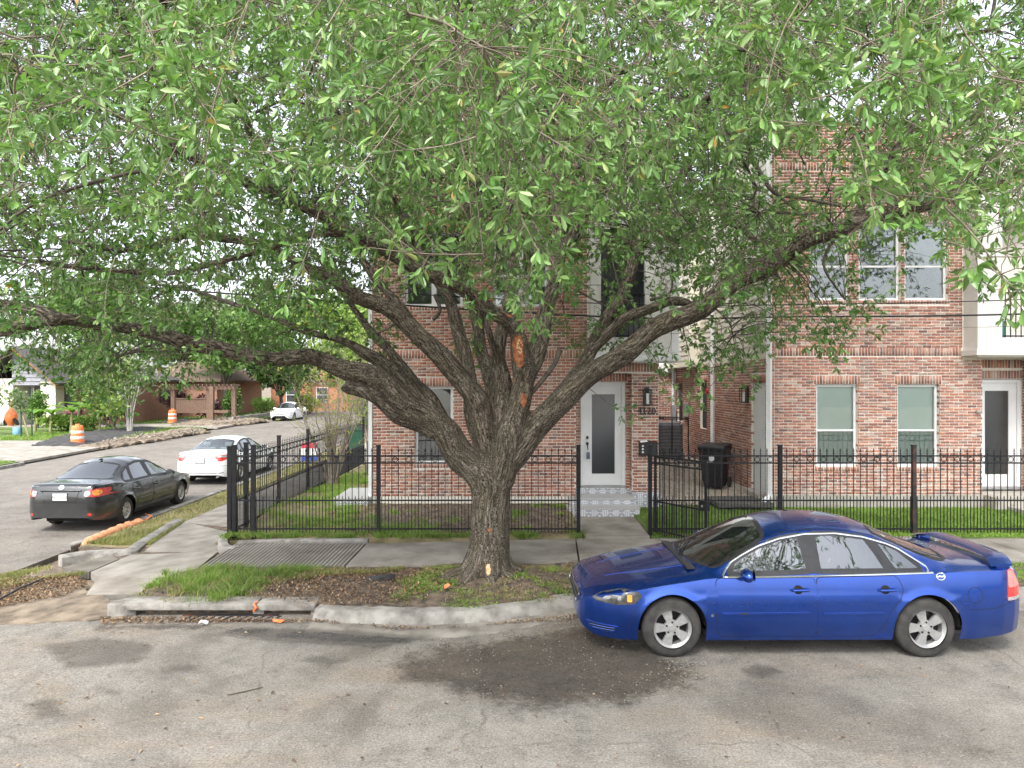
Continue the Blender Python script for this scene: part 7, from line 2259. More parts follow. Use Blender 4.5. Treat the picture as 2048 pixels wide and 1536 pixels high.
def layer(n, ylo, yhi, edge, top=-420, dens=None, gapk=.06, seed=0, xr=(-330, 2380), pw=1.0, lift=.16):
    r = np.random.default_rng(seed)
    out = []
    tot = 0
    while tot < n:
        px = r.uniform(xr[0], xr[1], n); Y = ylo + (yhi - ylo) * r.random(n) ** pw
        e = np.interp(px, [a for a, _ in edge], [b for _, b in edge])
        py = r.uniform(top, 800, n)
        ok = py < e - r.random(n) ** 2 * 40
        if dens is not None: ok &= r.random(n) < dens(px, py)
        ok &= gap_mask(px, py, gapk * F / Y, r)
        q = np.stack([(px - 1024) / F * Y, Y, H - (py - 768) / F * Y + lift], 1)[ok]
        q = q[np.linalg.norm(q - np.array([0, 0, H]), axis=1) > 2.35]
        out.append(q); tot += len(q)
    return np.concatenate(out)[:n]
def blob(lst):
    def f(px, py):
        d = np.zeros(len(px))
        for (x, y, rx, ry, w) in lst: d = np.maximum(d, w * np.exp(-(((px - x) / rx) ** 2 + ((py - y) / ry) ** 2)))
        return d
    return f
near_d = blob([(430, 90, 170, 110, 1), (420, 330, 90, 170, .9), (120, 120, 260, 160, .5), (800, 90, 130, 110, 1), (830, 290, 180, 160, 1), (1000, 330, 170, 180, 1), (1140, 430, 130, 90, 1), (1060, 520, 60, 60, .8), (1120, 60, 120, 90, .55), (1330, 150, 110, 90, .6), (1500, 90, 220, 130, .6), (1560, 260, 60, 40, .5), (1830, 170, 220, 150, .8), (1850, 480, 120, 90, .9), (2010, 450, 80, 170, .9), (60, 500, 120, 200, .45), (480, 600, 35, 30, .5), (1260, 330, 90, 60, .5)])
far_pts = np.concatenate([layer(2600, 11.0, 15.0, EDGE_FAR, seed=1, gapk=.09), layer(1100, 10.8, 13.5, EDGE_FAR, seed=6, gapk=.09, xr=(640, 1560), top=-60)])
def clump(pts, k, sig, seed):
    r = np.random.default_rng(seed)
    return (pts[:, None] + r.normal(0, 1, (len(pts), k, 3)) * np.array(sig)).reshape(-1, 3)
mid_pts = layer(1050, 6.6, 10.8, EDGE_MID, seed=2, gapk=.08, dens=lambda px, py: np.where((px > 700) & (px < 1300) & (py > 430), .8, 1.0))
nea_pts = layer(220, 3.0, 5.8, EDGE_NC, top=-500, dens=near_d, seed=3, gapk=.05, pw=.8)
nm2 = layer(640, 4.8, 7.2, EDGE_NEAR, top=-500, dens=lambda px, py: np.where((px > 620) & (px < 1300) & (py > 250), .55, .9), seed=4, gapk=.07)
# low sprigs hanging in front of the walls
mid_pts = np.concatenate([mid_pts, clump(layer(210, 6.6, 10.8, EDGE_MID, seed=42, gapk=.10), 7, (.32, .32, .26), 43)])
nea_pts = np.concatenate([nea_pts, clump(layer(40, 3.3, 5.6, EDGE_NC, top=-300, dens=near_d, seed=44, gapk=.08), 7, (.17, .17, .24), 45)])
nea_pts = nea_pts[np.linalg.norm(nea_pts - np.array([0, 0, H]), axis=1) > 2.6]
sprigs = []
for (x, y, rx, ry, Y0, Y1, n) in ((1390, 680, 60, 45, 9.2, 10.5, 12), (1540, 635, 130, 36, 8.6, 10.5, 22), (1640, 600, 50, 50, 8.4, 9.6, 9), (1200, 670, 60, 40, 11, 12.2, 9), (1300, 690, 30, 25, 10.6, 11.4, 4), (1240, 620, 60, 40, 10.8, 12, 10), (1130, 650, 30, 40, 11, 12, 5), (955, 670, 30, 70, 12.0, 13.0, 9), (930, 730, 12, 20, 10.5, 10.8, 2), (1210, 800, 14, 8, 10.5, 10.6, 1),
                                 (640, 690, 60, 25, 9.4, 10.5, 9), (560, 690, 60, 25, 9.2, 10.4, 10), (300, 705, 110, 25, 8.0, 9.5, 18), (130, 690, 110, 35, 8.0, 9.5, 20), (20, 740, 20, 30, 8.2, 9.2, 3), (760, 620, 40, 40, 10.5, 11.5, 7), (700, 640, 50, 30, 10.5, 12, 9), (225, 735, 40, 20, 8, 8.6, 7), (1700, 590, 30, 30, 8.2, 9.0, 5), (1460, 690, 40, 25, 9.3, 10.2, 7), (640, 380, 130, 150, 9.5, 13, 75), (600, 540, 130, 60, 9.5, 13, 40), (1080, 520, 90, 50, 5.5, 8.5, 16), (960, 480, 120, 50, 6, 10, 22), (880, 520, 80, 40, 9, 12, 14), (1130, 500, 80, 50, 9, 12, 16)):
    for _ in range(n):
        Y = RNG.uniform(Y0, Y1); px, py = RNG.normal(x, rx * .6), RNG.normal(y, ry * .6)
        sprigs.append(tuple(P(px, py, Y)))
sprigs = np.array(sprigs)
# outer crown above and behind the view so that light and reflections are right
def outer(n, seed):
    r = np.random.default_rng(seed); out = []
    while len(out) < n:
        q = r.normal(0, 1, 3); q /= np.linalg.norm(q); q *= r.uniform(.72, 1.0)
        p = np.array([-.4, 10.0, 7.6]) + q * np.array([11.0, 8.6, 4.6])
        if p[2] < 6.3 or p[1] < 1.5: continue
        out.append(p)
    return np.array(out)
out_pts = outer(260, 9)

LEAFP, LEAFB = [], []
def place(pts, sc, down, seed, idxs=None):
    """cluster placements -> per proto (positions, rotations, scales)"""
    r = np.random.default_rng(seed)
    n = len(pts)
    c = np.array([limb_w['trunk'][-1][0], 10.2, 3.6])
    outw = pts - c; outw[:, 2] *= .2; outw /= np.linalg.norm(outw, axis=1)[:, None] + 1e-6
    d = outw * r.uniform(.1, .8, n)[:, None] + np.array([0, 0, -1.0]) * (down * r.uniform(.2, 1.3, n))[:, None] + r.normal(0, .55, (n, 3))
    Rm = frame_from(d, r.uniform(0, 6.28, n)); S = sc * r.uniform(.8, 1.25, n)
    return pts, Rm, S, r.integers(0, len(PROTOS), n), r
M_LEAF = leafy_mat('oak_leaves', [(0, (.040, .105, .020)), (.35, (.078, .178, .036)), (.65, (.13, .262, .060)), (.88, (.21, .35, .105)), (.985, (.32, .44, .165)), (.994, (.36, .34, .08)), (1, (.38, .20, .05))], .32, .38, (.18, .27, .11), .55)
M_LEAF1 = leafy_mat('oak_leaf', [(0, (.040, .105, .020)), (.35, (.078, .178, .036)), (.65, (.13, .262, .060)), (.88, (.21, .35, .105)), (.985, (.32, .44, .165)), (.994, (.36, .34, .08)), (1, (.38, .20, .05))], .40, .36, (.19, .27, .14), .6, by_object=True)

def bake(groups, leaf, leaf_f, name, kind='stuff', split=0, tw=None, pale=0.0):
    V, A, TV, TF, to = [], [], [], [], 0
    LM = []
    for (pts, Rm, S, pi, r) in groups:
        for k in range(len(PROTOS)):
            m = pi == k
            if not m.any(): continue
            O, B, T = PROTOS[k]
            R_, s_, p_ = Rm[m], S[m], pts[m]
            # leaf droop: each placed leaf bends a little towards the ground
            lo = np.einsum('nij,kj->nki', R_, O) * s_[:, None, None] + p_[:, None]
            lb = np.einsum('nij,kjl->nkil', R_, B) * s_[:, None, None, None]
            d = lb[..., 0]; L_ = np.linalg.norm(d, axis=-1, keepdims=True)
            d2 = d / L_ + np.array([0, 0, -.35]); d2 = d2 / np.linalg.norm(d2, axis=-1, keepdims=True) * L_
            # upper side mostly faces up
            s2 = lb[..., 1]; s2 = s2 - d2 * (s2 * d2).sum(-1, keepdims=True) / (L_ ** 2)
            s2 = s2 / np.linalg.norm(s2, axis=-1, keepdims=True) * L_
            n2 = np.cross(d2, s2) / L_
            flip = np.where(n2[..., 2:3] < -.1 * L_, -1.0, 1.0)
            s2 = s2 * flip; n2 = n2 * flip
            bs = np.stack([d2, s2, n2], -1).reshape(-1, 3, 3); lo = lo.reshape(-1, 3)
            LM.append((lo, bs))
            tv, tf = (tw or PT)[k]
            w = np.einsum('nij,kj->nki', R_, tv) * s_[:, None, None] + p_[:, None]
            nn = len(w)
            TV.append(w.reshape(-1, 3)); TF.append((np.arange(nn)[:, None, None] * len(tv) + tf[None]).reshape(-1, 4) + to); to += nn * len(tv)
    lo = np.concatenate([a for a, _ in LM]); bs = np.concatenate([b for _, b in LM])
    # clear of the lens
    dd = np.linalg.norm(lo - np.array([0, 0, H]), axis=1)
    ok = dd > 1.9; lo, bs, dd = lo[ok], bs[ok], dd[ok]
    if split:
        px = 1024 + F * lo[:, 0] / lo[:, 1]; py = 768 - F * (lo[:, 2] - H) / lo[:, 1]
        vis = (px > 20) & (px < 2028) & (py > 10)
        order = np.argsort(np.where(vis, dd, 1e9))[:split]
        proto = None
        for q in order:
            if proto is None:
                me = bpy.data.meshes.new('leaf'); me.from_pydata(LEAF8.tolist(), [], [tuple(f) for g in LEAF8_F for f in g.tolist()]); me.materials.append(M_LEAF1)
                proto = me
            o = bpy.data.objects.new('leaf', proto); COL.objects.link(o); o.parent = oak
            b = bs[q]; l = lo[q] - np.array(oak.location)
            o.matrix_local = Matrix(((b[0, 0], b[0, 1], b[0, 2], l[0]), (b[1, 0], b[1, 1], b[1, 2], l[1]), (b[2, 0], b[2, 1], b[2, 2], l[2]), (0, 0, 0, 1)))
        keep = np.ones(len(lo), bool); keep[order] = False
        lo, bs = lo[keep], bs[keep]
    n = len(lo)
    V = (np.einsum('nij,kj->nki', bs, leaf) + lo[:, None]).reshape(-1, 3)
    rv_ = np.random.default_rng(5).random(n); A = np.repeat(pale + (1 - pale) * rv_, len(leaf))
    fs = [(np.arange(n)[:, None, None] * len(leaf) + f[None]).reshape(-1, f.shape[1]) for f in leaf_f]
    o = np_mesh(name, V, fs, M_LEAF, oak, {'rnd': A}); o['kind'] = kind
    tw_ = np_mesh('twigs', np.concatenate(TV), [np.concatenate(TF)], M_TWIG, oak); tw_['kind'] = 'stuff'
    return n
g_near = [place(nea_pts, 1.0, .8, 11)]
g_mid = [place(nm2, 1.0, .7, 12), place(mid_pts, 1.08, .6, 13), place(sprigs, 1.0, .9, 16)]
g_far = [place(far_pts, 1.3, .45, 14), place(out_pts, 1.9, .1, 15)]
nl = bake(g_near, LEAF8, LEAF8_F, 'near_foliage', split=300, pale=.45)  # near sprays coloured paler: open-sky brightness put into the tint, besides new growth
nl2 = bake(g_mid, LEAF6, LEAF6_F, 'crown')
nl3 = bake(g_far, LEAF4, LEAF4_F, 'outer_crown', tw=PT2)
print('LEAVES', nl, nl2, nl3)

# branches that carry the sprays: hubs on the limbs, hubs to clusters
def connect(groups, n_hub, seed, r_hub=.016, r_tw=.006):
    r = np.random.default_rng(seed)
    pts = np.concatenate([g[0] for g in groups])
    hubs = pts[r.choice(len(pts), n_hub, replace=False)] + np.array([0, 0, .25])
    limb_pts = np.concatenate([s[6:, :3] for s in segs if s[:, 3].max() < .5])
    V, Q, o = [], [], 0
    order = np.argsort([np.min(np.linalg.norm(limb_pts - h, axis=1)) for h in hubs])
    avail = limb_pts
    for i in order:
        h = hubs[i]
        d = np.linalg.norm(avail - h, axis=1); j = d.argmin()
        a = avail[j]
        if d[j] < .05: continue
        L = d[j]
        mid1 = a + (h - a) * .35 + r.normal(0, .07 * L, 3) + np.array([0, 0, .12 * L]); mid2 = a + (h - a) * .7 + r.normal(0, .06 * L, 3) + np.array([0, 0, .10 * L])
        p = np.array(smooth_path([a, mid1, mid2, h], 4))
        rr = np.linspace(r_hub * (1 + .35 * L), r_hub * .55, len(p))
        v, q = np_tube(np.concatenate([p, rr[:, None]], 1), 5); V.append(v); Q.append(q + o); o += len(v)
        avail = np.concatenate([avail, p[2:]])
    hubp = avail[len(limb_pts):]
    allp = np.concatenate([hubp, limb_pts])
    kda = kd_of(allp.tolist())
    for p_ in pts:
        a, _, L = kda.find(p_.tolist()); a = np.array(a)
        if L > 1.6 or L < .03: continue
        m_ = a * .5 + p_ * .5 + r.normal(0, .08 * L, 3) + np.array([0, 0, .10 * L])
        p = np.array(smooth_path([a, m_, p_], 3))
        rr = np.linspace(r_tw * (1 + .4 * L), r_tw * .6, len(p))
        v, q = np_tube(np.concatenate([p, rr[:, None]], 1), 4); V.append(v); Q.append(q + o); o += len(v)
    return np.concatenate(V), np.concatenate(Q)
v, q = connect(g_near, 30, 21, .0065, .0030)
t_ = np_mesh('twigs', v, [q], M_TWIG, oak, smooth=True); t_['kind'] = 'stuff'
v, q = connect(g_mid, 170, 22, .014, .006)
v2, q2 = connect(g_far[:1], 150, 23, .018, .007)
V = [v, v2]; Q = [q, q2 + len(v)]; o_ = len(v) + len(v2)
for k, w in thin_w.items():
    p = np.array(smooth_path(w, 5)); a, b = np_tube(p, 7); V.append(a); Q.append(b + o_); o_ += len(a)
t_ = np_mesh('branches', np.concatenate(V), [np.concatenate(Q)], M_THIN, oak, smooth=True); t_['kind'] = 'stuff'
# ================================================================= THE REST OF THE STREET
def tree_leaves(r, lumps, n, size):
    """leaf cards spread through ellipsoid lumps: (cx,cy,cz,rx,ry,rz)"""
    wts = np.array([l[3] * l[4] * l[5] for l in lumps]) ** .67; wts /= wts.sum()
    which = r.choice(len(lumps), n, p=wts); l = np.array(lumps)[which]
    q = r.normal(0, 1, (n, 3)); q /= np.linalg.norm(q, axis=1)[:, None]; q *= (r.random(n) ** .45)[:, None]
    c = l[:, :3] + q * l[:, 3:6]
    d = r.normal(0, 1, (n, 3)); d[:, 2] -= .5; d /= np.linalg.norm(d, axis=1)[:, None]
    s = np.cross(d, r.normal(0, 1, (n, 3))); s /= np.linalg.norm(s, axis=1)[:, None]
    L = size * r.uniform(.6, 1.3, n)
    d *= L[:, None]; s *= (L * .32)[:, None]
    V = np.stack([c, c + d * .5 - s, c + d, c + d * .5 + s], 1).reshape(-1, 3)
    i = np.arange(n)[:, None] * 4
    return V, [i + np.array([[0, 1, 2]]), i + np.array([[0, 2, 3]])], np.repeat(r.random(n), 4)
def foliage(name, mat_, seed, lumps, n, size, parent):
    r = np.random.default_rng(seed)
    V, Fc, A = tree_leaves(r, lumps, n, size)
    o = np_mesh(name, V, Fc, mat_, parent, {'rnd': A}); o['kind'] = 'stuff'
    return o
M_LEAF2 = leafy_mat('mid_green_leaves', [(0, (.05, .11, .02)), (.5, (.10, .19, .04)), (1, (.18, .28, .08))], .35)
M_LEAF3 = leafy_mat('light_green_leaves', [(0, (.12, .20, .04)), (.5, (.20, .30, .07)), (1, (.32, .38, .12))], .4)
M_LEAF4 = leafy_mat('grey_green_leaves', [(0, (.10, .15, .07)), (.5, (.16, .22, .11)), (1, (.25, .30, .16))], .35)
M_BURG = leafy_mat('burgundy_leaves', [(0, (.035, .018, .022)), (.5, (.07, .03, .038)), (1, (.13, .06, .06))], .2)
M_YEL = leafy_mat('yellow_green_leaves', [(0, (.24, .32, .05)), (.5, (.36, .42, .08)), (1, (.50, .45, .12))], .45)

def bg_tree(name, label, x, y, h, r, m, seed, n=5000, size=.3, trunk_h=None, group=None, squash=.75):
    z0 = gz(x, y) + .1
    t = thing(name, label, 'tree', (x, y, z0), 0, group)
    rs = np.random.default_rng(seed)
    th = trunk_h or h * .35
    mb = MB(); top = Vector((x + rs.normal(0, .15), y, z0 + h * .75))
    mb.tube([(x, y, z0 - .2), (x + .05, y, z0 + th * .5), (x - .03, y, z0 + th), top], [h * .028, h * .022, h * .018, h * .006], 8)
    lumps = []
    for k in range(9):
        a = k * 2.4 + rs.uniform(-.4, .4); d = r * rs.uniform(.25, .75) * (1 if k else 0)
        c = (x + math.cos(a) * d, y + math.sin(a) * d, z0 + th + (h - th) * (.28 + .6 * rs.random()))
        lumps.append((c[0], c[1], c[2], r * rs.uniform(.35, .6), r * rs.uniform(.35, .6), (h - th) * rs.uniform(.18, .3)))
        mb.tube([(x, y, z0 + th * rs.uniform(.7, 1.0)), ((x + c[0]) / 2, (y + c[1]) / 2, (z0 + th + c[2]) / 2 + .1), c], [h * .011, h * .008, h * .003], 5)
    mb.build('trunk', M_THIN, t, smooth=True)
    foliage('crown', m, seed, lumps, n, size, t)
    return t
bg_tree('shade_tree', 'light green tree behind the side fence rising past the brick corner', -9.5, 44, 10, 4.2, M_LEAF3, 31, 9000, .30, 2.2)
bg_tree('shade_tree', 'grey green tree leaning over the street beyond the far white car', -13.5, 66, 12, 5.5, M_LEAF4, 32, 9000, .42, 2.6)
bg_tree('shade_tree', 'mid green tree over the wooden pergola across the street', -23.5, 56, 9, 4.8, M_LEAF2, 33, 9000, .34, 3.2)
bg_tree('shade_tree', 'tall mid green tree behind the grey gabled house', -38, 62, 13, 6, M_LEAF2, 34, 8000, .45)
bg_tree('shade_tree', 'pale green tree behind the brick house with white column', -30, 66, 11, 6, M_LEAF4, 35, 8000, .45, 3)
bg_tree('shade_tree', 'broad dark tree at the end of the side street', -17, 92, 14, 9, M_LEAF2, 36, 9000, .6, 2)
bg_tree('shade_tree', 'broad light tree closing the view at the end of the road', -6, 88, 13, 8, M_LEAF3, 37, 8000, .6, 1.5)
bg_tree('shade_tree', 'dark green tree by the pergola end post', -20.3, 60, 7.5, 3.2, M_LEAF2, 38, 6000, .30, 1.6)
bg_tree('shade_tree', 'tall tree between the orange brick house and the hedge', -26.5, 76, 13, 6, M_LEAF2, 39, 7000, .5, 2)
bg_tree('shade_tree', 'distant tree beyond the alley between the townhouses', 4.0, 34, 9, 3.2, M_LEAF3, 40, 6000, .28, 3)
bg_tree('shade_tree', 'low leafy tree behind the burgundy shrubs by the brick house', -28.0, 46.8, 5.4, 2.6, M_LEAF2, 42, 5000, .24, 1.2)
bg_tree('young_tree', 'young bright green tree beside the tar heap across the street', -23.6, 40.5, 4.2, 1.5, M_LEAF3, 41, 3600, .22, .5)

def shrub(name, label, x, y, rx, ry, h, m, seed, n=2500, size=.16, cat='shrub', z=None):
    z0 = (gz(x, y) + .12) if z is None else z
    t = thing(name, label, cat, (x, y, z0))
    rs = np.random.default_rng(seed)
    lumps = [(x + rs.uniform(-.5, .5) * rx, y + rs.uniform(-.5, .5) * ry, z0 + h * rs.uniform(.4, .75), rx * .6, ry * .6, h * rs.uniform(.25, .4)) for _ in range(6)]
    foliage('foliage', m, seed, lumps, n, size, t)
    mb = MB()
    for l in lumps: mb.tube([(x + rs.normal(0, .06), y, z0 - .05), (l[0], l[1], l[2])], [.03, .012], 5)
    mb.build('stems', M_THIN, t)
    return t
shrub('shrub', 'burgundy leaved shrub beside the young bright green tree', -26.2, 44.2, 1.5, 1.0, 2.6, M_BURG, 51, 3200, .18)
shrub('shrub', 'burgundy leaved shrub left of the wooden pergola', -25.3, 51.5, 1.3, 1.0, 2.5, M_BURG, 52, 3000, .18)
shrub('shrub', 'low burgundy shrub behind the pergola boards', -23.9, 53.5, 1.1, .8, 2.0, M_BURG, 53, 2000, .18)
shrub('hedge', 'clipped yellow green hedge right of the pergola', -20.8, 57.0, .9, .9, 1.7, M_LEAF3, 54, 3500, .12, 'hedge')
shrub('shrub', 'dark green vine covering the pergola end bay', -21.5, 52.6, .8, .5, 2.6, M_LEAF2, 55, 2600, .16)
shrub('shrub', 'green vine climbing the cream house wall by its number', -31.0, 44.6, .9, .6, 2.3, M_LEAF2, 56, 2600, .15)
shrub('shrub', 'low green planting in front of the cream house', -33.6, 42.6, 1.8, .6, .8, M_LEAF2, 57, 2600, .14)
shrub('shrub', 'loose light green planting behind the near traffic drum', -27.0, 41.0, 2.2, 1.0, 1.2, M_LEAF3, 58, 3000, .2)
shrub('shrub', 'reddish brown shrub at the far kerb behind the white car', -18.6, 63, 1.6, 1.0, 1.8, mat('x', (0, 0, 0)) if False else M_YEL, 59, 2200, .2)

# banana plants: broad arching leaves on pale stems
M_BANANA = leafy_mat('banana_leaf', [(0, (.14, .26, .04)), (.6, (.24, .36, .07)), (1, (.36, .42, .12))], .4)
M_STEM = mat('pale_green_stem', (.22, .22, .10), (.34, .30, .16), 9, .7)
def banana(label, x, y, h, seed):
    z0 = gz(x, y) + .12
    t = thing('banana_plant', label, 'plant', (x, y, z0), 0, 'banana plants in the bed across the street')
    rs = random.Random(seed)
    MB().tube([(x, y, z0 - .1), (x + .04, y, z0 + h * .35), (x + .08, y, z0 + h * .6)], [.09, .07, .04], 8).build('stem', M_STEM, t, smooth=True)
    for k in range(6):
        a = k * 1.05 + rs.uniform(-.3, .3); L = h * rs.uniform(.5, .8); w = .16 + .1 * rs.random()
        mb = MB(); n = 8; vs = []
        for i in range(n + 1):
            s = i / n; d = L * s * .8; zz_ = h * .55 + L * (.75 * s - .75 * s * s * rs.uniform(.8, 1.0))
            ww = w * math.sin(math.pi * min(1, .08 + s * .92)) ** .7
            c = Vector((x + .08 + math.cos(a) * d, y + math.sin(a) * d, z0 + zz_)); sd = Vector((-math.sin(a), math.cos(a), 0))
            vs += [c - sd * ww + Vector((0, 0, .04)), c, c + sd * ww + Vector((0, 0, .04))]
        mb.add(vs, [(i * 3 + q, i * 3 + q + 1, i * 3 + q + 4, i * 3 + q + 3) for i in range(n) for q in (0, 1)])
        mb.build('leaf', M_BANANA, t)
for i, (x, y, h) in enumerate(((-27.2, 40.2, 2.0), (-25.6, 39.6, 2.3), (-26.4, 41.5, 2.6), (-29.0, 41.5, 1.9), (-24.8, 41.0, 1.7))):
    banana(['banana plant with arching leaves right behind the near traffic drum', 'broad banana plant between the drum and the young tree', 'tallest banana plant in the bed behind the drum', 'banana plant beside the vine on the cream wall', 'low banana plant under the young bright green tree'][i], x, y, h, 60 + i)

# bare crape myrtles
def myrtle(name, label, x, y, z0, h, spread, seed, nstem=9, leaves=600, lm=None, lean=(0, 0), bark=None, lsize=.05):
    t = thing(name, label, 'tree', (x, y, z0))
    rs = np.random.default_rng(seed)
    V, Q, o = [], [], 0; tips = []
    def tube(p, r0, r1, n=5):
        nonlocal o
        p = np.array(smooth_path(p, 3)); rr = np.linspace(r0, r1, len(p))
        v, q = np_tube(np.concatenate([p, rr[:, None]], 1), n); V.append(v); Q.append(q + o); o += len(v)
        return p
    for k in range(nstem):
        a = k * 2.4 + rs.uniform(-.4, .4); s = spread * rs.uniform(.35, 1.0)
        b = np.array([x + .09 * math.cos(a), y + .09 * math.sin(a), z0 - .05])
        top = np.array([x + math.cos(a) * s + lean[0], y + math.sin(a) * s * .8 + lean[1], z0 + h * rs.uniform(.75, 1.0)])
        m1 = b + (top - b) * .3 + np.array([-.10 * math.cos(a), -.1 * math.sin(a), .1]) * h * .2 + rs.normal(0, .04, 3)
        m2 = b + (top - b) * .65 + rs.normal(0, .07, 3)
        p = tube([b, m1, m2, top], .022 * h / 2.6, .004, 6)
        for q in range(11):
            i = rs.integers(int(len(p) * .35), len(p)); st = p[i]
            d = rs.normal(0, 1, 3); d[2] = abs(d[2]) * .9 + .35; d /= np.linalg.norm(d); L = h * rs.uniform(.12, .34)
            e = st + d * L + np.array([0, 0, .05])
            p2 = tube([st, st + d * L * .5 + rs.normal(0, .03, 3), e], .006 * h / 2.6, .002, 4); tips.append(p2)
            for w in range(3):
                s2 = p2[rs.integers(2, len(p2))]; d2 = d + rs.normal(0, .6, 3); d2 /= np.linalg.norm(d2); p3 = tube([s2, s2 + d2 * L * .3, s2 + d2 * L * .6 + rs.normal(0, .02, 3)], .0032 * h / 2.6, .0014, 3); tips.append(p3)
    np_mesh('trunk', np.concatenate(V), [np.concatenate(Q)], bark or mat('crape_bark', (.20, .16, .13), (.36, .31, .26), 9, .9), t, smooth=True)
    if leaves:
        ap = np.concatenate(tips); c = ap[rs.integers(0, len(ap), leaves)]
        n = leaves
        d = rs.normal(0, 1, (n, 3)); d /= np.linalg.norm(d, axis=1)[:, None]; s_ = np.cross(d, rs.normal(0, 1, (n, 3))); s_ /= np.linalg.norm(s_, axis=1)[:, None]
        L = lsize * rs.uniform(.6, 1.3, n); d *= L[:, None]; s_ *= (L * .35)[:, None]
        W_ = np.stack([c, c + d * .5 - s_, c + d, c + d * .5 + s_], 1).reshape(-1, 3); i = np.arange(n)[:, None] * 4
        q = np_mesh('crown', W_, [i + np.array([[0, 1, 2]]), i + np.array([[0, 2, 3]])], lm or M_YEL, t, {'rnd': np.repeat(rs.random(n), 4)}); q['kind'] = 'stuff'
    return t
myrtle('crape_myrtle', 'nearly bare multi-stemmed crape myrtle inside the side fence', -5.15, 19.6, .12, 3.6, 1.35, 71, 15, 1100, None, lsize=.06)
myrtle('crape_myrtle', 'leaning crape myrtle with yellow leaves by the house corner', -5.6, 27.5, .05, 5.0, 1.6, 72, 5, 2600, M_LEAF3, (-1.0, 0), lsize=.11)
myrtle('crape_myrtle', 'bare grey sapling beside the tar heap across the street', -22.4, 40.0, gz(-22, 40) + .1, 5.6, 1.5, 73, 6, 400, M_LEAF3, bark=mat('pale_grey_bark', (.34, .32, .29), (.5, .48, .44), 8, .9), lsize=.16)

# staked sapling by the far footpath
sp = thing('staked_sapling', 'thin leafy sapling tied to two green stakes by the far footpath', 'sapling', (-26.9, 37.6, gz(-26.9, 37.6) + .1))
zs_ = gz(-26.9, 37.6) + .1
MB().tube([(-26.6, 37.6, zs_ - .1), (-26.85, 37.6, zs_ + .9), (-27.2, 37.6, zs_ + 2.0)], [.045, .035, .02], 6).build('trunk', M_STEM, sp, smooth=True)
for x in (-27.0, -26.4): MB().box(x - .025, x + .025, 37.5, 37.55, zs_ - .1, zs_ + 1.55).build('stake', mat('green_stake', (.01, .04, .03), (.02, .06, .04), 9, .6), sp)
foliage('crown', M_LEAF4, 75, [(-27.3, 37.6, zs_ + 2.2, .55, .5, .55), (-27.0, 37.6, zs_ + 1.7, .3, .3, .35)], 420, .17, sp)
sp = thing('staked_sapling', 'thin leafy sapling in front of the cream wall left end', 'sapling', (-29.6, 38.5, gz(-29, 38.5) + .1))
MB().tube([(-29.6, 38.5, zs_ - .1), (-29.5, 38.5, zs_ + 1.2), (-29.3, 38.5, zs_ + 2.6)], [.04, .03, .015], 6).build('trunk', M_STEM, sp, smooth=True)
foliage('crown', M_LEAF4, 76, [(-29.4, 38.5, zs_ + 2.6, .6, .5, .6), (-29.6, 38.5, zs_ + 1.7, .4, .4, .4)], 420, .17, sp)

# far brick shader
def far_brick(name, c1, c2, cm):
    m, nt, b = newmat(name)
    p = pos(nt); s = N(nt, 'ShaderNodeSeparateXYZ'); nt.links.new(p, s.inputs[0])
    ad = N(nt, 'ShaderNodeMath', operation='ADD'); nt.links.new(s.outputs[0], ad.inputs[0]); nt.links.new(s.outputs[1], ad.inputs[1])
    cb = N(nt, 'ShaderNodeCombineXYZ'); nt.links.new(ad.outputs[0], cb.inputs[0]); nt.links.new(s.outputs[2], cb.inputs[1])
    t = N(nt, 'ShaderNodeTexBrick'); t.inputs['Scale'].default_value = 1.0
    t.inputs['Brick Width'].default_value = .22; t.inputs['Row Height'].default_value = .075; t.inputs['Mortar Size'].default_value = .008
    for k, v in (('Color1', c1), ('Color2', c2), ('Mortar', cm)): t.inputs[k].default_value = (*v, 1)
    nt.links.new(cb.outputs[0], t.inputs['Vector']); nt.links.new(t.outputs[0], b.inputs['Base Color']); b.inputs['Roughness'].default_value = .9
    return m
M_FB1 = far_brick('far_brown_brick', (.24, .10, .06), (.32, .15, .09), (.35, .26, .20))
M_FB2 = far_brick('far_orange_brick', (.42, .14, .06), (.50, .20, .10), (.42, .30, .22))
M_GSID = mat('grey_siding', (.20, .20, .23), (.26, .26, .29), 4, .7)
M_ROOF = mat('dark_shingle', (.06, .055, .055), (.12, .11, .105), 5, .9, bump=.5, bscale=20)
M_OSOF = mat('orange_stained_wood', (.42, .13, .035), (.55, .20, .06), 6, .6)
M_CWALL = mat('cream_stucco', (.58, .55, .45), (.68, .65, .54), 2, .9)
M_FGLASS = mat('far_window_glass', (.16, .22, .23), (.30, .36, .36), 1.5, .15, spec=.7)

# cream and grey gabled house
Y1 = 46.0
zg = .2
g1 = thing('gabled_house', 'cream stucco house with grey siding gable and orange soffit', 'house', (-33.5, Y1, zg))
def Xp(px, Y): return (px - 1024) / F * Y
def Zp(py, Y): return H - (py - 768) / F * Y
MB().box(Xp(-160, Y1), Xp(26, Y1), Y1, Y1 + 8, zg, 3.4).build('wall', M_CWALL, g1)
MB().box(Xp(81, Y1), Xp(111, Y1), Y1 - .0, Y1 + .9, zg, 3.2).build('porch_pier', M_CWALL, g1)
MB().box(Xp(26, Y1) - .0, Xp(111, Y1), Y1 + 1.6, Y1 + 8, zg, 3.3).build('porch_wall', M_GSID, g1)
MB().box(Xp(67, Y1) + .2, Xp(81, Y1) + .25, Y1 + .9, Y1 + 1.6, zg, 3.1).build('side_wall', M_CWALL, g1)
ax, az = Xp(38, Y1), 5.4
lx, rx_ = Xp(-60, Y1), Xp(118, Y1)
n = 9
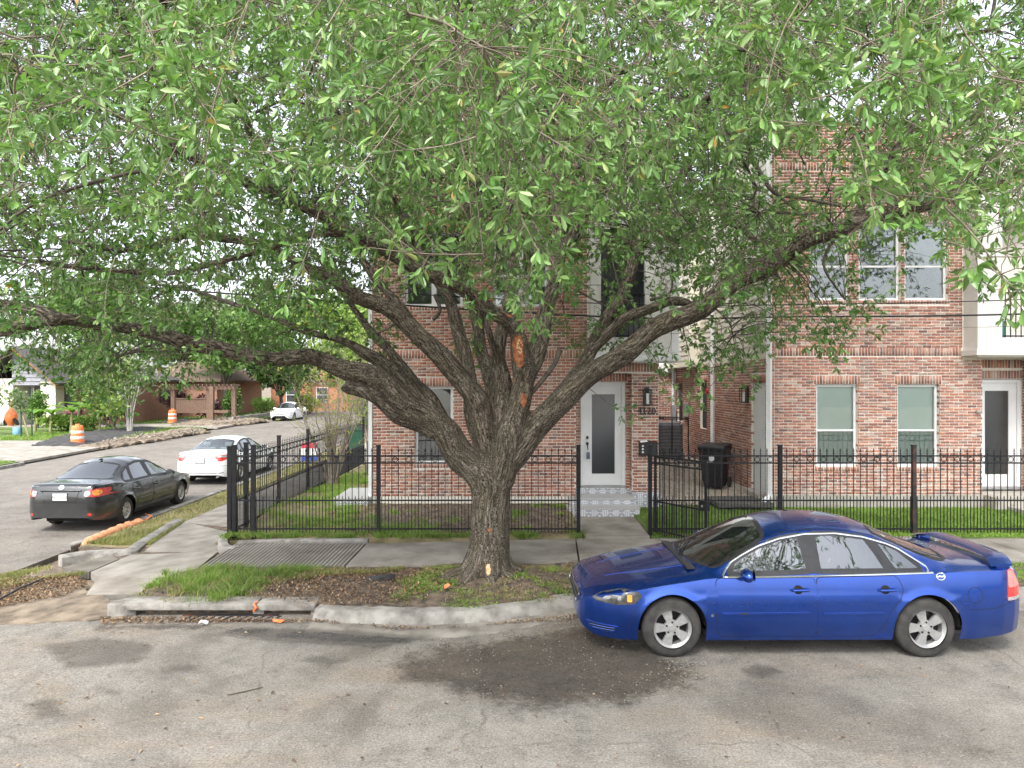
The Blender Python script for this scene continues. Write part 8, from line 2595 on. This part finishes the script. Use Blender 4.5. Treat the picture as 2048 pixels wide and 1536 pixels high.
for i in range(n):
    z0, z1 = 2.95 + i * .26, 2.95 + (i + 1) * .26 - .02
    if z0 > az - .35: break
    f0, f1 = max(0, (z0 - 3.0) / (az - 3.0)), max(0, (z1 - 3.0) / (az - 3.0))
    xa0, xb0 = max(Xp(24, Y1), lx + (ax - lx) * f0), rx_ - .35 - (rx_ - .35 - ax) * f0
    xa1, xb1 = max(Xp(24, Y1), lx + (ax - lx) * f1), rx_ - .35 - (rx_ - .35 - ax) * f1
    MB().add([(xa0, Y1 - .02, z0), (xb0, Y1 - .02, z0), (xb1, Y1 + .02, z1), (xa1, Y1 + .02, z1), (xa0, Y1 + .2, z0), (xb0, Y1 + .2, z0), (xb1, Y1 + .2, z1), (xa1, Y1 + .2, z1)], [(0, 1, 2, 3), (4, 5, 6, 7), (0, 1, 5, 4), (1, 2, 6, 5), (2, 3, 7, 6), (3, 0, 4, 7)]).build('siding_board', M_GSID, g1)
rf = MB()
for (xa, za, xb, zb_) in ((lx, 3.05, ax, az + .02), (rx_ + .25, 2.95, ax, az + .02)):
    rf.add([(xa, Y1 - .7, za), (xb, Y1 - .7, zb_), (xb, Y1 + 9, zb_), (xa, Y1 + 9, za), (xa, Y1 - .7, za + .14), (xb, Y1 - .7, zb_ + .14), (xb, Y1 + 9, zb_ + .14), (xa, Y1 + 9, za + .14)], [(0, 1, 2, 3), (4, 5, 6, 7), (0, 1, 5, 4), (1, 2, 6, 5), (2, 3, 7, 6), (3, 0, 4, 7)])
ro = rf.build('roof', M_ROOF, g1)
sf = MB()
sf.add([(rx_ + .2, Y1 - .66, 2.96), (ax, Y1 - .66, az - .01), (ax, Y1 + .0, az - .01), (rx_ + .2, Y1 + .0, 2.96), (rx_ + .2, Y1 - .66, 2.90), (ax, Y1 - .66, az - .07), (ax, Y1 + .0, az - .07), (rx_ + .2, Y1, 2.90)], [(0, 1, 2, 3), (4, 5, 6, 7), (0, 1, 5, 4), (1, 2, 6, 5), (3, 0, 4, 7)])
sf.build('soffit', M_OSOF, ro)
wx0, wx1 = Xp(43, Y1 + 1.5), Xp(64, Y1 + 1.5)
w_ = MB(); a, b_, c_, d_ = wx0, wx1, Zp(822, Y1 + 1.5), Zp(771, Y1 + 1.5); f_ = .07
for q in ((a, a + f_, c_, d_), (b_ - f_, b_, c_, d_), (a + f_, b_ - f_, c_, c_ + f_), (a + f_, b_ - f_, d_ - f_, d_), (a + f_, b_ - f_, (c_ + d_) / 2 - .04, (c_ + d_) / 2 + .04)): w_.box(q[0], q[1], Y1 + 1.5, Y1 + 1.58, q[2], q[3])
wo = w_.build('window', M_WHITE, g1)
MB().box(a + f_, b_ - f_, Y1 + 1.54, Y1 + 1.56, c_ + f_, d_ - f_).build('pane', M_FGLASS, wo)
MB().tube([(Xp(67, Y1 + 1), Y1 + 1.0, 2.9), (Xp(67, Y1 + 1), Y1 + 1.0, .5)], .05, 6).build('downspout', M_WHITE, g1)
vs, fs = text_mesh('1705', .42, .02)
tag(MB().add([(x + Xp(87, Y1), y + Y1 - .03, z + Zp(793, Y1)) for x, y, z in vs], fs).build('house_number', M_BLACKP), 'dark house number on the pier of the gabled house', 'house number')

def block_house(name, label, x0, x1, y0, y1, zt, wallm, roofm, ridge, wins=(), cols=()):
    t = thing(name, label, 'house', ((x0 + x1) / 2, y0, .25))
    MB().box(x0, x1, y0, y1, .1, zt).build('wall', wallm, t)
    e = .5; ym = (y0 + y1) / 2
    MB().add([(x0 - e, y0 - e, zt), (x1 + e, y0 - e, zt), (x1 + e, y1 + e, zt), (x0 - e, y1 + e, zt), (x0 - e, y0 - e, zt + .15), (x1 + e, y0 - e, zt + .15), (x1 + e, y1 + e, zt + .15), (x0 - e, y1 + e, zt + .15), (x0 + 1.5, ym, ridge), (x1 - 1.5, ym, ridge)],
             [(0, 3, 2, 1), (0, 1, 5, 4), (1, 2, 6, 5), (2, 3, 7, 6), (3, 0, 4, 7), (4, 5, 9, 8), (5, 6, 9), (6, 7, 8, 9), (7, 4, 8)]).build('roof', roofm, t)
    for (a, b, c, d) in wins:
        w = MB(); f = .07
        for q in ((a, a + f, c, d), (b - f, b, c, d), (a + f, b - f, c, c + f), (a + f, b - f, d - f, d), (a + f, b - f, (c + d) / 2 - .03, (c + d) / 2 + .03)): w.box(q[0], q[1], y0 - .06, y0 + .02, q[2], q[3])
        wo = w.build('window', M_WHITE, t)
        MB().box(a + f, b - f, y0 - .03, y0 - .015, c + f, d - f).build('pane', mat('far_dark_glass', (.04, .045, .05), (.09, .10, .10), 2, .2), wo)
    for (cx, w, m) in cols:
        MB().box(cx - w, cx + w, y0 - 1.0, y0 - 1.0 + 2 * w, .2, zt).build('column', m, t)
    return t
M_GPOST = mat('grey_blue_paint', (.36, .38, .43), (.44, .46, .5), 5, .6)
block_house('brick_house', 'brown brick house beside the cream gabled one', -32.5, -27.5, 48.0, 56, 3.2, M_FB1, M_ROOF, 4.6)
block_house('brick_house', 'long brown brick house with grey porch column behind the pergola', -31.0, -24.2, 56.0, 66, 3.2, M_FB1, mat('brown_shingle', (.10, .07, .05), (.17, .12, .09), 5, .9), 5.0, [(-29.4, -28.4, 1.0, 2.7), (-30.5, -29.9, 1.2, 2.7)], [(-29.6, .16, M_GPOST), (-29.0, .06, M_GPOST)])
block_house('brick_house', 'orange brick house seen through the pergola', -24.0, -15.5, 68, 76, 3.4, M_FB2, mat('orange_clay_shingle', (.35, .13, .06), (.45, .19, .09), 5, .9), 5.2, [(-22.5, -21.3, 1.2, 2.7), (-19.5, -18.3, 1.2, 2.7)], [(-20.4, .25, M_FB2)])

# pergola with board panel and bench bay
M_PWOOD = mat('brown_stained_timber', (.11, .065, .045), (.19, .12, .085), 6, .75, bump=.4, bscale=14, stretch=(5, 5, 1))
Yq = 50.5
pg = thing('wooden_pergola', 'brown timber pergola with board panel and bench across the street', 'pergola', (Xp(408, Yq), Yq, .3))
for px in (347, 418, 438, 468):
    x = Xp(px, Yq); w = .14
    MB().box(x - w, x + w, Yq - w + (0.0 if px != 438 else -1.2), Yq + w + (0.0 if px != 438 else -1.2), .2, 2.85).build('post', M_PWOOD, pg)
MB().box(Xp(340, Yq), Xp(472, Yq), Yq - .2, Yq - .15, 2.62, 2.86).build('beam', M_PWOOD, pg)
MB().box(Xp(340, Yq), Xp(472, Yq), Yq + .15, Yq + .2, 2.62, 2.86).build('beam', M_PWOOD, pg)
for i in range(17):
    x = Xp(341 + i * 8.1, Yq)
    MB().box(x - .03, x + .03, Yq - .75, Yq + .75, 2.865, 3.02).build('rafter', M_PWOOD, pg)
n = 16
for i in range(n):
    a = Xp(350, Yq) + i * (Xp(415, Yq) - Xp(350, Yq)) / n; b = a + (Xp(415, Yq) - Xp(350, Yq)) / n - .012
    MB().box(a, b, Yq - .03, Yq + .03, .98, 1.90).build('board', M_PWOOD, pg)
MB().box(Xp(349, Yq), Xp(416, Yq), Yq - .07, Yq + .07, 1.905, 1.99).build('cap_rail', M_PWOOD, pg)
MB().box(Xp(349, Yq), Xp(416, Yq), Yq - .07, Yq + .07, .89, .975).build('bottom_rail', M_PWOOD, pg)
MB().box(Xp(420, Yq), Xp(470, Yq), Yq - 1.2, Yq - .75, 1.05, 1.13).box(Xp(420, Yq), Xp(470, Yq), Yq - 1.25, Yq - 1.2, .95, 1.13).build('bench_seat', M_PWOOD, pg)
for px in (432, 462):
    x = Xp(px, Yq - 1); MB().tube([(x, Yq - 1, 1.04), (x + .5, Yq - 1, .45)], .06, 4).build('brace', M_PWOOD, pg)
MB().box(Xp(385, Yq - 1), Xp(430, Yq - 1), Yq - 1.6, Yq - .9, .25, .42).build('deck', M_PWOOD, pg)

# low stone edging behind the far footpath
le = thing('stone_edging', 'low grey stone edging wall beside the far lawn', 'low wall', (-20.4, 56, .3))
for i in range(14):
    y = 49.5 + i * 1.0
    MB().rbox(-20.6 + .02 * (i % 3), -20.2, y, y + .96, .2, .2 + .42 + .03 * (i % 2), .03).build('stone', M_KERB, le)

# twin mailbox
zm_ = gz(-27.6, 42.8) + .12
mm = thing('mailbox', 'twin burgundy mailbox on two dark posts across the street', 'mailbox', (-27.6, 42.8, zm_))
prof = [(-.12, 0), (.12, 0), (.12, .14)] + [(.12 * math.cos(t), .14 + .10 * math.sin(t)) for t in np.linspace(0, math.pi, 9)[1:-1]] + [(-.12, .14)]
M_BURGP = mat('burgundy_paint', (.12, .035, .045), (.18, .06, .07), 7, .5)
for i in range(2):
    MB().prism([(42.8 + a * 1.2, zm_ + 1.05 + b) for a, b in prof], 'x', -28.05 + i * .52, -27.55 + i * .52).build('box', M_BURGP, mm)
for x in (-27.75, -27.25): MB().box(x - .06, x + .06, 42.74, 42.86, zm_ - .1, zm_ + 1.05).build('post', mat('grey_green_post', (.05, .065, .06), (.08, .10, .09), 6, .7), mm)
MB().box(-28.08, -27.0, 42.7, 42.9, zm_ + .99, zm_ + 1.048).build('shelf', M_BURGP, mm)

# traffic drums
M_WBAND = mat('reflective_white_band', (.55, .53, .50), (.72, .70, .66), 14, .5)
def drum(label, p):
    t = thing('traffic_drum', label, 'traffic drum', p, 0, 'orange and white traffic drums')
    prof = [(.001, .0), (.36, .0), (.36, .06), (.30, .065), (.295, .25), (.287, .252), (.285, .44), (.277, .442), (.274, .63), (.266, .632), (.262, .80), (.252, .802), (.245, .90), (.22, .935), (.001, .94)]
    MB().lathe(prof, 28).build('body', M_ORANGE, t, world=False, smooth=True)
    MB().lathe([(.37, .0), (.38, .02), (.36, .075), (.31, .085)], 28).build('base_ring', M_ORANGE, t, world=False, smooth=True)
    for z in (.28, .56):
        MB().lathe([(.303 - z * .042, z - .0), (.305 - z * .042, z + .005), (.300 - z * .042, z + .13), (.297 - z * .042, z + .135)], 28).build('band', M_WBAND, t, world=False, smooth=True)
    MB().rbox(-.11, .11, -.025, .025, .93, 1.02, .012).build('handle', M_ORANGE, t, world=False)
    return t
drum('orange and white traffic drum by the near tar heap', G(155, 889, .12))
drum('orange and white traffic drum on the lawn left of the pergola', G(345, 846, .12))

# orange sediment sock against the kerb, under the tail of the black car
mb = MB()
pth = smooth_path([tuple(p) for p in GP([(165, 1090), (188, 1079), (212, 1069), (238, 1058), (262, 1050), (292, 1041)], .06)], 6)
rads = [.02 + (.095 + .02 * math.sin(i * 1.7) + .012 * math.sin(i * 3.1)) * min(1, i / 3, (len(pth) - 1 - i) / 3) for i in range(len(pth))]
mb.tube(pth, rads, 12)
mb.v = [(x, y, gz(x, y) + .012 + max(0, (z - gz(x, y)) * .75)) for x, y, z in mb.v]
so_ = thing('sediment_sock', 'wrinkled orange mesh sock lying along the kerb behind the black car', 'sediment sock', pth[0])
mb.build('sock', mat('orange_mesh_fabric', (.62, .20, .09), (.80, .36, .20), 30, .85, bump=.8, bscale=45, bdist=.02), so_, smooth='all')
MB().tube([pth[-1] + np.array([0, 0, .02]), pth[-1] + np.array([.05, .15, .08]), pth[-1] + np.array([-.28, .5, .06])], [.02, .012, .008], 5).build('tie', M_ORANGE, so_)

# orange pump assembly in front of the cream house
op = thing('pump', 'orange pump with pale ribbed pipe on a blue drum before the cream house', 'pump', (-30.0, 39.5, gz(-30, 39.5) + .12))
zq = gz(-30, 39.5) + .12
MB().lathe([(.001, 2.05), (.09, 2.05), (.09, 1.6), (.16, 1.5), (.30, 1.25), (.32, 1.0), (.20, .75), (.12, .6), (.001, .6)], 20, (-29.0, 39.5, zq - .1)).build('body', M_ORANGE, op, smooth=True)
MB().tube([(-28.85, 39.4, zq + .95), (-28.6, 39.4, zq + .75), (-28.55, 39.4, zq + .55)], .10, 10).build('spout', M_DARK, op, smooth=True)
pr = []
for i in range(22): pr.append((.20 + (.03 if i % 2 else 0), i * .07))
MB().lathe(pr, 18, (-30.75, 39.5, zq + .72), 'x').build('ribbed_pipe', mat('pale_pipe', (.45, .45, .44), (.6, .6, .58), 5, .6), op, smooth=True)
MB().lathe([(.001, .42), (.22, .42), (.23, .40), (.23, .02), (.22, 0), (.001, 0)], 20, (-28.55, 39.4, zq)).build('blue_drum', mat('blue_plastic', (.16, .34, .55), (.24, .42, .62), 6, .5), op, smooth=True)
MB().lathe([(.001, .26), (.30, .26), (.30, 0), (.001, 0)], 18, (-30.4, 39.4, zq + .98)).build('cap', M_ORANGE, op, smooth=True)

# yard sign behind the side fence
sg = thing('yard_sign', 'red white and blue yard sign standing behind the side fence', 'sign', (-7.0, 23.6, gz(-7, 23.6) + .1))
sz = gz(-7, 23.6) + .1
for i, (a, b, m) in enumerate(((.62, .80, mat('sign_red', (.55, .03, .05), (.62, .06, .08), 8, .5)), (.34, .62, M_WHITE), (.18, .34, mat('sign_blue', (.03, .07, .32), (.05, .10, .4), 8, .5)))):
    MB().box(-7.28, -6.72, 23.58, 23.61, sz + a + .25, sz + b + .248).build('panel', m, sg)
for x in (-7.25, -6.75): MB().box(x - .012, x + .012, 23.62, 23.64, sz - .1, sz + 1.04).build('stake', M_IRON, sg)
ub = thing('utility_box', 'dark grey utility box standing by the brick corner', 'utility box', (-4.35, 21.5, .2))
MB().rbox(-4.55, -4.2, 21.3, 21.7, .2, 1.25, .03).build('cabinet', mat('dark_grey_cabinet', (.07, .08, .085), (.11, .12, .13), 7, .5), ub, smooth=True)
MB().box(-4.52, -4.23, 21.28, 21.298, .9, .93).build('louvre', M_DARK, ub)

# overhead cables
def cable(label, pts, Y, r):
    p = [P(x, y, Y) for x, y in pts]
    return tag(MB().tube([Vector(q) for q in smooth_path(p, 8)], r, 6).build('cable', M_BLACKP, smooth=True), label, 'cable')
cable('thick black overhead cable crossing in front of both brick houses', [(-1400, 430), (-300, 520), (300, 575), (830, 612), (1300, 637), (1550, 634), (2048, 628), (2700, 600), (3600, 540)], 14.0, .020)
cable('thinner black overhead cable below the upper windows', [(-1400, 390), (-300, 490), (300, 545), (830, 588), (1300, 610), (1600, 609), (2048, 599), (2700, 565), (3600, 500)], 14.0, .011)
cable('hair thin overhead wire in front of the white bay', [(1300, 668), (1650, 662), (1900, 655), (2048, 652), (2700, 630)], 14.2, .004)
